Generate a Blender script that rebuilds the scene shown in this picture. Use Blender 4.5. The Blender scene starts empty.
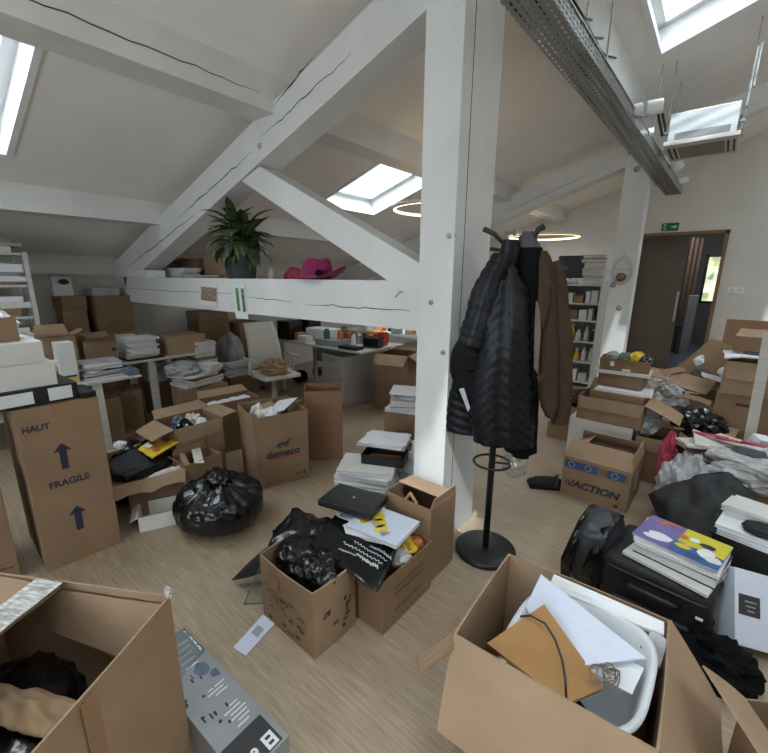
import bpy, bmesh, math, random
from mathutils import Vector, Matrix, noise
random.seed(11)
SC = bpy.context.scene
COL = SC.collection
PI = math.pi
R = math.radians

# ------------------------------------------------------------------ camera
CAM_H = 1.55
YAW, PITCH, ROLL, FPX = R(39.0), R(13.8), R(0.47), 405.0
fw = Vector((-math.sin(YAW)*math.cos(PITCH), math.cos(YAW)*math.cos(PITCH), -math.sin(PITCH)))
rt0 = Vector((math.cos(YAW), math.sin(YAW), 0))
up0 = rt0.cross(fw)
rt = rt0*math.cos(ROLL) + up0*math.sin(ROLL)
up = rt.cross(fw)
CAM = Vector((0, 0, CAM_H))
cd = bpy.data.cameras.new('camera')
cam = bpy.data.objects.new('camera', cd)
COL.objects.link(cam)
m3 = Matrix((rt, up, -fw)).transposed()
cam.matrix_world = Matrix.Translation(CAM) @ m3.to_4x4()
cd.sensor_fit = 'HORIZONTAL'
cd.sensor_width = 36.0
cd.lens = 36.0*FPX/768.0
cd.clip_start = 0.02
SC.camera = cam

# survey helpers: sight lines used to measure where things stand in the room
def ray(px, py):
    return fw + rt*((px-384.0)/FPX) - up*((py-376.5)/FPX)
def F(px, py, z=0.0):
    d = ray(px, py); return CAM + d*((z-CAM_H)/d.z)
def AY(px, py, y):
    d = ray(px, py); return CAM + d*(y/d.y)
def AX(px, py, x):
    d = ray(px, py); return CAM + d*(x/d.x)
def HZ(px, py, p):
    d = ray(px, py); t = math.hypot(p[0], p[1])/math.hypot(d.x, d.y); return CAM_H + d.z*t

# ------------------------------------------------------------------ materials
MATS = {}
def newmat(name):
    m = bpy.data.materials.new(name); m.use_nodes = True
    nt = m.node_tree; nt.nodes.clear()
    out = nt.nodes.new('ShaderNodeOutputMaterial')
    b = nt.nodes.new('ShaderNodeBsdfPrincipled')
    nt.links.new(b.outputs[0], out.inputs[0])
    MATS[name] = m
    return m, nt, b, out
def mat(name, col, rough=0.6, var=0.12, scale=6.0, stretch=(1, 1, 1), metal=0.0, bump=0.0, bscale=40.0, spec=0.5, col2=None, sheen=0.0, detail=4.0):
    m, nt, b, out = newmat(name)
    N, L = nt.nodes.new, nt.links.new
    tc = N('ShaderNodeTexCoord'); mp = N('ShaderNodeMapping'); mp.inputs['Scale'].default_value = stretch
    L(tc.outputs['Object'], mp.inputs['Vector'])
    n = N('ShaderNodeTexNoise'); n.inputs['Scale'].default_value = scale; n.inputs['Detail'].default_value = detail
    L(mp.outputs[0], n.inputs['Vector'])
    r = N('ShaderNodeValToRGB')
    c1 = tuple(max(0, c*(1-var)) for c in col); c2 = tuple(min(1, c*(1+var)) for c in (col2 or col))
    r.color_ramp.elements[0].position = 0.3; r.color_ramp.elements[1].position = 0.7
    r.color_ramp.elements[0].color = (*c1, 1); r.color_ramp.elements[1].color = (*c2, 1)
    L(n.outputs['Fac'], r.inputs['Fac']); L(r.outputs[0], b.inputs['Base Color'])
    b.inputs['Roughness'].default_value = rough; b.inputs['Metallic'].default_value = metal
    b.inputs['Specular IOR Level'].default_value = spec
    if sheen: b.inputs['Sheen Weight'].default_value = sheen
    if bump:
        n2 = N('ShaderNodeTexNoise'); n2.inputs['Scale'].default_value = bscale; n2.inputs['Detail'].default_value = 3
        L(mp.outputs[0], n2.inputs['Vector'])
        bp = N('ShaderNodeBump'); bp.inputs['Strength'].default_value = bump; bp.inputs['Distance'].default_value = 0.01
        L(n2.outputs['Fac'], bp.inputs['Height']); L(bp.outputs[0], b.inputs['Normal'])
    return m
def emis(name, col, s):
    m = bpy.data.materials.new(name); m.use_nodes = True
    nt = m.node_tree; nt.nodes.clear()
    out = nt.nodes.new('ShaderNodeOutputMaterial'); e = nt.nodes.new('ShaderNodeEmission')
    e.inputs[0].default_value = (*col, 1); e.inputs[1].default_value = s
    nt.links.new(e.outputs[0], out.inputs[0]); MATS[name] = m
    return m

mat('plaster', (0.82, 0.795, 0.765), 0.9, 0.04, 2.0, bump=0.05, bscale=60)
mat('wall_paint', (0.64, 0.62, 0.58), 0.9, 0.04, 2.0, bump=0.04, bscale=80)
mat('beam_white', (0.68, 0.68, 0.67), 0.6, 0.06, 3.0, bump=0.18, bscale=14, stretch=(1, 1, 1))
mat('white_gloss', (0.78, 0.79, 0.80), 0.35, 0.02)
mat('white_plain', (0.62, 0.61, 0.59), 0.5, 0.05)
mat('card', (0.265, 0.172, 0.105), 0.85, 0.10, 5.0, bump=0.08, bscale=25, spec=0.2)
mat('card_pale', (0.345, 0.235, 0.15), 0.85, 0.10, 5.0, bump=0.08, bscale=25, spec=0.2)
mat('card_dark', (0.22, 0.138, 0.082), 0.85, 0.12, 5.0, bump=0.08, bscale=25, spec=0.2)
mat('card_red', (0.27, 0.15, 0.09), 0.85, 0.08, 4.0, bump=0.06, bscale=25, spec=0.2)
mat('card_orange', (0.36, 0.19, 0.07), 0.7, 0.08, 4.0, spec=0.3)
mat('kraft', (0.33, 0.22, 0.13), 0.8, 0.14, 7.0, bump=0.3, bscale=18, spec=0.2)
mat('tape_brown', (0.30, 0.175, 0.09), 0.25, 0.10, 8.0)
mat('tape_clear', (0.46, 0.43, 0.41), 0.18, 0.45, 26.0, stretch=(1, 6, 1), spec=0.8, bump=0.4, bscale=30)
mat('ink', (0.035, 0.032, 0.034), 0.7, 0.2)
mat('ink_brown', (0.09, 0.055, 0.035), 0.8, 0.3, 30)
mat('ink_navy', (0.02, 0.025, 0.05), 0.7, 0.2)
mat('ink_blue', (0.03, 0.075, 0.20), 0.7, 0.2)
mat('ink_red', (0.50, 0.04, 0.04), 0.7, 0.1)
mat('pink_red', (0.42, 0.05, 0.09), 0.7, 0.3, 12)
mat('black_plastic', (0.007, 0.007, 0.008), 0.42, 0.2)
mat('black_gloss', (0.006, 0.006, 0.007), 0.2, 0.2)
mat('bag_black', (0.004, 0.004, 0.0045), 0.24, 0.2, 6, spec=0.5, bump=0.3, bscale=26)
mat('black_cloth', (0.008, 0.008, 0.009), 0.8, 0.3, 30, bump=0.1, bscale=120)
mat('puffer_black', (0.004, 0.0045, 0.006), 0.42, 0.2, 20, bump=0.1, bscale=60, spec=0.26)
mat('wool_black', (0.004, 0.004, 0.0045), 0.9, 0.3, 60, bump=0.1, bscale=150, spec=0.15)
mat('blazer_brown', (0.050, 0.031, 0.019), 0.88, 0.15, 30, bump=0.12, bscale=200, spec=0.2)
mat('blazer_lit_edge', (0.13, 0.088, 0.058), 0.6, 0.1)
mat('hood_grey', (0.05, 0.053, 0.06), 0.7, 0.2, 20)
mat('case_black', (0.007, 0.007, 0.0085), 0.6, 0.3, 60, bump=0.15, bscale=160)
mat('strap_grey', (0.028, 0.030, 0.036), 0.45, 0.3, 30)
mat('paper', (0.70, 0.71, 0.74), 0.7, 0.04, 5)
mat('paper_warm', (0.62, 0.60, 0.56), 0.75, 0.06, 5)
mat('paper_blue', (0.58, 0.62, 0.72), 0.6, 0.04, 5)
mat('pages', (0.60, 0.59, 0.57), 0.8, 0.22, 90, stretch=(0.4, 0.4, 12))
mat('newsprint', (0.40, 0.39, 0.38), 0.8, 0.35, 30)
mat('grey_paper', (0.33, 0.33, 0.33), 0.7, 0.2, 8)
mat('poly', (0.36, 0.36, 0.36), 0.4, 0.35, 9, bump=0.4, bscale=20)
mat('tub_white', (0.62, 0.64, 0.66), 0.4, 0.08, 6)
mat('grey_plastic', (0.26, 0.26, 0.27), 0.5, 0.1)
mat('desk_grey', (0.50, 0.50, 0.49), 0.5, 0.05)
mat('pedestal_grey', (0.42, 0.40, 0.37), 0.5, 0.04)
mat('steel', (0.45, 0.46, 0.47), 0.38, 0.25, 14, metal=0.9)
mat('galv', (0.46, 0.48, 0.50), 0.42, 0.3, 18, metal=0.85, bump=0.05, bscale=30)
mat('ac_steel', (0.62, 0.66, 0.70), 0.45, 0.06, 4, metal=0.5)
mat('ac_panel', (0.58, 0.56, 0.53), 0.5, 0.03)
mat('grille_dark', (0.22, 0.20, 0.18), 0.7, 0.1)
mat('pot_grey', (0.035, 0.042, 0.052), 0.55, 0.1)
mat('soil', (0.03, 0.02, 0.012), 0.9, 0.4, 60)
mat('leaf', (0.022, 0.042, 0.012), 0.45, 0.35, 9, col2=(0.07, 0.10, 0.03))
mat('hat_magenta', (0.22, 0.008, 0.075), 0.9, 0.15, 40, bump=0.25, bscale=120, sheen=0.1)
mat('chair_mesh', (0.55, 0.52, 0.46), 0.7, 0.04, 60)
mat('chair_frame', (0.55, 0.55, 0.54), 0.4, 0.04)
mat('yellow', (0.70, 0.48, 0.03), 0.5, 0.1, 8)
mat('yellow_dull', (0.46, 0.33, 0.06), 0.5, 0.15, 8)
mat('red', (0.45, 0.03, 0.03), 0.5, 0.15)
mat('orange', (0.50, 0.15, 0.03), 0.5, 0.15)
mat('green_dark', (0.05, 0.12, 0.06), 0.5, 0.3, 20)
mat('wood', (0.36, 0.20, 0.09), 0.55, 0.15, 4, stretch=(1, 1, 8))
mat('wood_jamb', (0.22, 0.12, 0.07), 0.6, 0.15, 4, stretch=(6, 6, 1))
mat('wood_table', (0.50, 0.48, 0.44), 0.6, 0.1, 5, stretch=(1, 1, 6))
mat('door_panel', (0.105, 0.085, 0.062), 0.55, 0.1, 3)
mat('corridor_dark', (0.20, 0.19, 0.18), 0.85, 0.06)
mat('corridor_floor', (0.24, 0.27, 0.34), 0.25, 0.08, 4)
mat('exit_green', (0.0, 0.16, 0.075), 0.5, 0.03)
mat('crack', (0.05, 0.045, 0.04), 0.95, 0.2, 50)
mat('screen', (0.006, 0.010, 0.022), 0.4, 0.5, 4)
mat('screen_blue', (0.03, 0.06, 0.16), 0.3, 0.3)
mat('photo_print', (0.16, 0.10, 0.07), 0.4, 0.95, 55, col2=(0.30, 0.22, 0.16))
mat('strip_print', (0.03, 0.16, 0.22), 0.4, 0.9, 40, col2=(0.12, 0.22, 0.10))
mat('cover_purple', (0.16, 0.13, 0.34), 0.35, 0.15, 10)
mat('cover_blue', (0.035, 0.10, 0.26), 0.35, 0.2, 10)
mat('cover_yellow', (0.58, 0.50, 0.03), 0.35, 0.1, 10)
mat('cover_mixed', (0.30, 0.28, 0.27), 0.5, 0.8, 26)
mat('glass_edge', (0.10, 0.16, 0.14), 0.1, 0.1, spec=0.8)
mat('blue_plastic', (0.05, 0.22, 0.50), 0.4, 0.1)
mat('blue_sheet', (0.10, 0.14, 0.20), 0.5, 0.3, 10)
mat('box_grey', (0.27, 0.275, 0.285), 0.28, 0.10, 6, spec=0.6)
mat('hedge', (0.10, 0.17, 0.05), 0.7, 0.6, 3, col2=(0.55, 0.52, 0.30))
mat('slat', (0.60, 0.62, 0.64), 0.5, 0.03)
mat('cable_black', (0.01, 0.01, 0.01), 0.4, 0.2)
mat('cable_tan', (0.20, 0.15, 0.10), 0.5, 0.2)
emis('led_warm', (1.0, 0.72, 0.36), 5.0)

# floor: long pale planks along X
m, nt, b, out = newmat('laminate')
N, L = nt.nodes.new, nt.links.new
tc = N('ShaderNodeTexCoord')
mp = N('ShaderNodeMapping'); mp.inputs['Scale'].default_value = (2.4, 42, 1); L(tc.outputs['Object'], mp.inputs['Vector'])
n1 = N('ShaderNodeTexNoise'); n1.inputs['Scale'].default_value = 2.2; n1.inputs['Detail'].default_value = 6; n1.inputs['Roughness'].default_value = 0.65
L(mp.outputs[0], n1.inputs['Vector'])
rp = N('ShaderNodeValToRGB'); rp.color_ramp.elements[0].position = 0.28; rp.color_ramp.elements[1].position = 0.74
rp.color_ramp.elements[0].color = (0.25, 0.182, 0.118, 1); rp.color_ramp.elements[1].color = (0.465, 0.365, 0.26, 1)
L(n1.outputs['Fac'], rp.inputs['Fac'])
br = N('ShaderNodeTexBrick'); br.inputs['Scale'].default_value = 1.0
br.inputs['Brick Width'].default_value = 2.0; br.inputs['Row Height'].default_value = 0.62; br.inputs['Mortar Size'].default_value = 0.003
br.inputs['Color1'].default_value = (1, 1, 1, 1); br.inputs['Color2'].default_value = (0.93, 0.92, 0.91, 1); br.inputs['Mortar'].default_value = (0.78, 0.75, 0.72, 1)
L(tc.outputs['Object'], br.inputs['Vector'])
mx = N('ShaderNodeMix'); mx.data_type = 'RGBA'; mx.blend_type = 'MULTIPLY'; mx.inputs[0].default_value = 1.0
L(rp.outputs[0], mx.inputs[6]); L(br.outputs['Color'], mx.inputs[7]); L(mx.outputs[2], b.inputs['Base Color'])
b.inputs['Roughness'].default_value = 0.5

# window glass
m = bpy.data.materials.new('pane_glass'); m.use_nodes = True; nt = m.node_tree; nt.nodes.clear(); MATS['pane_glass'] = m
o_ = nt.nodes.new('ShaderNodeOutputMaterial'); t_ = nt.nodes.new('ShaderNodeBsdfTransparent'); g_ = nt.nodes.new('ShaderNodeBsdfGlossy')
x_ = nt.nodes.new('ShaderNodeMixShader'); t_.inputs[0].default_value = (0.93, 0.97, 0.97, 1); g_.inputs['Roughness'].default_value = 0.05
x_.inputs[0].default_value = 0.05
nt.links.new(t_.outputs[0], x_.inputs[1]); nt.links.new(g_.outputs[0], x_.inputs[2]); nt.links.new(x_.outputs[0], o_.inputs[0])
# thin clear film
m = m.copy(); m.name = 'clear_film'; MATS['clear_film'] = m
for n_ in m.node_tree.nodes:
    if n_.type == 'MIX_SHADER': n_.inputs[0].default_value = 0.16
    if n_.type == 'BSDF_GLOSSY': n_.inputs['Roughness'].default_value = 0.18

# ------------------------------------------------------------------ mesh helpers
def link_mesh(name, bm, mats, parent=None, smooth=False):
    bmesh.ops.recalc_face_normals(bm, faces=bm.faces[:])
    me = bpy.data.meshes.new(name); bm.to_mesh(me); bm.free()
    if isinstance(mats, str): mats = [mats]
    for q in mats: me.materials.append(MATS[q])
    if smooth:
        for p in me.polygons: p.use_smooth = True
    o = bpy.data.objects.new(name, me); COL.objects.link(o)
    if parent is not None: o.parent = parent
    return o
def BM(): return bmesh.new()
def T(x, y, z): return Matrix.Translation((x, y, z))
def RZ(a): return Matrix.Rotation(a, 4, 'Z')
def RX(a): return Matrix.Rotation(a, 4, 'X')
def RY(a): return Matrix.Rotation(a, 4, 'Y')
def box(bm, c, s, M=None, bev=0.0, mi=0):
    x, y, z = s[0]/2, s[1]/2, s[2]/2
    vs = []
    for dx in (-x, x):
        for dy in (-y, y):
            for dz in (-z, z):
                v = Vector((c[0]+dx, c[1]+dy, c[2]+dz))
                vs.append(bm.verts.new(M @ v if M else v))
    fs = [bm.faces.new([vs[i] for i in q]) for q in ((0, 1, 3, 2), (4, 6, 7, 5), (0, 4, 5, 1), (2, 3, 7, 6), (0, 2, 6, 4), (1, 5, 7, 3))]
    for f in fs: f.material_index = mi
    if bev:
        es = list({e for f in fs for e in f.edges})
        r = bmesh.ops.bevel(bm, geom=es, offset=bev, segments=2, affect='EDGES', profile=0.6)
        for f in r['faces']: f.material_index = mi
    return vs
def prism(bm, poly, y0, y1, mi=0):
    """polygon of (x, z) swept from y0 to y1"""
    a = [bm.verts.new((p[0], y0, p[1])) for p in poly]; b_ = [bm.verts.new((p[0], y1, p[1])) for p in poly]
    n = len(poly)
    fs = [bm.faces.new(a), bm.faces.new(b_[::-1])]
    for i in range(n): fs.append(bm.faces.new((a[i], a[(i+1) % n], b_[(i+1) % n], b_[i])))
    for f in fs: f.material_index = mi
def quad(bm, pts, mi=0):
    f = bm.faces.new([bm.verts.new(p) for p in pts]); f.material_index = mi; return f
def tube(bm, pts, r, n=8, M=None, mi=0, caps=True):
    pts = [Vector(p) for p in pts]
    rs = r if isinstance(r, (list, tuple)) else [r]*len(pts)
    rings = []; prev = None
    for i, p in enumerate(pts):
        d = (pts[min(i+1, len(pts)-1)] - pts[max(i-1, 0)])
        d = d.normalized() if d.length > 1e-9 else Vector((0, 0, 1))
        if prev is None:
            a = Vector((0, 0, 1)) if abs(d.z) < 0.9 else Vector((1, 0, 0))
            u = d.cross(a).normalized()
        else:
            u = (prev - d*prev.dot(d)); u = u.normalized() if u.length > 1e-6 else d.orthogonal().normalized()
        prev = u; v = d.cross(u)
        ring = []
        for k in range(n):
            q = p + (u*math.cos(2*PI*k/n) + v*math.sin(2*PI*k/n))*rs[i]
            ring.append(bm.verts.new(M @ q if M else q))
        rings.append(ring)
    for a, b_ in zip(rings, rings[1:]):
        for k in range(n):
            f = bm.faces.new((a[k], a[(k+1) % n], b_[(k+1) % n], b_[k])); f.material_index = mi
    if caps:
        for rg in (rings[0][::-1], rings[-1]):
            try: bm.faces.new(rg).material_index = mi
            except ValueError: pass
def lathe(bm, prof, n=32, M=None, mi=0, capb=True, capt=True):
    rings = []
    for r_, z_ in prof:
        ring = []
        for k in range(n):
            q = Vector((r_*math.cos(2*PI*k/n), r_*math.sin(2*PI*k/n), z_))
            ring.append(bm.verts.new(M @ q if M else q))
        rings.append(ring)
    for a, b_ in zip(rings, rings[1:]):
        for k in range(n):
            f = bm.faces.new((a[k], a[(k+1) % n], b_[(k+1) % n], b_[k])); f.material_index = mi
    if capb: bm.faces.new(rings[0][::-1]).material_index = mi
    if capt: bm.faces.new(rings[-1]).material_index = mi
def torus(bm, R_, r_, M=None, n=32, k=8, mi=0):
    pts = [[None]*k for _ in range(n)]
    for i in range(n):
        for j in range(k):
            a, c = 2*PI*i/n, 2*PI*j/k
            q = Vector(((R_+r_*math.cos(c))*math.cos(a), (R_+r_*math.cos(c))*math.sin(a), r_*math.sin(c)))
            pts[i][j] = bm.verts.new(M @ q if M else q)
    for i in range(n):
        for j in range(k):
            bm.faces.new((pts[i][j], pts[(i+1) % n][j], pts[(i+1) % n][(j+1) % k], pts[i][(j+1) % k])).material_index = mi
def blob(bm, c, rad, seed=0, amp=0.35, freq=1.6, sub=4, zmin=None, ridged=True, oct_=3, mi=0, M=None, pw=1.0):
    t = bmesh.new(); bmesh.ops.create_icosphere(t, subdivisions=sub, radius=1.0)
    off = Vector((seed*7.13, seed*3.7, seed*1.9)); mp_ = {}
    for v in t.verts:
        d = v.co.normalized(); s = 0; w = 1.0; f_ = freq; tot = 0
        for _ in range(oct_):
            x = noise.noise(d*f_ + off)
            s += w*((1-2*abs(x)) if ridged else x); tot += w; w *= 0.55; f_ *= 2.0
        k = 1 + amp*(s/tot - 0.35)
        q = Vector((c[0]+math.copysign(abs(d.x)**pw, d.x)*rad[0]*k, c[1]+math.copysign(abs(d.y)**pw, d.y)*rad[1]*k, c[2]+math.copysign(abs(d.z)**pw, d.z)*rad[2]*k))
        if M: q = M @ q
        if zmin is not None and q.z < zmin: q.z = zmin + 0.0005*(zmin-q.z)
        mp_[v.index] = bm.verts.new(q)
    for f in t.faces:
        bm.faces.new([mp_[v.index] for v in f.verts]).material_index = mi
    t.free()

# ------------------------------------------------------------------ scene objects
def tag(o, label, cat, group=None, kind=None):
    if label: o['label'] = label
    if cat: o['category'] = cat
    if group: o['group'] = group
    if kind: o['kind'] = kind
    return o
def thing(name, label, cat, loc=(0, 0, 0), rz=0.0, group=None, kind=None):
    o = bpy.data.objects.new(name, None); COL.objects.link(o)
    o.empty_display_size = 0.05
    o.location = loc; o.rotation_euler = (0, 0, rz)
    return tag(o, label, cat, group, kind)
def inv(root):
    return (Matrix.Translation(root.location) @ RZ(root.rotation_euler.z)).inverted()
def solo(name, bm, mats, label, cat, group=None, smooth=False, kind=None, loc=None):
    """a thing that is one mesh; built in world coordinates, origin moved to its base"""
    if loc is None:
        xs = [v.co for v in bm.verts]
        loc = Vector((sum(v.x for v in xs)/len(xs), sum(v.y for v in xs)/len(xs), min(v.z for v in xs)))
    loc = Vector(loc)
    for v in bm.verts: v.co -= loc
    o = link_mesh(name, bm, mats, None, smooth); o.location = loc
    return tag(o, label, cat, group, kind)
def wpart(name, bm, mats, root, smooth=False):
    """a part built in world coordinates under root"""
    M = inv(root)
    for v in bm.verts: v.co = M @ v.co
    return link_mesh(name, bm, mats, root, smooth)
def text(s, size, M, matname, parent, name='lettering', bold=0.0, shear=0.0, align='CENTER', sx=1.0):
    cu = bpy.data.curves.new('t', 'FONT'); cu.body = s; cu.size = size; cu.align_x = align; cu.align_y = 'CENTER'
    cu.offset = bold*size; cu.shear = shear; cu.resolution_u = 3
    o = bpy.data.objects.new('t', cu); COL.objects.link(o)
    dg = bpy.context.evaluated_depsgraph_get(); dg.update()
    me = bpy.data.meshes.new_from_object(o.evaluated_get(dg))
    bpy.data.objects.remove(o); bpy.data.curves.remove(cu)
    me.transform(M @ Matrix.Diagonal((sx, 1, 1, 1)))
    me.materials.clear(); me.materials.append(MATS[matname]); me.name = name
    q = bpy.data.objects.new(name, me); COL.objects.link(q); q.parent = parent
    return q
FRONT = RX(PI/2)                       # text on a face that looks towards -Y
RIGHT = RZ(PI/2) @ RX(PI/2)            # text on a face that looks towards +X

def carton_frame(A, B, d):
    A, B = Vector((A[0], A[1])), Vector((B[0], B[1]))
    u = (B-A); w = u.length; u = u/w; n = Vector((-u.y, u.x))
    c = (A+B)/2 + n*d/2
    return c, w, math.atan2(u.y, u.x)
def shell(bm, w, d, h, t=0.005, bulge=0.0, flare=0.0, floor_z=None, seg=5, taper=0.0, seed=0):
    ph = random.random()*9
    def ring(z, ins):
        v_ = z/h if h else 0
        pts = []
        hw, hd = w/2-ins, d/2-ins
        for sx0, sy0, sx1, sy1, nx, ny in ((-1, -1, 1, -1, 0, -1), (1, -1, 1, 1, 1, 0), (1, 1, -1, 1, 0, 1), (-1, 1, -1, -1, -1, 0)):
            for i in range(seg):
                q = i/seg
                x, y = (sx0+(sx1-sx0)*q)*hw, (sy0+(sy1-sy0)*q)*hd
                bl = bulge*math.sin(PI*q)*(0.35+0.65*math.sin(PI*min(1, v_*0.75)))*(1+0.5*math.sin(ph+nx*3+ny*5))
                fl = 1+flare*v_
                pts.append(bm.verts.new((x*fl+nx*bl, y*fl+ny*bl, z)))
        return pts
    nz = 5
    outer = [ring(h*i/nz, 0) for i in range(nz+1)]
    zb = floor_z if floor_z is not None else t
    inner = [ring(h-(h-zb)*i/nz, t) for i in range(nz+1)]
    loops = outer+inner
    n = len(loops[0])
    for a, b_ in zip(loops, loops[1:]):
        for k in range(n): bm.faces.new((a[k], a[(k+1) % n], b_[(k+1) % n], b_[k]))
    bm.faces.new(outer[0][::-1]); bm.faces.new(inner[-1])
def flap(bm, P0, P1, nrm, ang, ln, t=0.005, taper=0.02, curl=8, seg=4, ragged=0.0):
    """hinged at P0-P1, ang from straight up (0) through outward (90) to hanging (180)"""
    P0, P1, nrm = Vector(P0), Vector(P1), Vector(nrm)
    u = (P1-P0).normalized(); rows = []
    a = R(ang); p = Vector((0, 0, 0)); ns = 6
    for i in range(seg+1):
        dirv = Vector((0, 0, 1))*math.cos(a) + nrm*math.sin(a)
        th = dirv.cross(u)*t
        tp = taper*i/seg
        row = []
        for k in range(ns+1):
            q = k/ns
            e = P0 + u*tp + ((P1-u*tp)-(P0+u*tp))*q + p
            if ragged and i == seg: e = e - dirv*ragged*random.random()
            row.append((e, e+th))
        rows.append(row)
        p = p + dirv*(ln/seg); a += R(curl)/seg
    g = [[(bm.verts.new(x), bm.verts.new(y)) for x, y in r_] for r_ in rows]
    for i in range(seg):
        for k in range(ns):
            bm.faces.new((g[i][k][0], g[i][k+1][0], g[i+1][k+1][0], g[i+1][k][0]))
            bm.faces.new((g[i][k][1], g[i+1][k][1], g[i+1][k+1][1], g[i][k+1][1]))
    for i in range(seg):
        for k in (0, ns):
            bm.faces.new((g[i][k][0], g[i+1][k][0], g[i+1][k][1], g[i][k][1]))
    for k in range(ns):
        for i in (0, seg):
            bm.faces.new((g[i][k][0], g[i][k][1], g[i][k+1][1], g[i][k+1][0]))
def carton(label, A, B, d, h, z=0.0, flaps=None, m='card', group=None, name='cardboard_box', cat='box', closed=False, tape=True,
           bulge=0.006, flare=0.0, fl=None, fill=None, fillm='paper', curl=8, ragged=0.0, tapem='tape_brown'):
    c, w, a = carton_frame(A, B, d)
    t = thing(name, label, cat, (c.x, c.y, z), a, group)
    t['w'], t['d'], t['h'] = w, d, h
    bm = BM()
    if closed:
        box(bm, (0, 0, h/2), (w, d, h), bev=0.004)
        link_mesh('body', bm, m, t)
        if tape:
            bm = BM(); along = w >= d
            tw = min(0.05, 0.3*min(w, d))
            if along:
                box(bm, (0, 0, h+0.0005), (w+0.002, tw, 0.001)); box(bm, (w/2+0.0005, 0, h-0.04), (0.001, tw, 0.08)); box(bm, (-w/2-0.0005, 0, h-0.04), (0.001, tw, 0.08))
            else:
                box(bm, (0, 0, h+0.0005), (tw, d+0.002, 0.001)); box(bm, (0, -d/2-0.0005, h-0.04), (tw, 0.001, 0.08)); box(bm, (0, d/2+0.0005, h-0.04), (tw, 0.001, 0.08))
            link_mesh('tape', bm, tapem, t)
    else:
        shell(bm, w, d, h, bulge=bulge, flare=flare)
        link_mesh('body', bm, m, t)
        k = 1+flare
        hw, hd = w/2*k, d/2*k
        for s, spec in (flaps or {}).items():
            ang = spec[0]; ln = spec[1]
            P = {'f': ((-hw, -hd, h), (hw, -hd, h), (0, -1, 0)), 'b': ((hw, hd, h), (-hw, hd, h), (0, 1, 0)),
                 'l': ((-hw, hd, h), (-hw, -hd, h), (-1, 0, 0)), 'r': ((hw, -hd, h), (hw, hd, h), (1, 0, 0))}[s]
            bm = BM(); flap(bm, P[0], P[1], P[2], ang, ln, curl=curl if len(spec) < 3 else spec[2], ragged=ragged)
            link_mesh('flap', bm, fl or m, t)
    return t
def mark(root, rects, m='ink', name='printed_mark', face='f', off=0.0012):
    """printed rectangles on a face, local (u, z, width, height[, slant])"""
    w, d = root['w'], root['d']
    if 1 < len(rects) <= 24:
        for q in rects: mark(root, [q], m, name, face, off)
        return
    bm = BM()
    for q in rects:
        u, zz, ww, hh = q[:4]; sl = q[4] if len(q) > 4 else 0
        if face == 'f': P = lambda x, z: (x, -d/2-off, z)
        elif face == 'r': P = lambda x, z: (w/2+off, x, z)
        else: P = lambda x, z: (x, z, root['h']+off)
        quad(bm, [P(u-ww/2, zz-hh/2), P(u+ww/2, zz-hh/2+sl), P(u+ww/2, zz+hh/2+sl), P(u-ww/2, zz+hh/2)])
    return link_mesh(name, bm, m, root)
def scribble(root, x0, x1, z0, z1, n, m='ink_brown', face='f', smin=0.006, smax=0.03):
    mark(root, [(random.uniform(x0, x1), random.uniform(z0, z1), random.uniform(smin, smax), random.uniform(0.003, 0.012)) for _ in range(n)], m, face=face)
def clean(root):
    for k in ('w', 'd', 'h'):
        if k in root: del root[k]

def sheet_mesh(bm, w, d, t, M, mi=0, sag=0.0, seed=0):
    nx, ny = 4, 5; g = []
    for i in range(nx+1):
        row = []
        for j in range(ny+1):
            x, y = (i/nx-0.5)*w, (j/ny-0.5)*d
            z = sag*noise.noise(Vector((x*6+seed, y*6, seed*1.7)))
            row.append((bm.verts.new(M @ Vector((x, y, z))), bm.verts.new(M @ Vector((x, y, z+t)))))
        g.append(row)
    for i in range(nx):
        for j in range(ny):
            bm.faces.new((g[i][j][1], g[i+1][j][1], g[i+1][j+1][1], g[i][j+1][1])).material_index = mi
            bm.faces.new((g[i][j][0], g[i][j+1][0], g[i+1][j+1][0], g[i+1][j][0])).material_index = mi
    for i in range(nx):
        for j in (0, ny): bm.faces.new((g[i][j][0], g[i+1][j][0], g[i+1][j][1], g[i][j][1])).material_index = mi
    for j in range(ny):
        for i in (0, nx): bm.faces.new((g[i][j][0], g[i][j+1][0], g[i][j+1][1], g[i][j][1])).material_index = mi
def pile(x, y, z, n, w, d, t, rz, label, group, m='paper', name='magazine', cat='magazine', jit=0.02, jr=0.08, mats=None, tj=0.4, skip_top=None):
    """n thin things lying one on another; returns the height of the top"""
    for i in range(n):
        tt = t*(1+random.uniform(-tj, tj))
        if z is None: z = 0
        bm = BM()
        mm = mats[i % len(mats)] if mats else m
        ww, dd = w*random.uniform(0.93, 1.03), d*random.uniform(0.93, 1.03)
        # cover a touch wider than the page block
        box(bm, (0, 0, tt/2), (ww*0.985, dd*0.985, tt*0.72), mi=1)
        box(bm, (0, 0, tt*0.93), (ww, dd, tt*0.14)); box(bm, (0, 0, tt*0.07), (ww, dd, tt*0.14))
        M = T(x+random.uniform(-jit, jit), y+random.uniform(-jit, jit), z) @ RZ(rz+random.uniform(-jr, jr))
        o = link_mesh(name, bm, [mm, 'pages'])
        o.location = M.translation; o.rotation_euler = (0, 0, M.to_euler().z)
        tag(o, label, cat, group)
        z += tt
    return z
def crumple(label, c, rad, m='paper', seed=1, zmin=0.0, name='crumpled_paper', cat='paper', amp=0.7, sub=3, freq=1.8, group=None, smooth=False):
    bm = BM(); blob(bm, c, rad, seed, amp, freq, sub, zmin)
    return solo(name, bm, m, label, cat, group, smooth=smooth)
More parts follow.
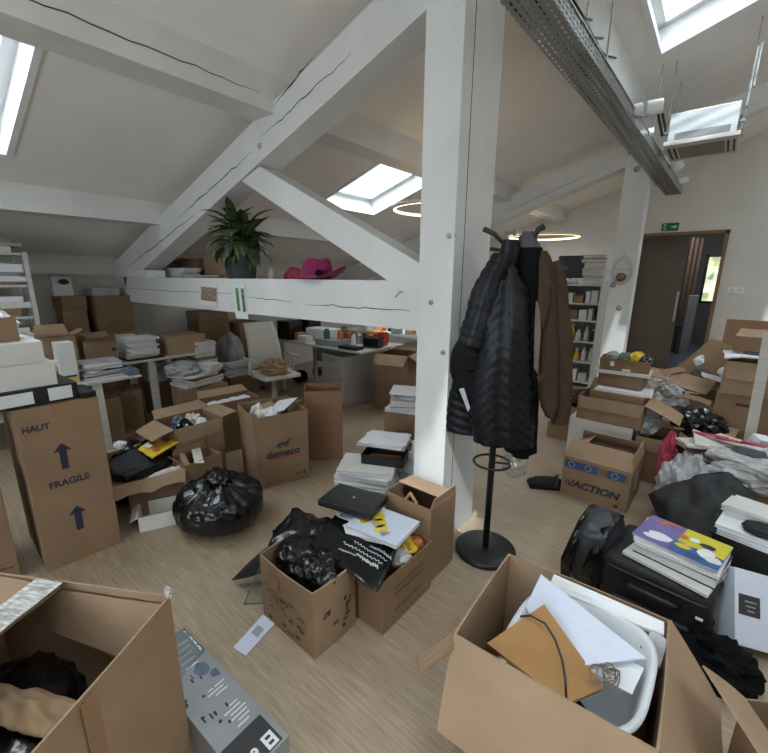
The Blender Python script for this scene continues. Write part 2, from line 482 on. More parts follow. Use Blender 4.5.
def sheet(label, c, w, d, rz, z, m='paper', tilt=0.0, tilt2=0.0, t=0.002, sag=0.0, name='paper_sheet', cat='paper', group=None):
    bm = BM(); sheet_mesh(bm, w, d, t, T(c[0], c[1], z) @ RZ(rz) @ RX(tilt) @ RY(tilt2), sag=sag, seed=random.random()*9)
    return solo(name, bm, m, label, cat, group)
def slab(label, c, s, rz=0.0, m='paper', tilt=0.0, tilt2=0.0, bev=0.003, name='box', cat='box', group=None):
    """bevelled block, c = centre of its base"""
    bm = BM(); box(bm, (0, 0, s[2]/2), s, T(*c) @ RZ(rz) @ RX(tilt) @ RY(tilt2), bev=bev)
    return solo(name, bm, m, label, cat, group)
def sheet_grid(bm, corners, n=14, lift=0.0, seed=0, amp=0.012, t=0.004):
    A, B, C_, D = [Vector(c) for c in corners]; g = []
    for i in range(n+1):
        row = []
        for j in range(n+1):
            u, v = i/n, j/n
            p = A*(1-u)*(1-v)+B*u*(1-v)+C_*u*v+D*(1-u)*v
            p = p+Vector((0, 0, lift*math.sin(PI*u)*math.sin(PI*v)+amp*noise.noise(Vector((u*4+seed, v*4, seed*2.0)))))
            row.append((bm.verts.new(p), bm.verts.new(p-Vector((0, 0, t)))))
        g.append(row)
    for i in range(n):
        for j in range(n):
            bm.faces.new((g[i][j][0], g[i+1][j][0], g[i+1][j+1][0], g[i][j+1][0])); bm.faces.new((g[i][j][1], g[i][j+1][1], g[i+1][j+1][1], g[i+1][j][1]))
    for i in range(n):
        for j in (0, n): bm.faces.new((g[i][j][0], g[i+1][j][0], g[i+1][j][1], g[i][j][1]))
    for j in range(n):
        for i in (0, n): bm.faces.new((g[i][j][0], g[i][j+1][0], g[i][j+1][1], g[i][j][1]))
# ================================================================== THE ROOM
X0, X1, Y0, Y1 = -5.75, 2.6, -2.6, 8.45
CS, CC = 0.315, 3.57
def ceil_z(x): return CC + CS*x
def struct(name, bm, m, parent=None, label=None, cat=None, smooth=False):
    o = link_mesh(name, bm, m, parent, smooth)
    o['kind'] = 'structure' if parent is None else None
    if parent is not None: del o['kind']
    if label: tag(o, label, cat)
    return o
bm = BM(); box(bm, ((X0+X1)/2, (Y0+13.6)/2, -0.05), (X1-X0+0.6, 13.6-Y0+0.6, 0.1))
struct('floor', bm, 'laminate', label='pale wood plank floor with fine lengthwise grain', cat='floor')
SKY = [(-3.9, -2.86, -0.30, 0.73), (-3.8, -2.81, 3.44, 4.44), (-0.686, 0.36, 3.40, 4.42), (-0.69, -0.12, -0.45, 0.66),
       (1.15, 2.2, -0.45, 0.66), (1.15, 2.2, 3.40, 4.42), (-3.8, -2.81, 6.5, 7.5), (1.15, 2.2, 6.3, 7.4)]  # upper row of roof windows is unseen, added to bring in more light
xs = sorted({X0-0.1, X1+0.1} | {q for s in SKY for q in s[:2]}); ys = sorted({Y0-0.1, Y1+0.1} | {q for s in SKY for q in s[2:]})
bm = BM(); vv = {}
def cv(x, y):
    if (x, y) not in vv: vv[(x, y)] = bm.verts.new((x, y, ceil_z(x)))
    return vv[(x, y)]
for xa, xb in zip(xs, xs[1:]):
    for ya, yb in zip(ys, ys[1:]):
        if any(s[0]-1e-6 <= xa and xb <= s[1]+1e-6 and s[2]-1e-6 <= ya and yb <= s[3]+1e-6 for s in SKY): continue
        bm.faces.new((cv(xa, ya), cv(xb, ya), cv(xb, yb), cv(xa, yb)))
r_ = bmesh.ops.extrude_face_region(bm, geom=bm.faces[:])
for v in r_['geom']:
    if isinstance(v, bmesh.types.BMVert): v.co.z += 0.06
struct('ceiling', bm, 'plaster', label='sloping white plaster ceiling pierced by roof windows', cat='ceiling')

nrm = Vector((-CS, 0, 1)).normalized()
slope = Vector((1, 0, CS)).normalized()
for i, (xa, xb, ya, yb) in enumerate(SKY):
    wn = thing('window_%d' % (i+1), ['white framed roof window at the upper left edge', 'pale roof window seen behind the diagonal strut',
               'roof window with slatted blind above the hanging air conditioner'][i] if i < 3 else None, 'roof window' if i < 3 else None,
               ((xa+xb)/2, (ya+yb)/2, ceil_z((xa+xb)/2)), 0, None, 'structure')
    def Pt(x, y, dn): return Vector((x, y, ceil_z(x))) + nrm*dn
    D = 0.24
    bm = BM(); th = 0.03                      # reveal: four boards lining the opening
    for (p, q, o) in (((xa, ya), (xb, ya), (0, -th)), ((xb, ya), (xb, yb), (th, 0)), ((xb, yb), (xa, yb), (0, th)), ((xa, yb), (xa, ya), (-th, 0))):
        vs = []
        for dn in (-0.012, D):
            for (x, y) in ((p[0]-o[0]*.15, p[1]-o[1]*.15), (q[0]-o[0]*.15, q[1]-o[1]*.15), (q[0]+o[0], q[1]+o[1]), (p[0]+o[0], p[1]+o[1])): vs.append(bm.verts.new(Pt(x, y, dn)))
        for f in ((0, 1, 2, 3), (7, 6, 5, 4), (0, 4, 5, 1), (1, 5, 6, 2), (2, 6, 7, 3), (3, 7, 4, 0)): bm.faces.new([vs[k] for k in f])
    wpart('reveal', bm, 'white_gloss', wn)
    fwd = 0.07
    bm = BM()                                 # sash frame
    for (u0, u1, v0, v1) in ((xa, xb, ya, ya+fwd), (xa, xb, yb-fwd, yb), (xa, xa+fwd, ya, yb), (xb-fwd, xb, ya, yb)):
        vs = []
        for dn in (D-0.07, D-0.01):
            for (x, y) in ((u0, v0), (u1, v0), (u1, v1), (u0, v1)): vs.append(bm.verts.new(Pt(x, y, dn)))
        for f in ((0, 1, 2, 3), (7, 6, 5, 4), (0, 4, 5, 1), (1, 5, 6, 2), (2, 6, 7, 3), (3, 7, 4, 0)): bm.faces.new([vs[k] for k in f])
    wpart('window_frame', bm, 'white_gloss', wn)
    bm = BM(); quad(bm, [Pt(xa+fwd, ya+fwd, D-0.04), Pt(xb-fwd, ya+fwd, D-0.04), Pt(xb-fwd, yb-fwd, D-0.04), Pt(xa+fwd, yb-fwd, D-0.04)])
    wpart('pane', bm, 'pane_glass', wn)
    if i in (2, 3):                            # outside slatted blind
        bm = BM(); k = ya+0.1
        while k < yb-0.08:
            x0_, x1_ = xa+0.08, xb-0.08
            vs = [bm.verts.new(Pt(x, y, dn)) for dn in (D+0.06, D+0.066) for (x, y) in ((x0_, k), (x1_, k), (x1_, k+0.025), (x0_, k+0.025))]
            for f in ((0, 1, 2, 3), (7, 6, 5, 4), (0, 4, 5, 1), (1, 5, 6, 2), (2, 6, 7, 3), (3, 7, 4, 0)): bm.faces.new([vs[q] for q in f])
            k += 0.07
        wpart('blind', bm, 'slat', wn)

bm = BM(); box(bm, (-2.05, -4.4, 5.3), (1.4, 0.8, 10.6)); struct('trim_8', bm, 'card_red', label='tall brick chimney stack standing outside the gable', cat='chimney')  # unseen block added to keep sun off the upper left roof window
# walls
bm = BM(); box(bm, (X0-0.05, (Y0+Y1)/2, 0.9), (0.1, Y1-Y0+0.2, 1.8))
struct('wall_left', bm, 'wall_paint', label='low white knee wall behind the stored boxes on the left', cat='wall')
bm = BM(); box(bm, (X1+0.05, (Y0+Y1)/2, 2.2), (0.1, Y1-Y0+0.2, 4.5)); struct('wall_right', bm, 'wall_paint')
def gable(bm, y0, y1, x0, x1, zb=0.0):
    prism(bm, [(x0, zb), (x1, zb), (x1, ceil_z(x1)+0.02), (x0, ceil_z(x0)+0.02)], y0, y1)
GW = (-2.3, 0.5, 0.85, 2.25)             # gable window added behind the camera to brighten the beam fronts
bm = BM(); gable(bm, Y0-0.1, Y0, X0-0.1, GW[0]); gable(bm, Y0-0.1, Y0, GW[1], X1+0.1); box(bm, ((GW[0]+GW[1])/2, Y0-0.05, GW[2]/2), (GW[1]-GW[0], 0.1, GW[2]))
prism(bm, [(GW[0], GW[3]), (GW[1], GW[3]), (GW[1], ceil_z(GW[1])+0.02), (GW[0], ceil_z(GW[0])+0.02)], Y0-0.1, Y0)
struct('wall_front', bm, 'wall_paint')
wn = thing('window_10', None, None, ((GW[0]+GW[1])/2, Y0, GW[2]), 0, None, 'structure')
for c_, s_ in ((((GW[0]+GW[1])/2, Y0-0.05, GW[2]+0.03), (GW[1]-GW[0], 0.08, 0.06)), (((GW[0]+GW[1])/2, Y0-0.05, GW[3]-0.03), (GW[1]-GW[0], 0.08, 0.06)), ((GW[0]+0.03, Y0-0.05, (GW[2]+GW[3])/2), (0.06, 0.08, GW[3]-GW[2])), ((GW[1]-0.03, Y0-0.05, (GW[2]+GW[3])/2), (0.06, 0.08, GW[3]-GW[2])), (((GW[0]+GW[1])/2, Y0-0.05, (GW[2]+GW[3])/2), (0.05, 0.06, GW[3]-GW[2]))):
    bm = BM(); box(bm, c_, s_); wpart('window_frame', bm, 'white_gloss', wn)
bm = BM(); quad(bm, [(GW[0], Y0-0.06, GW[2]), (GW[1], Y0-0.06, GW[2]), (GW[1], Y0-0.06, GW[3]), (GW[0], Y0-0.06, GW[3])]); wpart('pane', bm, 'pane_glass', wn)
DX0, DX1, DZ = -1.42, -0.03, 2.29
bm = BM(); gable(bm, Y1, Y1+0.14, X0-0.1, DX0); gable(bm, Y1, Y1+0.14, DX1, X1+0.1)
prism(bm, [(DX0, DZ), (DX1, DZ), (DX1, ceil_z(DX1)+0.02), (DX0, ceil_z(DX0)+0.02)], Y1, Y1+0.14)
struct('wall_back', bm, 'wall_paint', label='beige end wall with wide doorway under the sloping ceiling', cat='wall')
bm = BM(); box(bm, (X0+0.02, (Y0+Y1)/2, 1.615), (0.04, Y1-Y0, 0.10)); box(bm, (X0+0.035, (Y0+Y1)/2, 1.56), (0.07, Y1-Y0, 0.018))
struct('trim_1', bm, 'beam_white', label='white ledge board along the top of the knee wall', cat='trim')

# doorway, sliding panel, corridor beyond
d1 = thing('door_1', 'wide dark sliding door panel behind timber framed doorway', 'door', (DX0, Y1, 0), 0, None, 'structure')
bm = BM()
box(bm, (DX1-0.02, Y1+0.06, DZ/2), (0.05, 0.2, DZ)); box(bm, (DX0+0.02, Y1+0.06, DZ/2), (0.05, 0.2, DZ)); box(bm, ((DX0+DX1)/2, Y1+0.06, DZ-0.015), (DX1-DX0+0.02, 0.2, 0.05))
wpart('door_frame', bm, 'wood_jamb', d1)
bm = BM(); box(bm, (-1.16, Y1+0.2, 1.115), (1.28, 0.045, 2.21), bev=0.004); wpart('sliding_panel', bm, 'door_panel', d1)
bm = BM(); box(bm, (-0.55, Y1+0.172, 1.1), (0.03, 0.012, 0.5), bev=0.003); wpart('door_handle', bm, 'steel', d1)
# corridor shell
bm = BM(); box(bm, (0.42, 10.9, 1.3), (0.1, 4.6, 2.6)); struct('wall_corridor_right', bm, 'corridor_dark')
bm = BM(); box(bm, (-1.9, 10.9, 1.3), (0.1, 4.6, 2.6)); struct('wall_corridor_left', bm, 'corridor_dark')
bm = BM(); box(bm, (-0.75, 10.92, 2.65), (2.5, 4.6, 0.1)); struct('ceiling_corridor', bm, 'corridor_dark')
CW = (-0.37, 0.08, 1.0, 2.12)
YC = 12.6
bm = BM()
box(bm, ((-1.9+CW[0])/2, YC+0.05, 1.3), (CW[0]+1.9, 0.1, 2.6)); box(bm, ((CW[1]+0.42)/2, YC+0.05, 1.3), (0.42-CW[1], 0.1, 2.6))
box(bm, ((CW[0]+CW[1])/2, YC+0.05, CW[2]/2), (CW[1]-CW[0], 0.1, CW[2])); box(bm, ((CW[0]+CW[1])/2, YC+0.05, (CW[3]+2.6)/2), (CW[1]-CW[0], 0.1, 2.6-CW[3]))
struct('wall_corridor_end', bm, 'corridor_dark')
wn = thing('window_9', 'small bright garden window at the end of the corridor', 'window', ((CW[0]+CW[1])/2, YC, CW[2]), 0, None, 'structure')
bm = BM()
for c_, s_ in ((((CW[0]+CW[1])/2, YC+0.02, CW[2]+0.025), (CW[1]-CW[0], 0.08, 0.05)), (((CW[0]+CW[1])/2, YC+0.02, CW[3]-0.025), (CW[1]-CW[0], 0.08, 0.05)),
               ((CW[0]+0.025, YC+0.02, (CW[2]+CW[3])/2), (0.05, 0.08, CW[3]-CW[2])), ((CW[1]-0.025, YC+0.02, (CW[2]+CW[3])/2), (0.05, 0.08, CW[3]-CW[2]))): box(bm, c_, s_)
wpart('window_frame', bm, 'black_plastic', wn)
bm = BM(); quad(bm, [(CW[0], YC+0.03, CW[2]), (CW[1], YC+0.03, CW[2]), (CW[1], YC+0.03, CW[3]), (CW[0], YC+0.03, CW[3])]); wpart('pane', bm, 'pane_glass', wn)
bm = BM(); box(bm, (-0.7, 10.6, 0.006), (2.3, 3.9, 0.012)); struct('trim_7', bm, 'corridor_floor', label='shiny grey corridor floor beyond the doorway', cat='floor')
# wooden stair post and pale cabinet in the corridor
bm = BM()
for k in range(3): box(bm, (-0.60+0.07*k, 10.9+0.2*k, 1.55), (0.05, 0.07, 1.7))
box(bm, (-0.53, 11.1, 0.55), (0.28, 0.6, 0.06)); box(bm, (-0.60, 10.95, 0.26), (0.06, 0.06, 0.54)); box(bm, (-0.46, 11.3, 0.26), (0.06, 0.06, 0.54))
solo('wooden_rack', bm, 'wood_jamb', 'dark slatted timber rack in the corridor past the doorway', 'rack')
bm = BM(); box(bm, (-0.40, 10.6, 0.62), (0.16, 0.3, 1.24), bev=0.01)
solo('corridor_cabinet', bm, 'desk_grey', 'tall narrow pale cabinet in the corridor left of the garden window', 'cabinet')
l_ = bpy.data.lights.new('corridor_fill', 'POINT'); l_.energy = 26; l_.color = (0.85, 0.92, 1.0); l_.shadow_soft_size = 0.15  # unseen lamp added to brighten the dark corridor
lo_ = bpy.data.objects.new('corridor_fill', l_); COL.objects.link(lo_); lo_.location = (-0.2, 10.2, 2.45)
# garden outside
bm = BM()
for k in range(9): blob(bm, (-3.5+0.9*k+random.uniform(-.3, .3), 17.5+random.uniform(-.6, .6), 1.0+random.uniform(-.2, 1.0)), (0.9, 0.7, 1.3), k, 0.5, 3.0, 4)
solo('garden_hedge', bm, 'hedge', 'sunlit green garden shrubs outside the corridor window', 'hedge', kind='stuff')

# ------------------------------------------------------------------ roof timbers
def crack(root, pts, wd=0.012, y=-0.001, name='crack'):
    """dark split in a timber, a thin recessed strip on the face at local y"""
    bm = BM(); n = len(pts); a = []; b_ = []
    for i, (x, z) in enumerate(pts):
        w = wd*max(0.0, math.sin(PI*(i+0.35)/(n+0.0)))*(0.16+0.34*abs(noise.noise(Vector((i*0.9, x*3, 2.0))))) + 0.0008
        a.append(bm.verts.new((x, y, z-w))); b_.append(bm.verts.new((x, y, z+w)))
    for i in range(n-1): bm.faces.new((a[i], a[i+1], b_[i+1], b_[i]))
    return wpart(name, bm, 'crack', root)
def wavy(x0, z0, x1, z1, n=14, am=0.01, seed=0):
    return [(x0+(x1-x0)*i/n, z0+(z1-z0)*i/n + am*noise.noise(Vector((i*0.7, seed*5.1, 0)))) for i in range(n+1)]
def lo(x): return 3.166+0.322*x
def hi(x): return 3.385+0.300*x
YT = 1.853
t1 = thing('trim_2', 'nearest white roof truss with cracked rafter, tie beam, strut and post', 'roof truss', (-1.15, YT, 0), 0, None, 'structure')
bm = BM()
vsn = []
n_ = 26
for i in range(n_+1):
    x = -5.72 + (2.55+5.72)*i/n_
    j = [0.006*noise.noise(Vector((x*1.3, k*9, 0))) for k in range(4)]
    vsn.append([bm.verts.new((x, YT+0.002*j[0], lo(x)+j[0])), bm.verts.new((x, YT, hi(x)+j[1])), bm.verts.new((x, YT+0.2, hi(x)+j[2])), bm.verts.new((x, YT+0.2, lo(x)+j[3]))])
for a, b_ in zip(vsn, vsn[1:]):
    for k in range(4): bm.faces.new((a[k], a[(k+1) % 4], b_[(k+1) % 4], b_[k]))
bm.faces.new(vsn[0]); bm.faces.new(vsn[-1][::-1])
wpart('rafter', bm, 'beam_white', t1)
bm = BM(); prism(bm, [(-5.72, 1.245), (-1.25, 1.262), (-1.25, 1.531), (-5.72, 1.524)], YT, YT+0.2); wpart('tie_beam', bm, 'beam_white', t1)
bm = BM(); prism(bm, [(-2.885, 2.235), (-1.49, 1.531), (-1.25, 1.531), (-1.25, 1.612), (-2.65, 2.30)], YT+0.012, YT+0.17); wpart('strut', bm, 'beam_white', t1)
PX0, PX1 = -1.262, -1.055
bm = BM(); box(bm, ((PX0+PX1)/2, YT+0.195, 1.62), (PX1-PX0, 0.405, 3.24), bev=0.006); wpart('post', bm, 'beam_white', t1)
bm = BM(); box(bm, (PX1+0.0006, YT+0.09, 1.6), (0.001, 0.005, 3.1)); wpart('seam', bm, 'crack', t1)
crack(t1, wavy(-5.3, 1.62, -3.6, 2.06, 18, 0.02, 1), 0.016, YT-0.0012)
crack(t1, wavy(-3.9, 2.06, -2.72, 2.40, 18, 0.02, 2), 0.016, YT-0.0012)
crack(t1, wavy(-2.6, 2.47, -1.75, 2.72, 18, 0.015, 3), 0.012, YT-0.0012)
crack(t1, wavy(-2.45, 2.62, -2.05, 2.79, 10, 0.01, 4), 0.020, YT-0.0012)
crack(t1, wavy(-5.4, 1.40, -3.0, 1.405, 18, 0.012, 5), 0.006, YT-0.0012)
crack(t1, wavy(-2.9, 1.39, -2.35, 1.375, 12, 0.01, 6), 0.007, YT-0.0012)
crack(t1, wavy(-2.2, 1.365, -1.32, 1.37, 16, 0.012, 7), 0.010, YT-0.0012)
# split knot near the strut and bolts in recesses
bm = BM(); lathe(bm, [(0.022, -0.0), (0.018, 0.006)], 14, T(-2.62, YT, 2.42) @ RX(PI/2)); wpart('knot', bm, 'grey_paper', t1)
def bolt(root, p, axis='f', r=0.029):
    M = T(*p) @ (RX(PI/2) if axis == 'f' else RY(PI/2))
    bm = BM(); torus(bm, r, 0.004, M, 20, 6); lathe(bm, [(r*0.95, -0.001), (r*0.95, 0.002)], 20, M); wpart('washer', bm, 'grey_paper', root, True)
    bm = BM(); lathe(bm, [(r*0.5, 0), (r*0.5, 0.012), (r*0.35, 0.015)], 6, M); wpart('bolt', bm, 'steel', root)
for px, py in ((450, 236), (432, 302), (444, 352)):
    p = AY(px, py, YT); bolt(t1, (p.x, YT-0.002, p.z))
p = AX(505, 233, PX1); bm = BM(); lathe(bm, [(0.008, 0), (0.008, 0.05), (0.016, 0.052), (0.016, 0.068)], 8, T(PX1, p.y, p.z) @ RY(PI/2)); wpart('bolt', bm, 'steel', t1)
p = AY(459, 3, YT); bm = BM(); torus(bm, 0.022, 0.004, T(p.x, YT-0.004, p.z+0.01) @ RX(PI/2)); wpart('eye_ring', bm, 'steel', t1, True)
p = AY(402, 292, YT); bm = BM(); tube(bm, [(p.x, YT, p.z), (p.x+0.01, YT-0.03, p.z+0.005), (p.x-0.015, YT-0.045, p.z-0.03)], 0.004); wpart('nail', bm, 'steel', t1, True)

YT2 = 5.75
t2 = thing('trim_3', 'farther white roof truss whose bolted post stands before the doorway', 'roof truss', (-1.0, YT2, 0), 0, None, 'structure')
bm = BM(); prism(bm, [(-5.72, lo(-5.72)), (2.55, lo(2.55)), (2.55, hi(2.55)), (-5.72, hi(-5.72))], YT2+0.02, YT2+0.22); wpart('rafter', bm, 'beam_white', t2)
bm = BM(); prism(bm, [(-2.885, 2.235), (-1.4, 1.6), (-1.1, 1.6), (-1.1, 1.66), (-2.65, 2.30)], YT2+0.03, YT2+0.18)
bm.free()
p2a, p2b = AY(607, 300, YT2).x, AY(631, 300, YT2).x
bm = BM(); box(bm, ((p2a+p2b)/2, YT2+0.11, 1.52), (p2b-p2a, 0.22, 3.04), bev=0.008); wpart('post', bm, 'beam_white', t2)
for px, py in ((631, 152), (637, 169), (613, 285), (619, 308)):
    p = AY(px, py, YT2); bolt(t2, (p.x, YT2-0.002, p.z), r=0.03)
crack(t2, wavy(-2.5, 2.45, -1.5, 2.78, 12, 0.015, 9), 0.010, YT2+0.019)

def purlin(n, x0, x1, label, dz=0.0):
    bm = BM(); za, zb = hi(x0)-0.005+dz, hi(x1)-0.005+dz
    zl = min(za, zb)
    prism(bm, [(x0, zl), (x1, zl), (x1, ceil_z(x1)+0.01), (x0, ceil_z(x0)+0.01)], Y0, Y1)
    return struct('trim_%d' % n, bm, 'beam_white', label=label, cat='purlin')
purlin(4, -1.12, -0.87, 'white purlin running above the perforated cable tray')
pu = purlin(5, -2.66, -2.44, 'cracked white purlin across the upper left ceiling', 0.0)
purlin(6, -4.52, -4.28, 'lower white purlin meeting the rafter at left', 0.0)
# split along the upper purlin
bm = BM(); pts = wavy(0.1, 0, 1.75, 0, 20, 0.012, 12)
a = []; b_ = []
for i, (yy, dz) in enumerate(pts):
    w = 0.0028*math.sin(PI*(i+.3)/21)+0.0008
    a.append(bm.verts.new((-2.4388, yy, hi(-2.55)+0.05+dz-w))); b_.append(bm.verts.new((-2.4388, yy, hi(-2.55)+0.05+dz+w)))
for i in range(20): bm.faces.new((a[i], a[i+1], b_[i+1], b_[i]))
link_mesh('crack', bm, 'crack', pu)
# loose cables stapled to the upper purlin
for k, ((ax, ay), (bx, by)) in enumerate((((573, 0), (592, 20)), ((580, 22), (603, 38)), ((590, 38), (616, 58)))):
    bm = BM(); p = AX(ax, ay, -0.862); q = AX(bx, by, -0.862)
    tube(bm, [p, (p+q)/2 + Vector((0.012, 0, -0.04)), q], 0.006, 6)
    solo('cable_loop', bm, 'cable_black', 'short dark cable hanging off the purlin beside the cable tray', 'cable', 'cables along the upper purlin', True)

# ------------------------------------------------------------------ daylight and added fill lamps
w = bpy.data.worlds.new('world'); SC.world = w; w.use_nodes = True
bg = w.node_tree.nodes['Background']; bg.inputs[0].default_value = (0.80, 0.93, 1.0, 1); bg.inputs[1].default_value = 1.9
def area(name, xa, xb, ya, yb, power, col=(0.86, 0.93, 1.0)):
    l = bpy.data.lights.new(name, 'AREA'); l.shape = 'RECTANGLE'; l.size = (xb-xa)*1.0; l.size_y = (yb-ya)*1.0; l.energy = power; l.color = col
    o = bpy.data.objects.new(name, l); COL.objects.link(o)
    x = (xa+xb)/2; c = Vector((x, (ya+yb)/2, ceil_z(x))) + nrm*0.42
    o.matrix_world = Matrix.Translation(c) @ Matrix.Rotation(-math.atan(CS), 4, 'Y')
    return o
for i, pw in ((0, 36), (1, 24), (2, 30), (3, 120), (4, 95), (5, 70), (6, 50), (7, 60)):
    area('skylight_fill', *SKY[i], pw)  # area lamps added over all roof windows to brighten the room
l = bpy.data.lights.new('gable_fill', 'AREA'); l.shape = 'RECTANGLE'; l.size = GW[1]-GW[0]; l.size_y = GW[3]-GW[2]; l.energy = 80; l.color = (0.86, 0.93, 1.0)  # unseen lamp outside the added gable window, fills the beam fronts
o = bpy.data.objects.new('gable_fill', l); COL.objects.link(o); o.location = ((GW[0]+GW[1])/2, Y0-0.25, (GW[2]+GW[3])/2); o.rotation_euler = (R(90), 0, 0)
sl = bpy.data.lights.new('sun', 'SUN'); sl.energy = 6.5; sl.angle = R(2.0); sl.color = (0.93, 0.97, 1.0)
so = bpy.data.objects.new('sun', sl); COL.objects.link(so)
sd = Vector((-0.30*math.cos(R(57)), 0.954*math.cos(R(57)), -math.sin(R(57))))
so.rotation_euler = sd.to_track_quat('-Z', 'Y').to_euler()
vs = SC.view_settings
SC.display_settings.display_device = 'sRGB'
vs.view_transform = 'Standard'; vs.look = 'None'; vs.gamma = 1.0; vs.use_curve_mapping = False; vs.exposure = -0.10
SC.cycles.use_denoising = True
SC.cycles.max_bounces = 10; SC.cycles.diffuse_bounces = 6; SC.cycles.transparent_max_bounces = 12
# ================================================================== THINGS UNDER THE ROOF
# perforated cable tray on the camera side of the posts
TZ, TX0, TX1, TY0, TY1 = 2.66, -0.895, -0.72, 0.6, 7.05
tr = thing('cable_tray', 'long perforated galvanised cable tray hanging beneath the roof', 'cable tray', ((TX0+TX1)/2, (TY0+TY1)/2, TZ))
m_, nt, b, out = newmat('perforated')
N, L = nt.nodes.new, nt.links.new
tc = N('ShaderNodeTexCoord'); sep = N('ShaderNodeSeparateXYZ'); L(tc.outputs['Object'], sep.inputs[0])
def holes(axis_, pitch, duty, offs=0.0):
    a = N('ShaderNodeMath'); a.operation = 'MULTIPLY_ADD'; a.inputs[1].default_value = 1/pitch; a.inputs[2].default_value = offs; L(sep.outputs[axis_], a.inputs[0])
    f = N('ShaderNodeMath'); f.operation = 'FRACT'; L(a.outputs[0], f.inputs[0])
    g = N('ShaderNodeMath'); g.operation = 'LESS_THAN'; g.inputs[1].default_value = duty; L(f.outputs[0], g.inputs[0]); return g
hy = holes(1, 0.05, 0.55)
hz = holes(2, 0.022, 0.5, 0.2); hx = holes(0, 0.03, 0.35, 0.1)
geo = N('ShaderNodeNewGeometry'); sn = N('ShaderNodeSeparateXYZ'); L(geo.outputs['True Normal'], sn.inputs[0])
ab = N('ShaderNodeMath'); ab.operation = 'ABSOLUTE'; L(sn.outputs[2], ab.inputs[0])
mxx = N('ShaderNodeMix'); L(ab.outputs[0], mxx.inputs[0]); L(hz.outputs[0], mxx.inputs[2]); L(hx.outputs[0], mxx.inputs[3])
mu = N('ShaderNodeMath'); mu.operation = 'MULTIPLY'; L(hy.outputs[0], mu.inputs[0]); L(mxx.outputs[0], mu.inputs[1])
tp = N('ShaderNodeBsdfTransparent'); ms = N('ShaderNodeMixShader'); L(mu.outputs[0], ms.inputs[0]); L(b.outputs[0], ms.inputs[1]); L(tp.outputs[0], ms.inputs[2])
L(ms.outputs[0], out.inputs[0])
b.inputs['Base Color'].default_value = (0.30, 0.31, 0.32, 1); b.inputs['Metallic'].default_value = 0.85; b.inputs['Roughness'].default_value = 0.42
SK = Matrix(((1, 0.022, 0, -0.022*1.9), (0, 1, 0, 0), (0, 0, 1, 0), (0, 0, 0, 1)))
def traypart(name, bm, m, root, smooth=False):
    for v in bm.verts: v.co = SK @ v.co
    return wpart(name, bm, m, root, smooth)
bm = BM(); quad(bm, [(TX0, TY0, TZ), (TX1, TY0, TZ), (TX1, TY1, TZ), (TX0, TY1, TZ)]); traypart('tray_base', bm, 'perforated', tr)
for x in (TX0, TX1):
    bm = BM(); quad(bm, [(x, TY0, TZ), (x, TY1, TZ), (x, TY1, TZ+0.075), (x, TY0, TZ+0.075)]); traypart('tray_side', bm, 'perforated', tr)
    bm = BM(); box(bm, (x, (TY0+TY1)/2, TZ+0.077), (0.012, TY1-TY0, 0.006)); traypart('tray_rim', bm, 'galv', tr)
bm = BM(); box(bm, ((TX0+TX1)/2, TY1-0.01, TZ+0.035), (TX1-TX0-0.004, 0.02, 0.065)); traypart('end_plate', bm, 'galv', tr)
for k in range(6):
    bm = BM(); x = TX0+0.025+0.025*k
    tube(bm, [(x+0.008*math.sin(j*1.7+k), TY0+(TY1-TY0-0.1)*j/16, TZ+0.014+0.006*math.sin(j+k*2)) for j in range(17)], 0.008, 6)
    traypart('cable', bm, ['cable_black', 'grey_plastic', 'paper_warm'][k % 3], tr, True)
for yy in (2.9, 4.6, 6.4):
    bm = BM(); tube(bm, [(TX1-0.02, yy, TZ+0.05), (TX1-0.02, yy, ceil_z(TX1))], 0.005, 6); tube(bm, [(TX0+0.02, yy, TZ+0.05), (TX0+0.02, yy, hi(-1.1)+0.05)], 0.005, 6)
    traypart('hanger_rod', bm, 'steel', tr)

# white cylinder spotlights clipped to the tray
def spot(px, py, label, ln=0.15, r=0.045, aim=(0.9, 0.2, 0.1), z=2.74):
    p = F(px, py, z)
    a = Vector(aim).normalized()
    t = thing('spotlight', label, 'spotlight', p, 0, 'white spotlights on the cable tray')
    M = a.to_track_quat('Z', 'Y').to_matrix().to_4x4()
    bm = BM(); lathe(bm, [(r*0.9, -ln/2), (r, -ln/2+0.01), (r, ln/2)], 20, M, capt=False); lathe(bm, [(r*0.9, -ln/2+0.02), (r*0.9, ln/2)], 20, M, capt=False); link_mesh('housing', bm, 'white_gloss', t, True)
    bm = BM(); lathe(bm, [(r*0.86, ln/2-0.03), (r*0.4, ln/2-0.045)], 20, M, capb=False); link_mesh('reflector', bm, 'orange' if 'orange' in label else 'steel', t, True)
    bm = BM(); tube(bm, [(0, 0, 0), (-0.03, 0, -0.05), (TX1+0.022*(p.y-1.9)-p.x+0.008, 0, -0.06+0.02)], 0.008, 6); link_mesh('bracket', bm, 'steel', t)
spot(636, 110, 'white cylinder spotlight on the tray, nearer of the upper pair', 0.075, 0.04, (0.95, 0.3, 0.1))
spot(654, 107, 'white spotlight with orange inside, farther of the upper pair', 0.10, 0.046, (0.95, 0.3, 0.05))
spot(645, 134, 'brass tinted spotlight under the orange lit one', 0.12, 0.035, (0.95, 0.25, 0.15))
spot(677, 165, 'square looking white spotlight near the end of the cable tray', 0.10, 0.05, (0.5, 0.4, -0.6))
spot(683, 180, 'small white spotlight last along the cable tray', 0.10, 0.035, (0.9, 0.3, 0.3))

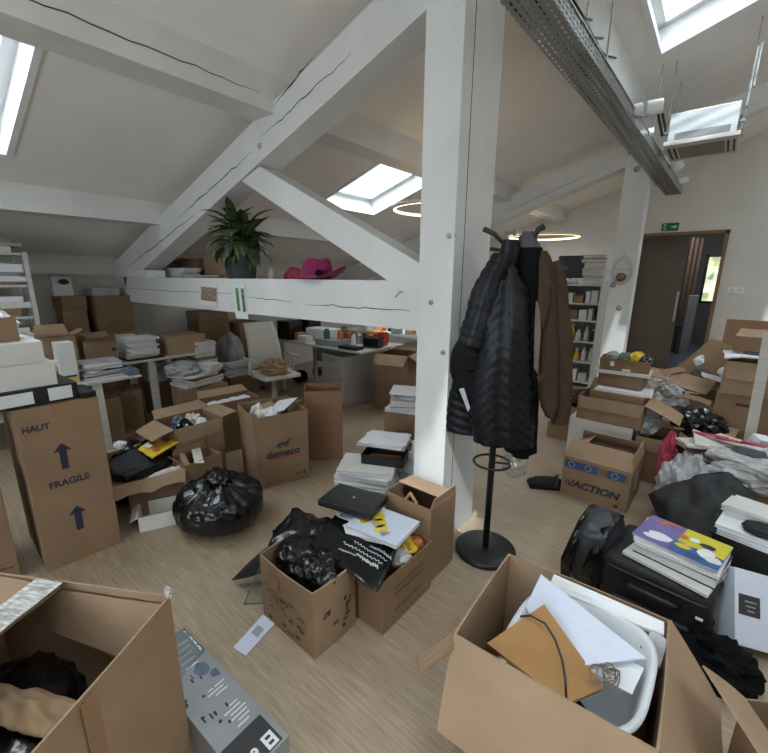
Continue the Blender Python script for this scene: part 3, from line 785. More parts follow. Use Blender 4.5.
# hanging air conditioning cassette
az = 2.70
pa, pb = F(664, 150, az), F(741, 131, az)
ay = (pa.y+pb.y)/2
ac = thing('air_conditioner', 'square ceiling air conditioner hanging on rods under bare roof', 'air conditioner', ((pa.x+pb.x)/2, ay+0.3, az))
w_ = pb.x-pa.x
bm = BM(); box(bm, (0, 0, 0.018), (w_, 0.62, 0.035), bev=0.008); link_mesh('panel', bm, 'ac_panel', ac)
bm = BM(); box(bm, (0, 0, -0.004), (w_*0.62, 0.40, 0.006)); link_mesh('intake_grille', bm, 'grille_dark', ac)
for k in range(2):
    for s in (-1, 1):
        bm = BM(); box(bm, (s*(w_/2-0.035-0.04*k), 0, -0.003), (0.014, 0.40, 0.006)); link_mesh('air_outlet', bm, 'ink', ac)
bm = BM(); box(bm, (-0.005, 0.0, 0.045+0.11), (w_*0.90, 0.54, 0.22), bev=0.006); link_mesh('casing', bm, 'ac_steel', ac)
bm = BM(); box(bm, (0.0, -0.273, 0.075), (w_*0.72, 0.004, 0.055)); link_mesh('insulation_strip', bm, 'grey_plastic', ac)
bm = BM(); box(bm, (w_*0.47, -0.02, 0.14), (0.04, 0.2, 0.12), bev=0.004); link_mesh('control_box', bm, 'grille_dark', ac)
for sx in (-1, 1):
    for sy in (-1, 1):
        x, y = sx*(w_*0.47+0.012), sy*0.24
        bm = BM(); tube(bm, [(x, y, 0.1), (x, y, ceil_z(ac.location.x+x)-az)], 0.006, 6); box(bm, (x, y, 0.12), (0.035, 0.04, 0.02)); link_mesh('rod', bm, 'steel', ac)
bm = BM(); box(bm, (w_*0.47+0.02, -0.26, 0.42), (0.012, 0.03, 0.42)); box(bm, (w_*0.47+0.04, -0.26, 0.50), (0.012, 0.03, 0.30)); link_mesh('strut', bm, 'steel', ac)
bm = BM(); box(bm, (-w_*0.47+0.0, -0.13, 0.32), (0.02, 0.03, 0.2), RY(-0.3)); box(bm, (-w_*0.47+0.03, -0.1, 0.32), (0.02, 0.03, 0.2), RY(-0.3)); link_mesh('bracket', bm, 'cable_black', ac)
bm = BM(); tube(bm, [(-w_*0.45, 0, 0.1), (-w_*0.5, 0.02, 0.08), (-w_*0.5-0.02, 0.25, 0.12)], 0.022, 8); link_mesh('pipe', bm, 'cable_tan', ac, True)

# ring pendant lamps
def ring_lamp(c, rad, label, top):
    t = thing('ring_pendant_lamp', label, 'pendant lamp', c, 0, 'glowing ring pendants')
    bm = BM(); torus(bm, rad, 0.016, None, 64, 8); link_mesh('ring', bm, 'white_gloss', t, True)
    bm = BM(); torus(bm, rad-0.012, 0.012, T(0, 0, -0.006), 64, 8); link_mesh('light_strip', bm, 'led_warm', t, True)
    tp_ = Vector(top)-Vector(c)
    for k in range(3):
        a = 2*PI*k/3+0.4
        bm = BM(); tube(bm, [(rad*math.cos(a), rad*math.sin(a), 0), tp_], 0.002, 4); link_mesh('wire', bm, 'grey_plastic', t)
    bm = BM(); lathe(bm, [(0.09, -0.03), (0.09, 0.0)], 24, T(*tp_)); link_mesh('ceiling_rose', bm, 'white_gloss', t, True)
    l = bpy.data.lights.new('ring_light', 'POINT'); l.energy = 1.3; l.color = (1.0, 0.62, 0.3); l.shadow_soft_size = 0.25
    o = bpy.data.objects.new('ring_light', l); COL.objects.link(o); o.location = (0, 0, 0.10); o.parent = t
pr = F(392, 208, 2.2)
c1 = Vector((pr.x+0.36, pr.y+0.30, 2.2))
ring_lamp(c1, 0.46, 'glowing ring pendant lamp half hidden behind the near post', (c1.x, c1.y, ceil_z(c1.x)))
c2 = Vector((-2.34, 6.95, 2.2))
ring_lamp(c2, 0.54, 'glowing ring pendant lamp above the far shelving and computer screen', (c2.x-0.2, c2.y+0.1, 2.60))

# ---- on the end wall
p, q = AY(661, 231.5, Y1), AY(679.5, 222.5, Y1)
es = thing('exit_sign', 'green running man exit sign above the doorway', 'exit sign', ((p.x+q.x)/2, Y1-0.006, (p.z+q.z)/2))
w_, h_ = q.x-p.x, q.z-p.z
bm = BM(); box(bm, (0, 0, 0), (w_, 0.012, h_), bev=0.002); link_mesh('plate', bm, 'exit_green', es)
bm = BM(); yy = -0.0075
def rq(x, z, w, h, a=0.0):
    ca, sa = math.cos(a), math.sin(a)
    quad(bm, [(x+dx*ca-dz*sa, yy, z+dx*sa+dz*ca) for dx, dz in ((-w/2, -h/2), (w/2, -h/2), (w/2, h/2), (-w/2, h/2))])
u_ = h_
rq(-0.30*w_, 0.0, 0.24*u_, 0.72*u_)                     # doorway
link_mesh('pictogram_door', bm, 'paper', es)
bm = BM(); yy = -0.0085
rq(-0.29*w_, 0.22*u_, 0.12*u_, 0.12*u_); rq(-0.29*w_, 0.04*u_, 0.10*u_, 0.28*u_, 0.3); rq(-0.33*w_, -0.18*u_, 0.07*u_, 0.28*u_, -0.5); rq(-0.25*w_, -0.18*u_, 0.07*u_, 0.28*u_, 0.5); rq(-0.27*w_, 0.10*u_, 0.3*u_, 0.06*u_, 0.4)
link_mesh('pictogram_runner', bm, 'exit_green', es)
bm = BM(); yy = -0.0075
rq(0.17*w_, 0, 0.35*u_, 0.16*u_); quad(bm, [(0.26*w_, yy, -0.26*u_), (0.42*w_, yy, 0), (0.42*w_, yy, 0.001), (0.26*w_, yy, 0.26*u_)])
link_mesh('pictogram_arrow', bm, 'paper', es)
p = AY(735.5, 290.5, Y1)
sw = thing('wall_switch', 'white double wall switch right of the doorway', 'light switch', (p.x, Y1, p.z))
bm = BM(); box(bm, (0, -0.006, 0), (0.19, 0.012, 0.09), bev=0.003); link_mesh('plate', bm, 'white_gloss', sw)
for s in (-1, 1):
    bm = BM(); box(bm, (s*0.045, -0.014, 0), (0.06, 0.006, 0.06), bev=0.002); link_mesh('rocker', bm, 'white_plain', sw)

# wire egg ornament on the far post
p = AY(622, 271, YT2)
og = thing('wire_ornament', 'egg shaped wire ornament hanging on the far post', 'ornament', (p.x, YT2-0.012, p.z-0.17))
for sc in (1.0, 0.80):
    bm = BM(); pts = []
    for k in range(33):
        a = 2*PI*k/32; pts.append((0.105*sc*math.sin(a), -0.01*(1-sc)*10, 0.16+0.155*sc*math.cos(a)*(1.12 if math.cos(a) > 0 else 0.95)))
    tube(bm, pts, 0.005, 6, caps=False); link_mesh('hoop', bm, 'steel', og, True)
bm = BM(); tube(bm, [(-0.1, -0.004, 0.19), (0.1, -0.004, 0.19)], 0.004, 6); link_mesh('cross_wire', bm, 'steel', og)
bm = BM(); tube(bm, [(0, -0.004, 0.33), (0, -0.004, 0.38), (0.02, -0.004, 0.39)], 0.004, 6); link_mesh('hook', bm, 'steel', og)
bm = BM(); blob(bm, (0, -0.012, 0.10), (0.05, 0.018, 0.045), 3, 0.5, 2.5, 3); link_mesh('dried_flower', bm, 'card_red', og, True)
# ================================================================== ON AND BEHIND THE TIE BEAM
BZ = 1.5275
# shelf board behind the beam
sb = BM(); box(sb, (-3.3, 2.36, 1.49), (4.0, 0.52, 0.03)); box(sb, (-5.0, 2.36, 0.745), (0.05, 0.45, 1.46)); box(sb, (-1.5, 2.36, 0.745), (0.05, 0.45, 1.46))
sb.free()
sh = thing('wall_shelf', 'long white shelf board fixed behind the tie beam', 'shelf', (-3.3, 2.32, 1.46))
bm = BM(); box(bm, (-3.3, 2.32, 1.475), (3.9, 0.50, 0.03)); wpart('board', bm, 'beam_white', sh)
for x in (-4.9, -3.9, -2.9, -1.9):
    bm = BM(); box(bm, (x, 2.06, 1.43), (0.03, 0.02, 0.12)); box(bm, (x, 2.30, 1.452), (0.03, 0.48, 0.016)); wpart('bracket', bm, 'grey_plastic', sh)
SZ = 1.491
# plank end on the beam at left
p, q = AY(113, 277, YT-0.04), AY(147, 277, YT-0.04)
slab('short white plank lying on the left end of the tie beam', ((p.x+q.x)/2, YT+0.06, BZ-0.002), (q.x-p.x, 0.18, 0.075), 0, 'beam_white', name='plank', cat='plank')
# potted plant
pc = AY(242, 279, 1.95)
pl = thing('potted_plant', 'leafy green plant in dark tapered pot on the tie beam', 'plant', (pc.x, 1.95, BZ))
bm = BM(); lathe(bm, [(0.105, 0), (0.112, 0.01), (0.148, 0.26), (0.152, 0.27), (0.140, 0.27), (0.132, 0.22)], 36); link_mesh('pot', bm, 'pot_grey', pl, True)
bm = BM(); lathe(bm, [(0.135, 0.225), (0.06, 0.24)], 24); link_mesh('soil', bm, 'soil', pl)
def leafblade(bm, base, az, el, ln, wd, droop):
    n = 7; p = Vector(base); d_el = el; L_ = []
    hd = Vector((math.cos(az), math.sin(az), 0)); side = Vector((-math.sin(az), math.cos(az), 0))
    for i in range(n+1):
        q = i/n
        w = wd*(math.sin(PI*min(1, q*0.92+0.08))**0.8)*(1 if q < 0.98 else 0.1)
        dirv = hd*math.cos(d_el)+Vector((0, 0, 1))*math.sin(d_el)
        nn = dirv.cross(side)
        L_.append((p+side*w+nn*(-0.25*w), p+nn*0.0, p-side*w+nn*(-0.25*w)))
        p = p+dirv*(ln/n); d_el -= droop/n
    g = [[bm.verts.new(x) for x in r_] for r_ in L_]
    for i in range(n):
        for k in range(2): bm.faces.new((g[i][k], g[i+1][k], g[i+1][k+1], g[i][k+1]))
bm = BM(); rng = random.Random(5)
for stem in ((-0.055, 0.0, 0.44), (0.05, 0.02, 0.36), (0.0, -0.03, 0.34), (0.085, -0.01, 0.30), (-0.02, 0.04, 0.38)):
    for k in range(19):
        h_ = 0.23 + (stem[2]-0.23)*(k/18)
        az = k*2.4+rng.uniform(-.3, .3); el = R(15+55*k/18)+rng.uniform(-.2, .2)
        leafblade(bm, (stem[0], stem[1], h_), az, el, rng.uniform(0.24, 0.36), rng.uniform(0.034, 0.050), rng.uniform(1.7, 2.8)*(1.1-0.5*k/18))
    tube(bm, [(stem[0]*0.8, stem[1]*0.8, 0.2), (stem[0], stem[1], stem[2])], 0.008, 6)
link_mesh('foliage', bm, 'leaf', pl)
# magenta hat
p, q = AY(298, 279, 1.95), AY(341, 279, 1.95)
hc = (p.x+q.x)/2; hw = (q.x-p.x)/2
ht = thing('sun_hat', 'magenta felt hat with floppy brim lying on the tie beam', 'hat', (hc, 1.945, BZ))
bm = BM(); rings = []
for r_, z_, wv in ((0.60, 0.03, 0), (0.62, 0.022, 0.1), (0.80, 0.018, 0.6), (1.0, 0.03, 1.3), (1.0, 0.036, 1.3), (0.80, 0.024, 0.6), (0.60, 0.035, 0)):
    rings.append([bm.verts.new((hw*r_*math.cos(a), hw*0.72*r_*math.sin(a), max(0.002, z_+wv*0.024*math.sin(2*a+0.6)+wv*0.02*math.cos(a)))) for a in [2*PI*k/40 for k in range(40)]])
for a, b_ in zip(rings, rings[1:]):
    for k in range(40): bm.faces.new((a[k], a[(k+1) % 40], b_[(k+1) % 40], b_[k]))
link_mesh('brim', bm, 'hat_magenta', ht, True)
bm = BM(); rings = []
for r_, z_ in ((0.64, 0.02), (0.63, 0.05), (0.60, 0.09), (0.54, 0.125), (0.42, 0.14), (0.2, 0.132), (0.02, 0.126)):
    rings.append([bm.verts.new((hw*r_*math.cos(a)*0.95-0.01, hw*0.62*r_*math.sin(a), z_+0.012*math.sin(3*a)*r_)) for a in [2*PI*k/40 for k in range(40)]])
for a, b_ in zip(rings, rings[1:]):
    for k in range(40): bm.faces.new((a[k], a[(k+1) % 40], b_[(k+1) % 40], b_[k]))
bm.faces.new(rings[-1]); link_mesh('crown', bm, 'hat_magenta', ht, True)
bm = BM(); blob(bm, (hw*0.55, -hw*0.44, 0.045), (0.035, 0.015, 0.02), 4, 0.4, 3, 3); link_mesh('bow', bm, 'wool_black', ht, True)
# two prints hanging on the beam face
def hung(label, pa, pb, pc_, pd, name='poster'):
    P = [AY(*v, YT-0.006) for v in (pa, pb, pc_, pd)]
    c = sum(P, Vector())/4
    t = thing(name, label, 'poster', c)
    bm = BM(); vs = [bm.verts.new(v) for v in P]+[bm.verts.new(v+Vector((0, 0.002, 0))) for v in P]
    for f in ((0, 1, 2, 3), (7, 6, 5, 4), (0, 4, 5, 1), (1, 5, 6, 2), (2, 6, 7, 3), (3, 7, 4, 0)): bm.faces.new([vs[k] for k in f])
    wpart('sheet', bm, 'paper', t); return t
t = hung('white sheet with a dark group photograph pinned on the tie beam', (200, 305), (217, 307), (217, 284.5), (200, 283.5))
bm = BM(); quad(bm, [AY(*v, YT-0.0075) for v in ((201, 300), (216.5, 302), (216.5, 288), (201, 286.5))]); wpart('photo', bm, 'photo_print', t)
t = hung('white sheet with two blue green strips hanging below the tie beam', (236, 318), (248.5, 319.5), (244.5, 284.5), (232, 283.5))
for u0, u1, v0, v1 in ((235, 238, 288, 311), (240.5, 243.5, 288.5, 312)):
    bm = BM(); quad(bm, [AY(*v, YT-0.0075) for v in ((u0+2.6, v1), (u1+2.6, v1), (u1, v0), (u0, v0))]); wpart('picture', bm, 'strip_print', t)

# things on the shelf behind the beam
def on_shelf(px0, px1, py1, label, m='card', y=2.35, d=0.2, z=SZ, **kw):
    p, q = AY(px0, 275, y), AY(px1, 275, y); top = AY((px0+px1)/2, py1, y).z
    return carton(label, (p.x, y), (q.x, y), d, max(0.03, top-z), z, m=m, closed=True, **kw)
on_shelf(153, 175, 258, 'brown carton at the left end of the shelf behind the beam', 'card', 2.34)
on_shelf(179, 200, 259, 'brown carton on the shelf above the left paper stack', 'card_dark', 2.34)
on_shelf(205, 226, 255, 'pale brown carton on the shelf just left of the plant pot', 'card_pale', 2.36)
p = AY(186, 275, 2.16)
zt = pile(-5.02, 2.19, SZ, 5, 0.30, 0.2, 0.014, 0, 'brown bound book on the shelf end nearest the wall', 'books at the left end of the beam shelf', name='book', cat='book', mats=['card', 'card_dark', 'grey_paper'])
p, q = AY(168, 275, 2.18), AY(192, 275, 2.18)
pile((p.x+q.x)/2, 2.19, SZ, 10, (q.x-p.x)*0.9, 0.21, 0.013, 0, 'white paper pad in the stack left of the plant on the shelf', 'white pads on the beam shelf', name='paper_pad', cat='paper')
p, q = AY(193, 275, 2.18), AY(212, 275, 2.18)
pile((p.x+q.x)/2, 2.19, SZ, 5, (q.x-p.x)*0.9, 0.2, 0.013, 0, 'white folder in the low stack beside the plant on the shelf', 'white folders on the beam shelf', m='paper_warm', name='folder', cat='folder')
p, q = AY(213, 275, 2.16), AY(228, 275, 2.16)
slab('small red box on the beam shelf left of the plant', ((p.x+q.x)/2, 2.17, SZ), (q.x-p.x, 0.15, 0.045), 0, 'ink_red')
p = AY(271, 274, 2.2)
bt = thing('bottle', 'small white bottle on the shelf right of the plant', 'bottle', (p.x, 2.2, SZ))
bm = BM(); lathe(bm, [(0.028, 0), (0.03, 0.01), (0.03, 0.08), (0.012, 0.10), (0.012, 0.115)], 16); link_mesh('body', bm, 'white_plain', bt, True)
bm = BM(); lathe(bm, [(0.014, 0.113), (0.014, 0.13)], 12); link_mesh('cap', bm, 'paper', bt)
p, q = AY(262, 275, 2.15), AY(312, 275, 2.15)
slab('thin white board lying on the shelf between plant and hat', ((p.x+q.x)/2, 2.17, SZ), (q.x-p.x, 0.16, 0.018), 0, 'white_plain', name='board', cat='board')
p = AY(296, 275, 2.35)
crumple('crumpled red and pink bag on the shelf left of the hat', (p.x, 2.36, SZ+0.055), (0.11, 0.1, 0.075), 'pink_red', 5, SZ, 'bag', 'bag', 0.4)
# ================================================================== LEFT: TALL CARTON, TABLES, RACK
P = F(48, 573); Q = F(122, 542)
ht_ = carton('tall brown shipping carton with FRAGILE print and two up arrows', P, Q, 0.52, 0.905, m='card', closed=True, tape=False)
w_, d_, h_ = ht_['w'], ht_['d'], ht_['h']
Mi = inv(ht_)
def onface(px, py):                     # local (u, z) on the printed face
    g = AX(px, py, (P.x+Q.x)/2+0.001); l = Mi @ g; return l.x, l.z
u, z = onface(36, 429); text('HAUT', 0.044, T(u, -d_/2-0.0015, z) @ FRONT, 'ink_navy', ht_, bold=0.03, sx=0.92)
u, z = onface(70, 481); text('FRAGILE', 0.050, T(u, -d_/2-0.0015, z) @ FRONT, 'ink_navy', ht_, bold=0.03, sx=0.95)
for px, py in ((63.5, 456), (78.5, 517.5)):
    u, z = onface(px, py); bm = BM(); y_ = -d_/2-0.0015; a_ = 0.072
    quad(bm, [(u-0.016, y_, z-a_), (u+0.016, y_, z-a_), (u+0.016, y_, z+a_*0.45), (u-0.016, y_, z+a_*0.45)])
    bm.faces.new([bm.verts.new(v) for v in ((u-0.040, y_, z+a_*0.4), (u+0.040, y_, z+a_*0.4), (u, y_, z+a_))])
    link_mesh('arrow', bm, 'ink_navy', ht_)
bm = BM(); box(bm, (0, 0, h_+0.0006), (0.055, d_+0.002, 0.0012)); box(bm, (0, -d_/2-0.0006, h_-0.035), (0.055, 0.0012, 0.07)); link_mesh('tape', bm, 'tape_brown', ht_)
bm = BM(); box(bm, (0, -d_/2-0.0006, 0.045), (0.055, 0.0012, 0.09)); link_mesh('tape', bm, 'tape_brown', ht_)
clean(ht_)
# on top of it
def boxX(label, y0, y1, xf, d, h, z, m='white_plain', name='box', cat='box', rz=0.0, group=None, bev=0.003):
    """block whose long face looks to +X: front at x = xf, from y0 to y1"""
    t = thing(name, label, cat, (xf-d/2, (y0+y1)/2, z), R(90)+rz, group)
    t['w'], t['d'], t['h'] = y1-y0, d, h
    bm = BM(); box(bm, (0, 0, h/2), (y1-y0, d, h), bev=bev); link_mesh('body', bm, m, t); return t
zz = 0.907
y0 = AX(3, 400, -2.60).y
b_ = boxX('black file box with two white labels on the tall carton', 0.10, 0.585, -2.575, 0.34, 0.088, zz, 'black_plastic', rz=R(2))
mark(b_, [(-0.03, 0.045, 0.17, 0.062)], 'paper', 'label'); mark(b_, [(0.165, 0.045, 0.10, 0.066)], 'paper', 'label'); clean(b_)
slab('loose black folder beside the labelled file box on the tall carton', (-2.66, 0.625, zz), (0.22, 0.07, 0.03), 0, 'black_plastic', name='folder', cat='folder')
b_ = boxX('lower white archive box stacked above the labelled file box', 0.05, 0.515, -2.60, 0.33, 0.118, 0.996, 'white_plain'); clean(b_)
b_ = boxX('upper white archive box with lifted lid at the left edge', 0.0, 0.485, -2.63, 0.36, 0.105, 1.115, 'paper_warm', rz=R(1))
mark(b_, [(0.02, 0.07, 0.10, 0.006)], 'ink_brown'); clean(b_)
t = carton('open brown carton holding papers topmost at the left edge', (-2.72, 0.10), (-2.72, 0.42), 0.3, 0.12, 1.221, flaps={'b': (8, 0.10)}, bulge=0.004); clean(t)
crumple('crumpled papers sticking out of the topmost left carton', (-2.86, 0.33, 1.30), (0.1, 0.09, 0.07), 'paper', 3, 1.23)
crumple('grey wrapped bundle in the topmost left carton beside the papers', (-2.85, 0.17, 1.30), (0.07, 0.06, 0.06), 'grey_paper', 4, 1.23, 'bundle', 'bundle', 0.4)
# carton at the left border on the floor
t = carton('plain brown carton on the floor cut by the left edge', (-2.62, -0.16), (-2.60, 0.215), 0.4, 0.60, m='card', closed=True); scribble(t, 0.05, 0.16, 0.03, 0.12, 6); clean(t)
crumple('grey translucent bag wedged behind the left border carton', (-2.80, 0.10, 0.74), (0.13, 0.12, 0.15), 'poly', 7, 0.603, 'plastic_bag', 'bag', 0.6)

# two trestle tables
def trestle(label, x, ya, yb, d, h, legs, group=None):
    t = thing('trestle_table', label, 'table', (x-d/2, (ya+yb)/2, 0))
    bm = BM(); box(bm, (x-d/2, (ya+yb)/2, h-0.011), (d, yb-ya, 0.022), bev=0.003); wpart('tabletop', bm, 'wood_table', t)
    for yy, xx, lean in legs:
        bm = BM(); vs = []
        for zq, q in ((0, 1), (h-0.022, 0)):
            for dx, dy in ((-0.018, -0.033), (0.018, -0.033), (0.018, 0.033), (-0.018, 0.033)): vs.append(bm.verts.new((xx+dx+lean*q, yy+dy, zq)))
        for f in ((0, 3, 2, 1), (4, 5, 6, 7), (0, 1, 5, 4), (1, 2, 6, 5), (2, 3, 7, 6), (3, 0, 4, 7)): bm.faces.new([vs[k] for k in f])
        wpart('leg', bm, 'wood_table', t)
    bm = BM(); box(bm, (x-d/2, (ya+yb)/2, h-0.05), (d*0.8, 0.05, 0.05)); wpart('apron', bm, 'wood_table', t)
    return t
TH = 0.685
trestle('low white trestle table under laptops and boxes behind the tall carton', -3.90, 0.50, 1.37, 0.72, TH, ((1.03, -3.93, 0.02), (1.03, -4.53, -0.03), (0.58, -3.95, 0.02), (0.58, -4.53, -0.03)))
trestle('white trestle table with pale leg carrying the white paper stack', -4.40, 1.40, 2.02+0.28, 0.62, TH+0.03, ((1.66, -4.43, 0.02), (1.66, -4.95, -0.04), (2.22, -4.43, 0.02)))
TT = TH+0.031
# on the low table
x = -3.98; p, q = AX(59, 381, x), AX(80, 381, x)
t = boxX('tall white upright box on the low trestle table', p.y+0.02, q.y, x, 0.12, AX(70, 342, x).z-TH-0.001, TH+0.001, 'white_plain')
mark(t, [(0, 0.028, (q.y-p.y)*0.86, 0.045)], 'yellow_dull', 'label'); mark(t, [(0, 0.062, (q.y-p.y)*0.7, 0.018)], 'ink', 'label'); clean(t)
x = -4.02; p, q = AX(47, 380, x), AX(61, 380, x)
t = boxX('small photo printed box with yellow base beside the upright white box', p.y-0.02, p.y+0.10, x, 0.10, 0.19, TH+0.001, 'paper_warm')
mark(t, [(0, 0.03, 0.10, 0.05)], 'yellow_dull', 'label'); mark(t, [(0, 0.11, 0.085, 0.08)], 'photo_print', 'picture'); clean(t)
slab('curved white bag like carton behind the photo printed box', (-4.22, p.y-0.05, TH+0.001), (0.14, 0.16, 0.23), 0, 'paper', 0, 0.12)
zt = pile(-4.17, 1.12, TH+0.001, 3, 0.30, 0.34, 0.022, 0.1, 'flat dark device in the pile on the low trestle table', 'dark devices on the low table', name='laptop', cat='laptop', mats=['grey_plastic', 'black_plastic', 'black_gloss'])
sheet('white sheet poking out of the dark device pile', (-4.12, 1.02), 0.26, 0.14, 0.5, zt+0.001, 'paper')
pile(-4.15, 1.13, zt+0.005, 2, 0.28, 0.30, 0.03, -0.1, 'black laptop on top of the pile on the low trestle table', 'black laptops on the low table', name='laptop', cat='laptop', mats=['black_gloss', 'grey_paper'])
slab('blue grey tray at the right end of the low trestle table', (-4.06, 1.315, TH+0.001), (0.3, 0.09, 0.05), 0.0, 'blue_sheet', name='tray', cat='tray')
t = carton('brown carton with pink painted flaps on the low table', (-4.40, 0.80), (-4.40, 1.05), 0.17, 0.34, TH+0.001, flaps={'f': (75, 0.09), 'l': (60, 0.09), 'r': (60, 0.09), 'b': (30, 0.10)}, m='card_pale', bulge=0.003)
[mark(t, [q_], 'pink_red', 'painted_flower') for q_ in ((-0.05, 0.17, 0.07, 0.05, 0.02), (0.06, 0.20, 0.06, 0.04, -0.01), (0.0, 0.09, 0.05, 0.05, 0.02))]
for u_, s_ in ((-0.07, .05), (0.05, .07)):
    bm = BM(); f_ = 0.05; yq, zq = -0.085-f_*math.sin(R(76))-0.002, 0.34+f_*math.cos(R(76))+0.008; quad(bm, [(u_-s_/2, yq-0.025, zq-0.005), (u_+s_/2, yq-0.02, zq-0.004), (u_+s_*.4, yq+0.025, zq+0.008), (u_-s_*.4, yq+0.02, zq+0.007)]); link_mesh('painted_flower', bm, 'pink_red', t)
mark(t, [(0.03, 0.1, 0.12, 0.012), (-0.02, 0.05, 0.1, 0.01)], 'ink_brown'); clean(t)
t = carton('open brown carton with dark handle strip beside the pink painted one', (-4.42, 1.11), (-4.42, 1.37), 0.17, 0.26, TH+0.001, flaps={'f': (35, 0.06), 'b': (15, 0.07)}, m='card', bulge=0.003)
mark(t, [(0.06, 0.17, 0.13, 0.03)], 'ink_navy', 'handle_strip'); clean(t)
slab('small translucent white box between the carton and white paper stack', (-4.84, 1.60, TT), (0.14, 0.17, 0.22), 0, 'white_plain')
# on the second table
p, q = AX(126, 357, -4.47), AX(160, 357, -4.47)
yc = (p.y+q.y)/2
slab('black tray under the white paper stack on the trestle table', (-4.58, yc+0.01, TT), (0.32, q.y-p.y+0.04, 0.018), 0, 'black_plastic', name='tray', cat='tray')
zt = pile(-4.57, yc, TT+0.0195, 10, 0.27, (q.y-p.y)*0.92, 0.021, 0.0, 'thick white catalogue in the stack at the trestle table front', 'white catalogues on the trestle table', name='catalogue', cat='catalogue', mats=['paper', 'paper_blue', 'paper_warm'], jit=0.015)
p, q = AX(170, 352, -4.42), AX(207, 350, -4.42)
t = carton('square brown carton at the right end of the trestle table', (-4.43, p.y), (-4.43, q.y), 0.30, 0.205, TT, m='card_pale', closed=True, tape=False)
mark(t, [(0, 0.115, q.y-p.y-0.01, 0.004)], 'card_dark', 'seam'); clean(t)
# beneath the tables
def floorbox(label, A, B, toppy, d, m='card', group=None, **kw):
    a, b_ = F(*A), F(*B); h = HZ(A[0], toppy, a)
    t = carton(label, a, b_, d, h, m=m, closed=kw.pop('closed', True), **kw); return t
t = floorbox('brown carton under the low table behind the tall carton', (113, 433), (146, 427), 394, 0.3, 'card'); mark(t, [(0.08, t['h']*0.8, 0.012, 0.012)], 'ink'); clean(t)
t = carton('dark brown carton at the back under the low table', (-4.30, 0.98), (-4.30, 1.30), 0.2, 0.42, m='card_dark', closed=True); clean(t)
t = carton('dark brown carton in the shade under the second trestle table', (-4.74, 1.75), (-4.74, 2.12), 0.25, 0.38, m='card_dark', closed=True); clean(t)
slab('pale translucent storage box under the second trestle table', (-4.86, 1.93, 0.383), (0.25, 0.34, 0.22), 0, 'poly', name='storage_box', cat='box')
slab('white cardboard tube lying below the trestle tables', (-3.86, 1.42, 0.0), (0.05, 0.30, 0.05), 0.05, 'paper_warm', name='cardboard_tube', cat='tube', bev=0.02)

# metal shelf rack by the left border
rk = thing('shelf_rack', 'grey metal shelf rack full of papers at the far left', 'shelf rack', (-4.95, 0.43, 0))
RX0, RX1, RY0, RY1, RTOP = -5.12, -4.66, 0.0, 0.86, 1.73
for xx in (RX0, RX1):
    for yy in (RY0, RY1):
        bm = BM(); box(bm, (xx, yy, RTOP/2), (0.03, 0.03, RTOP)); wpart('upright', bm, 'desk_grey', rk)
LV = [0.30, 0.60, 0.90, 1.18, 1.45, 1.715]
for zq in LV:
    bm = BM(); box(bm, ((RX0+RX1)/2, (RY0+RY1)/2, zq), (RX1-RX0-0.032, RY1-RY0-0.032, 0.02)); wpart('shelf', bm, 'desk_grey', rk)
for lv, spec in ((3, [('card', 0.07), ('paper_warm', 0.05), ('paper', 0.05)]), (4, [('card', 0.025), ('paper', 0.045), ('grey_paper', 0.03), ('paper', 0.07)]), (5, [('paper_warm', 0.05), ('grey_paper', 0.03), ('card_pale', 0.035)]), (2, [('card', 0.06), ('paper', 0.07), ('paper_warm', 0.05)])):
    for col in (0, 1):
        z_ = LV[lv]+0.0105
        for k, (mm, th) in enumerate(spec):
            slab(['paper bundle lying on the left rack', 'cardboard folder lying on the left rack'][0], (-4.88, 0.19+0.42*col+0.05*(k % 2), z_), (0.36, 0.34+0.02*((k*3) % 4), th), random.uniform(-.05, .05), mm, name='paper_bundle', cat='paper', group='paper bundles on the left rack')
            z_ += th+0.001
# stored goods along the knee wall
def wallstack(y0, y1, hs, xf, d, mats, label, group):
    z_ = 0
    for k, h in enumerate(hs):
        t = carton(label, (xf+random.uniform(-.02, .02), y0+random.uniform(0, .02)), (xf+random.uniform(-.02, .02), y1-random.uniform(0, .02)), d, h, z_, m=mats[k % len(mats)], closed=True, group=group, tape=k % 2 == 0)
        clean(t); z_ += h+0.001
    return z_
zt = wallstack(1.20, 1.44, [0.42, 0.40, 0.36, 0.14], -5.35, 0.32, ['card_dark', 'card', 'card', 'card'], 'brown carton in the column against the knee wall near the rack', 'cartons by the knee wall near the rack')
slab('white box with black cat like print on the knee wall cartons', (-5.46, 1.27, zt), (0.05, 0.17, 0.20), 0.05, 'paper', 0, -0.08)
bm = BM(); blob(bm, (-5.425, 1.28, zt+0.15), (0.006, 0.04, 0.025), 3, 0.5, 2); solo('black_ornament', bm, 'ink', 'black splotch shaped card stuck to the white knee wall box', 'card')
zt = wallstack(1.48, 1.88, [0.5, 0.42, 0.40], -5.28, 0.36, ['card_dark', 'card', 'card_dark'], 'brown carton in the wide column against the knee wall', 'cartons in the wide knee wall column')
slab('grey wrapped parcel on the wide knee wall column', (-5.46, 1.62, zt), (0.28, 0.26, 0.09), 0.05, 'grey_paper', name='parcel', cat='parcel')
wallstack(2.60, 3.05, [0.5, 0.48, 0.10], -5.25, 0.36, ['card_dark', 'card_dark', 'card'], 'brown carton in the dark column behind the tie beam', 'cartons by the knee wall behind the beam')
wallstack(3.15, 3.55, [0.45, 0.45], -5.22, 0.38, ['card_dark', 'card'], 'brown carton in the dim column beyond the grey sack', 'cartons by the knee wall far along')
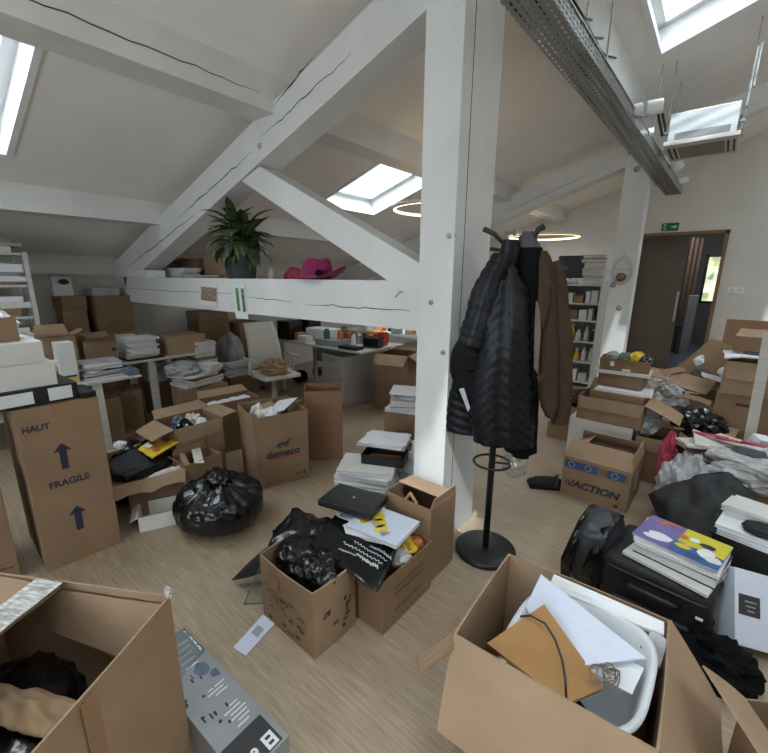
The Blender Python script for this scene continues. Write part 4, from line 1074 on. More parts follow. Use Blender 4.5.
for k, (yy, hh) in enumerate(((0.90, 0.52), (1.0, 0.40))):
    bm = BM(); lathe(bm, [(0.045, 0), (0.045, 1.0+hh)], 16, T(-5.55, yy+0.0, 0)); solo('paper_roll', bm, 'paper_warm', ['tall white paper roll standing between rack and knee wall cartons', 'shorter white paper roll standing beside the tall roll'][k], 'paper roll')
t = carton('small dark carton on the floor before the paper rolls', (-5.25, 0.91), (-5.25, 1.02), 0.1, 0.9, m='card_dark', closed=True); clean(t)
# ================================================================== MIDDLE LEFT FLOOR
def slots(z0, n): return z0
# rubbish pile right of the tall carton -------------------------------------------------
a, b_ = F(127, 508), F(188, 497)
lowb = carton('low white fronted carton on the floor between tall carton and bin bag', F(140, 533), F(178, 524), 0.20, 0.10, m='paper_warm', flaps={'l': (120, 0.05)}, bulge=0.002)
mark(lowb, [(0.01, 0.065, 0.02, 0.018)], 'ink'); clean(lowb)
und = carton('squashed brown carton under the torn open flat box', F(132, 520), F(185, 505), 0.34, 0.20, m='card_dark', closed=True, tape=False); clean(und)
c_ = und.location; ra = und.rotation_euler.z
tb = thing('cardboard_box', 'torn flat open box holding a black pouch beside the bin bag', 'box', (c_.x+0.02, c_.y-0.05, 0.262), ra+0.05)
tb.rotation_euler = (R(15), 0, ra+0.05)
TBM = T(*tb.location) @ RZ(ra+0.05) @ RX(R(15))
bm = BM(); shell(bm, 0.43, 0.36, 0.075, 0.005, 0.004); link_mesh('body', bm, 'card_pale', tb)
for s_, sp in (('f', (135, 0.10)), ('l', (110, 0.10)), ('r', (110, 0.05)), ('b', (100, 0.05))):
    hw, hd, h = 0.215, 0.18, 0.075
    P_ = {'f': ((-hw, -hd, h), (hw, -hd, h), (0, -1, 0)), 'b': ((hw, hd, h), (-hw, hd, h), (0, 1, 0)), 'l': ((-hw, hd, h), (-hw, -hd, h), (-1, 0, 0)), 'r': ((hw, -hd, h), (hw, hd, h), (1, 0, 0))}[s_]
    bm = BM(); flap(bm, P_[0], P_[1], P_[2], sp[0], sp[1], ragged=0.03); link_mesh('flap', bm, 'card_pale', tb)
pz = 0.29
bm = BM(); M_ = TBM @ T(-0.01, 0.03, 0.055) @ RZ(0.25)
blob(bm, (0, 0, 0), (0.18, 0.12, 0.035), 4, 0.25, 2.2, 4, pw=0.6, M=M_); solo('pouch', bm, 'case_black', 'matt black pouch lying in the torn flat box', 'pouch', smooth=True)
bm = BM(); blob(bm, (0.10, -0.155, 0.005), (0.13, 0.03, 0.028), 9, 0.7, 2.4, 4, M=TBM @ T(0, 0, 0.03) @ RZ(0.15)); solo('crumpled_paper', bm, 'paper_warm', 'twisted white wrapping paper along the front of the torn box', 'paper')
p = F(150, 460, 0.3)
bm = BM(); blob(bm, (-3.04, 0.95, 0.17), (0.14, 0.19, 0.22), 6, 0.4, 2.2, 4, 0.0); solo('bin_bag', bm, 'bag_black', 'flat black bin bag under the yellow magazine behind the torn box', 'bin bag', smooth=True)
q = F(160, 447, 0.335)
MGP = [F(138, 449, 0.40), F(152, 458, 0.38), F(181, 440, 0.42), F(160, 432, 0.44)]
bm = BM(); sheet_grid(bm, MGP, 8, 0.0, 3, 0.006, 0.008); mg = solo('magazine', bm, 'yellow', 'yellow comic magazine lying on black bag behind the torn box', 'magazine')
for k in range(5):
    bm = BM(); u_, v_ = [(0.3, 0.25), (0.7, 0.3), (0.4, 0.6), (0.6, 0.75), (0.3, 0.85)][k]; bl = lambda u, v: MGP[0]*(1-u)*(1-v)+MGP[1]*u*(1-v)+MGP[2]*u*v+MGP[3]*(1-u)*v+Vector((0, 0, 0.009)); quad(bm, [bl(u_-.16, v_-.1), bl(u_+.16, v_-.08), bl(u_+.14, v_+.1), bl(u_-.14, v_+.08)]); wpart('picture', bm, ['paper', 'orange', 'paper', 'red', 'paper_warm'][k], mg)
crumple('white crumpled cup left of the yellow magazine', (-3.06, 0.88, 0.40), (0.05, 0.04, 0.03), 'paper', 8, 0.28, 'cup', 'cup', 0.3)
crumple('grey rag by the tall carton behind the torn box', (-3.08, 0.72, 0.26), (0.06, 0.05, 0.04), 'grey_paper', 9, 0.2, 'rag', 'rag', 0.5)
# low debris under the table edge
for k, (px, py, m_, w_, d_) in enumerate(((120, 440, 'card_dark', .2, .16), (135, 452, 'card', .24, .12), (170, 432, 'grey_paper', .2, .14), (185, 426, 'card_dark', .22, .16))):
    p = F(px, py); slab(['flat dark cardboard piece on the floor by the table leg', 'flattened brown carton piece behind the black bag', 'grey flat packet on the floor near the pale table leg', 'flat brown cardboard scrap left of the opened carton'][k], (p.x-0.1, p.y, 0.0), (w_, d_, 0.03), random.uniform(-1, 1), m_, name='cardboard_piece', cat='cardboard')

# bin bag -----------------------------------------------------------------------------------
bg_ = F(218, 508, 0.1); bx, by = -2.28, 1.15
bb = thing('bin_bag', 'big tied black bin bag on the floor before the logo carton', 'bin bag', (bx, by, 0))
bm = BM()
t_ = bmesh.new(); bmesh.ops.create_uvsphere(t_, u_segments=96, v_segments=48, radius=1.0); mp_ = {}
for v in t_.verts:
    d = v.co.normalized(); a = math.atan2(d.y, d.x)
    q = Vector((math.cos(a)*2.2, math.sin(a)*2.2, d.z*0.8))
    fold = 1-2*abs(noise.noise(Vector((math.cos(a)*5.5, math.sin(a)*5.5, d.z*1.2))))
    big = noise.noise(q*0.9+Vector((3, 1, 2)))
    cr = 1-2*abs(noise.noise(d*6+Vector((9, 0, 0))))
    top = max(0, d.z)
    r_ = 1 + 0.07*fold*(0.3+0.9*top) + 0.07*big + 0.045*cr*(0.4+top)
    z_ = d.z
    rr = math.sqrt(max(0, 1-z_*z_))**0.6
    zz = 0.118 + (0.155*z_ if z_ > 0 else 0.118*z_)
    if z_ > 0.86: zz += 0.15*(z_-0.86); rr *= 0.85
    co = Vector((d.x/max(1e-4, math.hypot(d.x, d.y))*rr*r_*0.275, d.y/max(1e-4, math.hypot(d.x, d.y))*rr*r_*0.255, max(0.001, zz*(1+0.09*fold*top+0.10*big))))
    mp_[v.index] = bm.verts.new(co)
for f in t_.faces: bm.faces.new([mp_[v.index] for v in f.verts])
t_.free(); link_mesh('bag', bm, 'bag_black', bb, True)
bm = BM(); blob(bm, (0, 0, 0.30), (0.075, 0.06, 0.055), 2, 0.8, 2.8, 4); link_mesh('knot', bm, 'bag_black', bb, True)

# cartons round the logo carton ----------------------------------------------------------
de = carton('large open carton with greyhound logo and red underline', (-2.424, 1.531), (-2.305, 1.914), 0.42, 0.565, m='card', flaps={'b': (170, 0.12), 'l': (178, 0.1)}, bulge=0.0, flare=0.02)
w_, d_, h_ = de['w'], de['d'], de['h']
mark(de, [(0.0, h_-0.085, 0.09, 0.17)], 'tape_clear', 'tape')
text('demeco', 0.083, T(0.0, -d_/2-0.006, 0.26) @ FRONT, 'ink', de, bold=0.025, sx=0.98)
mark(de, [(0.0, 0.212, 0.27, 0.008)], 'ink_red', 'underline', off=0.006)
# running greyhound silhouette
bm = BM(); yq = -d_/2-0.0065
pts = [(-0.075, 0.306), (-0.050, 0.330), (-0.01, 0.340), (0.025, 0.334), (0.045, 0.345), (0.060, 0.362), (0.078, 0.366), (0.098, 0.357), (0.080, 0.352), (0.066, 0.340), (0.052, 0.318), (0.074, 0.306), (0.062, 0.300), (0.036, 0.306), (0.028, 0.298), (0.050, 0.284), (0.030, 0.278), (0.010, 0.302), (-0.015, 0.306), (-0.035, 0.298), (-0.010, 0.284), (-0.030, 0.276), (-0.060, 0.296), (-0.100, 0.300)]
bm.faces.new([bm.verts.new((x*0.72+0.0, yq, 0.305+(z-0.28)*0.72)) for x, z in pts]); link_mesh('greyhound_logo', bm, 'ink', de)
scribble(de, -0.15, 0.0, 0.035, 0.045, 5, 'ink_brown', smin=0.02, smax=0.05)
mark(de, [(0.10, 0.06, 0.016, 0.018), (0.13, 0.06, 0.016, 0.02), (0.16, 0.062, 0.018, 0.025)], 'ink', 'handling_symbol'); clean(de)
dz = 0.50
sheet('white sheet standing tilted out of the logo carton', (-2.52, 1.84), 0.2, 0.2, 0.3, 0.57, 'paper', 0.25, -0.28, 0.003)
for k, (dx, dy, s_, m_) in enumerate(((-2.56, 1.69, .055, 'paper_warm'), (-2.69, 1.74, .055, 'white_plain'), (-2.53, 1.75, .075, 'paper'), (-2.66, 1.82, .07, 'kraft'))):
    crumple(['crumpled pale wrapping at the near corner of the logo carton', 'white crumpled lump at the back of the logo carton', 'white crumpled wrapping mid logo carton', 'brown kraft wad at the far corner of the logo carton'][k], (dx, dy, 0.50), (s_, s_*.9, 0.06), m_, 20+k, 0.432)
bm = BM(); box(bm, (0, 0, 0.42), (0.36, 0.34, 0.02), T(-2.56, 1.78, 0) @ RZ(-0.3)); solo('cardboard_piece', bm, 'card_dark', 'inner cardboard layer inside the logo carton', 'cardboard')

te = carton('tall empty reddish brown carton right of the logo carton', (-2.55, 2.09), (-2.332, 2.319), 0.28, 0.62, m='card_red', bulge=0.004); clean(te)
fb = carton('open carton with spread flaps and debris left of the logo carton', (-2.80, 1.14), (-2.80, 1.50), 0.32, 0.50, m='card', flaps={'l': (105, 0.15), 'r': (85, 0.14), 'f': (172, 0.10), 'b': (60, 0.10)}, fl='card_pale', bulge=0.004)
mark(fb, [(-0.02, 0.3, 0.05, 0.10)], 'tape_brown', 'tape'); mark(fb, [(-0.10, 0.14, 0.018, 0.02)], 'ink'); clean(fb)
bm = BM(); box(bm, (-2.96, 1.32, 0.36), (0.27, 0.30, 0.02), RZ(0)); solo('cardboard_piece', bm, 'card_dark', 'inner cardboard layer inside the spread flap carton', 'cardboard')
for k, (dx, dy, s_, m_, nm) in enumerate(((-2.90, 1.26, .055, 'black_gloss', 'bottle'), (-2.89, 1.38, .05, 'paper', 'cup'), (-3.02, 1.38, .06, 'paper_warm', 'crumpled_paper'), (-3.02, 1.26, .05, 'blue_sheet', 'rag'))):
    crumple(['shiny black tangle of cables inside the spread flap carton', 'white round cup in the spread flap carton', 'pale crumpled paper in the spread flap carton', 'dark blue rag in the spread flap carton'][k], (dx, dy, 0.44), (s_, s_*.9, 0.07), m_, 30+k, 0.372, ['cable_tangle', 'cup', 'crumpled_paper', 'rag'][k], ['cables', 'cup', 'paper', 'rag'][k], 0.7 if k != 1 else 0.15)
sb = carton('small open carton with a paper strip behind the bin bag', (-2.60, 1.10), (-2.62, 1.37), 0.17, 0.31, m='card', flaps={'b': (5, 0.06), 'l': (40, 0.05)}, bulge=0.004)
scribble(sb, -0.1, 0.1, 0.1, 0.2, 3); clean(sb)
sheet('white paper strip lying across the small open carton', (-2.69, 1.23), 0.06, 0.24, 1.2, 0.315, 'paper_warm', 0.1, 0.2, 0.004)
crumple('dark contents lump in the small open carton', (-2.69, 1.29, 0.22), (0.05, 0.06, 0.04), 'wool_black', 40, 0.15, 'bundle', 'bundle', 0.4)
lb = carton('long open carton with white foam pieces behind the logo carton', (-3.24, 1.62), (-3.18, 2.08), 0.24, 0.47, m='card', flaps={'b': (60, 0.10), 'l': (100, 0.10)}, fl='card_pale', bulge=0.004); clean(lb)
bm = BM(); box(bm, (-3.33, 1.86, 0.38), (0.16, 0.38, 0.02), RZ(0.0)); solo('cardboard_piece', bm, 'card_pale', 'pale inner sheet in the long foam carton', 'cardboard')
for k in range(4):
    crumple('white foam piece in the long open carton', (-3.33+0.005*k, 1.72+0.09*k, 0.43), (0.05, 0.07, 0.035), 'paper', 50+k, 0.392, 'foam_piece', 'foam', 0.3, group='foam in the long carton')

# cartons behind under the beam -------------------------------------------------------------
for k, (A, B, d, h, z_, m_, lab) in enumerate((
        ((-4.02, 1.75), (-3.96, 2.22), 0.34, 0.43, 0, 'card', 'brown carton with papers on top beside the pale table leg'),
        ((-4.22, 2.40), (-4.18, 2.74), 0.28, 0.40, 0, 'card_dark', 'brown carton left of the office chair'),
        ((-3.40, 2.50), (-3.34, 2.72), 0.14, 0.24, 0, 'card_dark', 'small brown carton in front of the office chair base'))):
    t = carton(lab, A, B, d, h, z_, m=m_, closed=True, tape=k == 0); scribble(t, -0.15, 0.15, h*.5, h*.8, 5); clean(t)
zt = pile(-4.18, 1.98, 0.433, 5, 0.32, 0.40, 0.022, 0.1, 'rough grey folder in the heap on the carton by the table', 'folders heaped on the carton by the table', name='folder', cat='folder', mats=['paper_warm', 'grey_paper', 'card', 'grey_paper'], jit=0.04, jr=0.4)
crumple('crumpled grey wrapping on the folder heap by the table', (-4.22, 1.88, zt+0.04), (0.16, 0.14, 0.07), 'grey_paper', 61, zt)
pile(-4.15, 2.12, zt+0.001, 2, 0.2, 0.16, 0.03, 0.3, 'white pad on the folder heap left of the office chair', 'white pads on the folder heap', name='paper_pad', cat='paper')
zt = pile(-4.34, 2.58, 0.402, 6, 0.24, 0.28, 0.022, 0.0, 'rough magazine in the low heap left of the office chair', 'magazines left of the office chair', mats=['grey_paper', 'paper_warm', 'paper'], jit=0.03, jr=0.3)
# pale storage bags behind the chair
for k, (x, y, rx, rz_, m_) in enumerate(((-4.76, 2.74, .2, .40, 'poly'), (-4.85, 3.24, .16, .25, 'grey_plastic'), (-4.68, 2.40, .12, .22, 'wool_black'))):
    crumple(['grey padded sack behind the office chair', 'dark grey sack beyond the office chair', 'black sack between the cartons and the chair'][k], (x, y, rz_), (rx, rx*.8, rz_*1.05), m_, 70+k, 0, 'sack', 'sack', 0.25, sub=4, smooth=True)

# ================================================================== DESKS UNDER THE BEAM
DZ_ = 0.735
d0, d1_ = F(268, 340, DZ_), F(364, 352, DZ_)
dk = thing('desk', 'white office desk with cluttered top under the tie beam', 'desk', (-3.8, 3.65, 0))
yf = 3.28
bm = BM(); box(bm, (-3.82, yf+0.4, DZ_-0.0125), (1.66, 0.8, 0.025), bev=0.004); wpart('desktop', bm, 'desk_grey', dk)
for x in (-4.55, -3.06):
    for y in ((yf+0.1, yf+0.7) if x < -4 else (yf+0.7,)):
        bm = BM(); box(bm, (x, y, (DZ_-0.025)/2), (0.05, 0.05, DZ_-0.026)); wpart('leg', bm, 'desk_grey', dk)
bm = BM(); box(bm, (-4.2, yf+0.72, 0.5), (0.66, 0.018, 0.35)); wpart('modesty_panel', bm, 'grey_plastic', dk)
pd = thing('pedestal_drawers', 'grey three drawer pedestal beneath the right end of the desk', 'drawers', (-3.53, 3.66, 0), R(-6))
bm = BM(); box(bm, (0, 0, 0.31), (0.42, 0.56, 0.62), bev=0.005); link_mesh('body', bm, 'pedestal_grey', pd)
for k, (z_, hh) in enumerate(((0.53, 0.13), (0.385, 0.14), (0.18, 0.24))):
    bm = BM(); box(bm, (0, -0.284, z_), (0.40, 0.012, hh), bev=0.002); dr = link_mesh('drawer', bm, 'pedestal_grey', pd)
    bm = BM(); box(bm, (0.0, -0.296, z_+hh*0.25), (0.14, 0.012, 0.012)); link_mesh('handle', bm, 'steel', dr)
d2 = thing('desk', 'second white desk farther back behind the pillar', 'desk', (-3.2, 4.9, 0))
bm = BM(); box(bm, (-3.3, 5.0, DZ_-0.0125), (2.6, 0.8, 0.025), bev=0.004); wpart('desktop', bm, 'desk_grey', d2)
for x in (-4.5, -2.1):
    for y in (4.7, 5.3):
        bm = BM(); box(bm, (x, y, (DZ_-0.025)/2), (0.05, 0.05, DZ_-0.026)); wpart('leg', bm, 'desk_grey', d2)
# clutter on the desk
rg = random.Random(3)
def onDesk(x, y, s, m, label, name, cat, rz=0.0, group=None):
    slab(label, (x, y, DZ_+0.001), s, rz, m, name=name, cat=cat, group=group)
onDesk(-4.40, 3.42, (0.26, 0.22, 0.24), 'black_plastic', 'black loudspeaker cube at the left end of the desk', 'loudspeaker', 'loudspeaker')
onDesk(-4.36, 3.72, (0.24, 0.22, 0.30), 'black_plastic', 'taller black loudspeaker behind the cube on the desk', 'loudspeaker', 'loudspeaker')
onDesk(-4.18, 3.42, (0.10, 0.14, 0.10), 'wood', 'small wooden box right of the black loudspeakers', 'box', 'box')
onDesk(-3.94, 3.60, (0.42, 0.22, 0.16), 'paper', 'white printer like box at the middle of the desk', 'box', 'box', 0.05)
onDesk(-4.02, 3.36, (0.16, 0.12, 0.08), 'paper_warm', 'low white box at the desk front edge', 'box', 'box')
onDesk(-3.60, 3.44, (0.36, 0.24, 0.07), 'grey_plastic', 'grey tray of green oddments on the desk', 'tray', 'tray', 0.1)
onDesk(-3.22, 3.36, (0.28, 0.13, 0.035), 'black_plastic', 'black keyboard lying at the right front of the desk', 'keyboard', 'keyboard', 0.05)
onDesk(-3.10, 3.62, (0.20, 0.14, 0.12), 'black_gloss', 'black telephone at the right end of the desk', 'telephone', 'telephone', 0.2)
onDesk(-3.12, 3.82, (0.10, 0.08, 0.16), 'red', 'red box behind the black telephone', 'box', 'box')
for k, (x, y, r_, h_, m_, lab) in enumerate(((-3.68, 3.42, .04, .12, 'green_dark', 'small green plant jar in the grey tray'), (-3.50, 3.47, .035, .11, 'orange', 'orange pot in the grey tray'), (-3.58, 3.70, .04, .16, 'orange', 'tall orange tin behind the grey tray'), (-3.42, 3.72, .05, .14, 'steel', 'steel can behind the black keyboard'), (-3.36, 3.56, .03, .13, 'paper', 'white cup beside the black keyboard'), (-3.28, 3.78, .05, .15, 'orange', 'rusty orange tin at the back of the desk'), (-3.74, 3.78, .05, .18, 'green_dark', 'dark green bottle at the back of the desk'))):
    zq = DZ_+0.001 if k > 1 else DZ_+0.072
    bm = BM(); lathe(bm, [(r_, 0), (r_, h_*.8), (r_*.7, h_*.86), (r_*.7, h_)], 16, T(x, y, zq)); solo('jar', bm, m_, lab, 'jar')
onDesk(-3.40, 3.95, (0.4, 0.2, 0.12), 'card_dark', 'brown parcel at the back right of the desk', 'parcel', 'parcel')
rgm = ['paper', 'orange', 'black_plastic', 'grey_paper', 'wood', 'paper_blue', 'black_gloss', 'card']
for k in range(12):
    x = -4.2+0.19*k
    slab('small box among the clutter on the far desk', (x, 4.78+0.08*(k % 3), DZ_+0.001), (0.13, 0.12, 0.10+0.05*((k*7) % 4)), rg.uniform(-.3, .3), rgm[k % 8], name='box', cat='box', group='clutter on the far desk')

# office chair --------------------------------------------------------------------------------
oc = thing('office_chair', 'pale mesh office chair with a brown paper bundle on its seat', 'chair', (-3.84, 2.72, 0), R(-10))
bm = BM(); rows = []
for i in range(9):
    q = i/8; z_ = 0.50+0.52*q; xb = -0.22-0.05*q-0.10*q*q+0.03*math.sin(PI*q)
    rows.append([bm.verts.new((xb+0.045*(2*k/8-1)**2, (k/8-0.5)*(0.42-0.06*q), z_)) for k in range(9)])
for i in range(8):
    for k in range(8): bm.faces.new((rows[i][k], rows[i][k+1], rows[i+1][k+1], rows[i+1][k]))
r_ = bmesh.ops.extrude_face_region(bm, geom=bm.faces[:])
for v in r_['geom']:
    if isinstance(v, bmesh.types.BMVert): v.co.x -= 0.02
link_mesh('backrest', bm, 'chair_mesh', oc, True)
bm = BM(); box(bm, (0.02, 0, 0.46), (0.46, 0.44, 0.05), bev=0.02); link_mesh('seat', bm, 'chair_mesh', oc, True)
for s in (-1, 1):
    bm = BM(); tube(bm, [(0.0, s*0.24, 0.45), (-0.02, s*0.27, 0.55), (-0.02, s*0.27, 0.65)], 0.013, 8); tube(bm, [(-0.16, s*0.27, 0.65), (0.12, s*0.27, 0.655)], 0.016, 8); link_mesh('armrest', bm, 'chair_frame', oc, True)
bm = BM(); tube(bm, [(-0.2, 0, 0.44), (-0.28, 0, 0.5), (-0.29, 0, 0.72)], 0.02, 8); link_mesh('back_bracket', bm, 'chair_frame', oc, True)
bm = BM(); lathe(bm, [(0.03, 0.09), (0.03, 0.28), (0.02, 0.28), (0.02, 0.43)], 16); link_mesh('column', bm, 'chair_frame', oc, True)
for k in range(5):
    a = 2*PI*k/5+0.3; ca, sa = math.cos(a), math.sin(a)
    bm = BM(); tube(bm, [(0.02*ca, 0.02*sa, 0.11), (0.28*ca, 0.28*sa, 0.07)], [0.022, 0.014], 8); lg = link_mesh('leg', bm, 'chair_frame', oc, True)
    bm = BM(); lathe(bm, [(0.028, -0.012), (0.028, 0.012)], 14, T(0.28*ca, 0.28*sa, 0.029) @ RZ(a) @ RX(PI/2)); link_mesh('castor', bm, 'black_plastic', lg)
crumple('crumpled brown kraft bundle on the office chair seat', (-3.76, 2.68, 0.55), (0.16, 0.13, 0.085), 'kraft', 81, 0.486, 'paper_bundle', 'paper', 0.5, sub=4)
crumple('small pale wad at the front of the office chair seat', (-3.65, 2.77, 0.515), (0.05, 0.05, 0.04), 'paper_warm', 82, 0.486, 'crumpled_paper', 'paper', 0.5)

# cartons between desk and pillar ----------------------------------------------------------
cb = carton('brown carton carrying the flapped one by the desk end', (-3.02, 3.56), (-2.62, 3.66), 0.36, 0.38, m='card', closed=True); clean(cb)
cb = carton('crushed brown carton with a pale opened flap by the desk end', (-3.02, 3.56), (-2.62, 3.66), 0.36, 0.30, 0.382, m='card', flaps={'f': (140, 0.14), 'b': (-80, 0.2), 'l': (-75, 0.2), 'r': (120, 0.16)}, fl='card_pale', bulge=0.006); clean(cb)
# ================================================================== STACKS LEFT OF THE POST
# far column: bundles on a carton
cA, cB = (-1.78, 2.28), (-1.50, 2.42)
t = carton('brown carton under the magazine bundle left of the post', (-1.86, 2.30), (-1.58, 2.44), 0.26, 0.54, m='card_dark', closed=True); mark(t, [(0, 0.40, 0.12, 0.01)], 'ink_brown'); clean(t)
zt = pile(-1.77, 2.48, 0.542, 4, 0.27, 0.23, 0.022, 0.46, 'rough white magazine in the bundle nearest behind the post stack', 'magazine bundle on the carton behind', mats=['paper', 'grey_paper', 'paper_warm'], jit=0.02, jr=0.2)
crumple('dark grey folded cloth in the magazine bundle behind the post stack', (-1.73, 2.43, zt+0.02), (0.12, 0.09, 0.02), 'grey_paper', 91, zt, 'cloth', 'cloth', 0.4)
sheet('white paper pad topping the magazine bundle behind', (-1.76, 2.48), 0.27, 0.22, 0.5, zt+0.045, 'paper', 0.03, 0.02, 0.012)
# side stack of papers against the post
zs = pile(-1.375, 2.10, 0, 19, 0.18, 0.26, 0.026, 0.1, 'white paper ream in the pile hugging the post', 'reams against the post', mats=['paper', 'paper_warm', 'paper_blue'], jit=0.012, jr=0.06, name='paper_ream', cat='paper')
# main magazine stack
mx_, my_ = -1.54, 1.755
mz = pile(mx_, my_, 0, 16, 0.34, 0.25, 0.0265, 0.45, 'glossy white magazine in the big stack left of the post', 'big magazine stack left of the post', mats=['paper', 'paper_blue', 'paper', 'paper_warm'], jit=0.014, jr=0.10)
tr_ = thing('storage_tray', 'black tray holding yellow and wooden tools on the magazine stack', 'tray', (mx_+0.06, my_+0.09, mz+0.001), 0.42)
bm = BM(); shell(bm, 0.27, 0.15, 0.062, 0.004); link_mesh('tray', bm, 'black_plastic', tr_)
bm = BM(); shell(bm, 0.255, 0.13, 0.10, 0.003); bm.free()
tx_, ty_ = tr_.location.x, tr_.location.y
def tool(label, name, cat, u0, u1, v, parts_):
    t = thing(name, label, cat, (tx_, ty_, mz+0.008), 0.42)
    for nm, mm, a0, a1, r_ in parts_:
        bm = BM(); tube(bm, [(a0, v, 0.012), (a1, v+0.005, 0.014)], r_, 8); link_mesh(nm, bm, mm, t, True)
tool('yellow headed screwdriver in the black tray', 'screwdriver', 'tool', 0, 0, -0.035, (('handle', 'wood', -0.06, 0.05, 0.009), ('head', 'yellow', 0.05, 0.085, 0.016), ('tip', 'paper', -0.115, -0.06, 0.011)))
tool('orange handled tool at the back of the black tray', 'hand_tool', 'tool', 0, 0, 0.03, (('handle', 'orange', -0.06, 0.1, 0.012), ('shaft', 'wood', -0.11, -0.06, 0.007)))
tz = mz+0.066
slab('dark brown box behind the tools on the magazine stack', (mx_+0.035, my_+0.205, mz+0.001), (0.24, 0.06, 0.085), 0.42, 'card_dark')
zt = pile(mx_+0.01, my_+0.16, mz+0.088, 4, 0.29, 0.19, 0.010, 0.38, 'loose white folder above the black tool tray', 'white folders over the tool tray', mats=['paper', 'grey_paper', 'paper'], jit=0.02, jr=0.2, name='folder', cat='folder')
sh_ = sheet('white printed sheet with small grey emblem topping the post stack', (mx_+0.02, my_+0.16), 0.28, 0.20, 0.40, zt+0.002, 'paper', 0.02, 0.0, 0.003)
bm = BM()
for k in range(5): quad(bm, [(mx_+0.02+(k-2)*0.016-0.007, my_+0.157, zt+0.0062), (mx_+0.02+(k-2)*0.016+0.007, my_+0.157, zt+0.0062), (mx_+0.02+(k-2)*0.016, my_+0.157+0.012+0.006*(k == 2), zt+0.0064)])
o_ = wpart('emblem', bm, 'grey_paper', sh_)

# cartons in front of the post ------------------------------------------------------------
c1_ = carton('brown shoe print carton holding shiny black bags in the foreground', (-1.435, 0.885), (-1.07, 0.878), 0.245, 0.325, m='card_pale', bulge=0.010, flaps={'r': (-172, 0.03)})
w_, d_, h_ = c1_['w'], c1_['d'], c1_['h']
mark(c1_, [(-0.06, 0.24, 0.06, 0.08)], 'tape_brown', 'tape', off=0.012)
rg = random.Random(8)
for (x0, x1, z0, z1, n) in ((-0.16, 0.14, 0.155, 0.20, 16), (-0.1, 0.15, 0.10, 0.14, 10), (-0.17, 0.1, 0.03, 0.06, 10)):
    mark(c1_, [(rg.uniform(x0, x1), rg.uniform(z0, z1), rg.uniform(0.010, 0.034), rg.uniform(0.004, 0.012), rg.uniform(-.006, .006)) for _ in range(n)], 'ink_brown', off=0.011)
mark(c1_, [(rg.uniform(-0.08, 0.09), rg.uniform(0.05, 0.22), rg.uniform(0.01, 0.03), rg.uniform(0.006, 0.02)) for _ in range(12)], 'ink_brown', face='r', off=0.012)
mark(c1_, [(-0.03, 0.185, 0.05, 0.028, 0.01), (0.04, 0.19, 0.03, 0.022, 0.012)], 'ink', 'shoe_print', face='r', off=0.0125)
clean(c1_)
for k, (x, y, z_, s_) in enumerate(((-1.31, 1.02, 0.285, (0.115, 0.10, 0.085)), (-1.17, 1.00, 0.295, (0.10, 0.095, 0.08)))):
    bm = BM(); blob(bm, (x, y, z_), s_, 100+k, 0.32, 1.5, 5, oct_=2); solo('bin_bag', bm, 'bag_black', ['crumpled shiny black bag filling the left of the foreground carton', 'crumpled shiny black bag filling the right of the foreground carton'][k], 'bin bag', smooth=True)
c2_ = carton('brown open carton under the draped black banner before the post', (-1.30, 1.155), (-0.925, 1.15), 0.38, 0.275, m='card', bulge=0.003)
mark(c2_, [(0.06, 0.21, 0.10, 0.035)], 'tape_brown', 'tape')
rg = random.Random(2)
for z_ in (0.20, 0.165, 0.08): mark(c2_, [(-0.10+0.018*k, z_, 0.011, 0.012) for k in range(12)], 'ink_brown', 'printed_line', face='r', off=0.005)
clean(c2_)
c3_ = carton('taller brown carton with torn open flap beside the post', (-1.235, 1.545), (-0.94, 1.54), 0.24, 0.43, m='card', flaps={'b': (-82, 0.15), 'r': (3, 0.05)}, fl='card_pale', bulge=0.003)
clean(c3_)
# contents between
for k, (x, y, z_, s_, m_, lab, nm) in enumerate((
        (-1.02, 1.44, 0.25, (0.055, 0.05, 0.04), 'yellow', 'yellow and white crisp packet in the banner carton', 'packet'),
        (-0.99, 1.36, 0.245, (0.045, 0.05, 0.035), 'paper_warm', 'white crumpled wrapper beside the yellow packet', 'wrapper'),
        (-0.985, 1.48, 0.26, (0.035, 0.03, 0.03), 'orange', 'orange wrapper next to the torn flap carton', 'wrapper'))):
    crumple(lab, (x, y, z_), s_, m_, 110+k, 0.1, nm, nm, 0.5)
bm = BM(); tube(bm, [(-1.20, 1.60, 0.30), (-1.12, 1.62, 0.42), (-1.05, 1.58, 0.40)], 0.011, 8); solo('wooden_stick', bm, 'wood', 'wooden stick poking from the torn flap carton', 'stick')
bm = BM(); tube(bm, [(-1.10, 1.58, 0.34), (-1.02, 1.60, 0.36)], 0.01, 8); solo('red_marker', bm, 'red', 'red pen lying in the torn flap carton', 'pen')
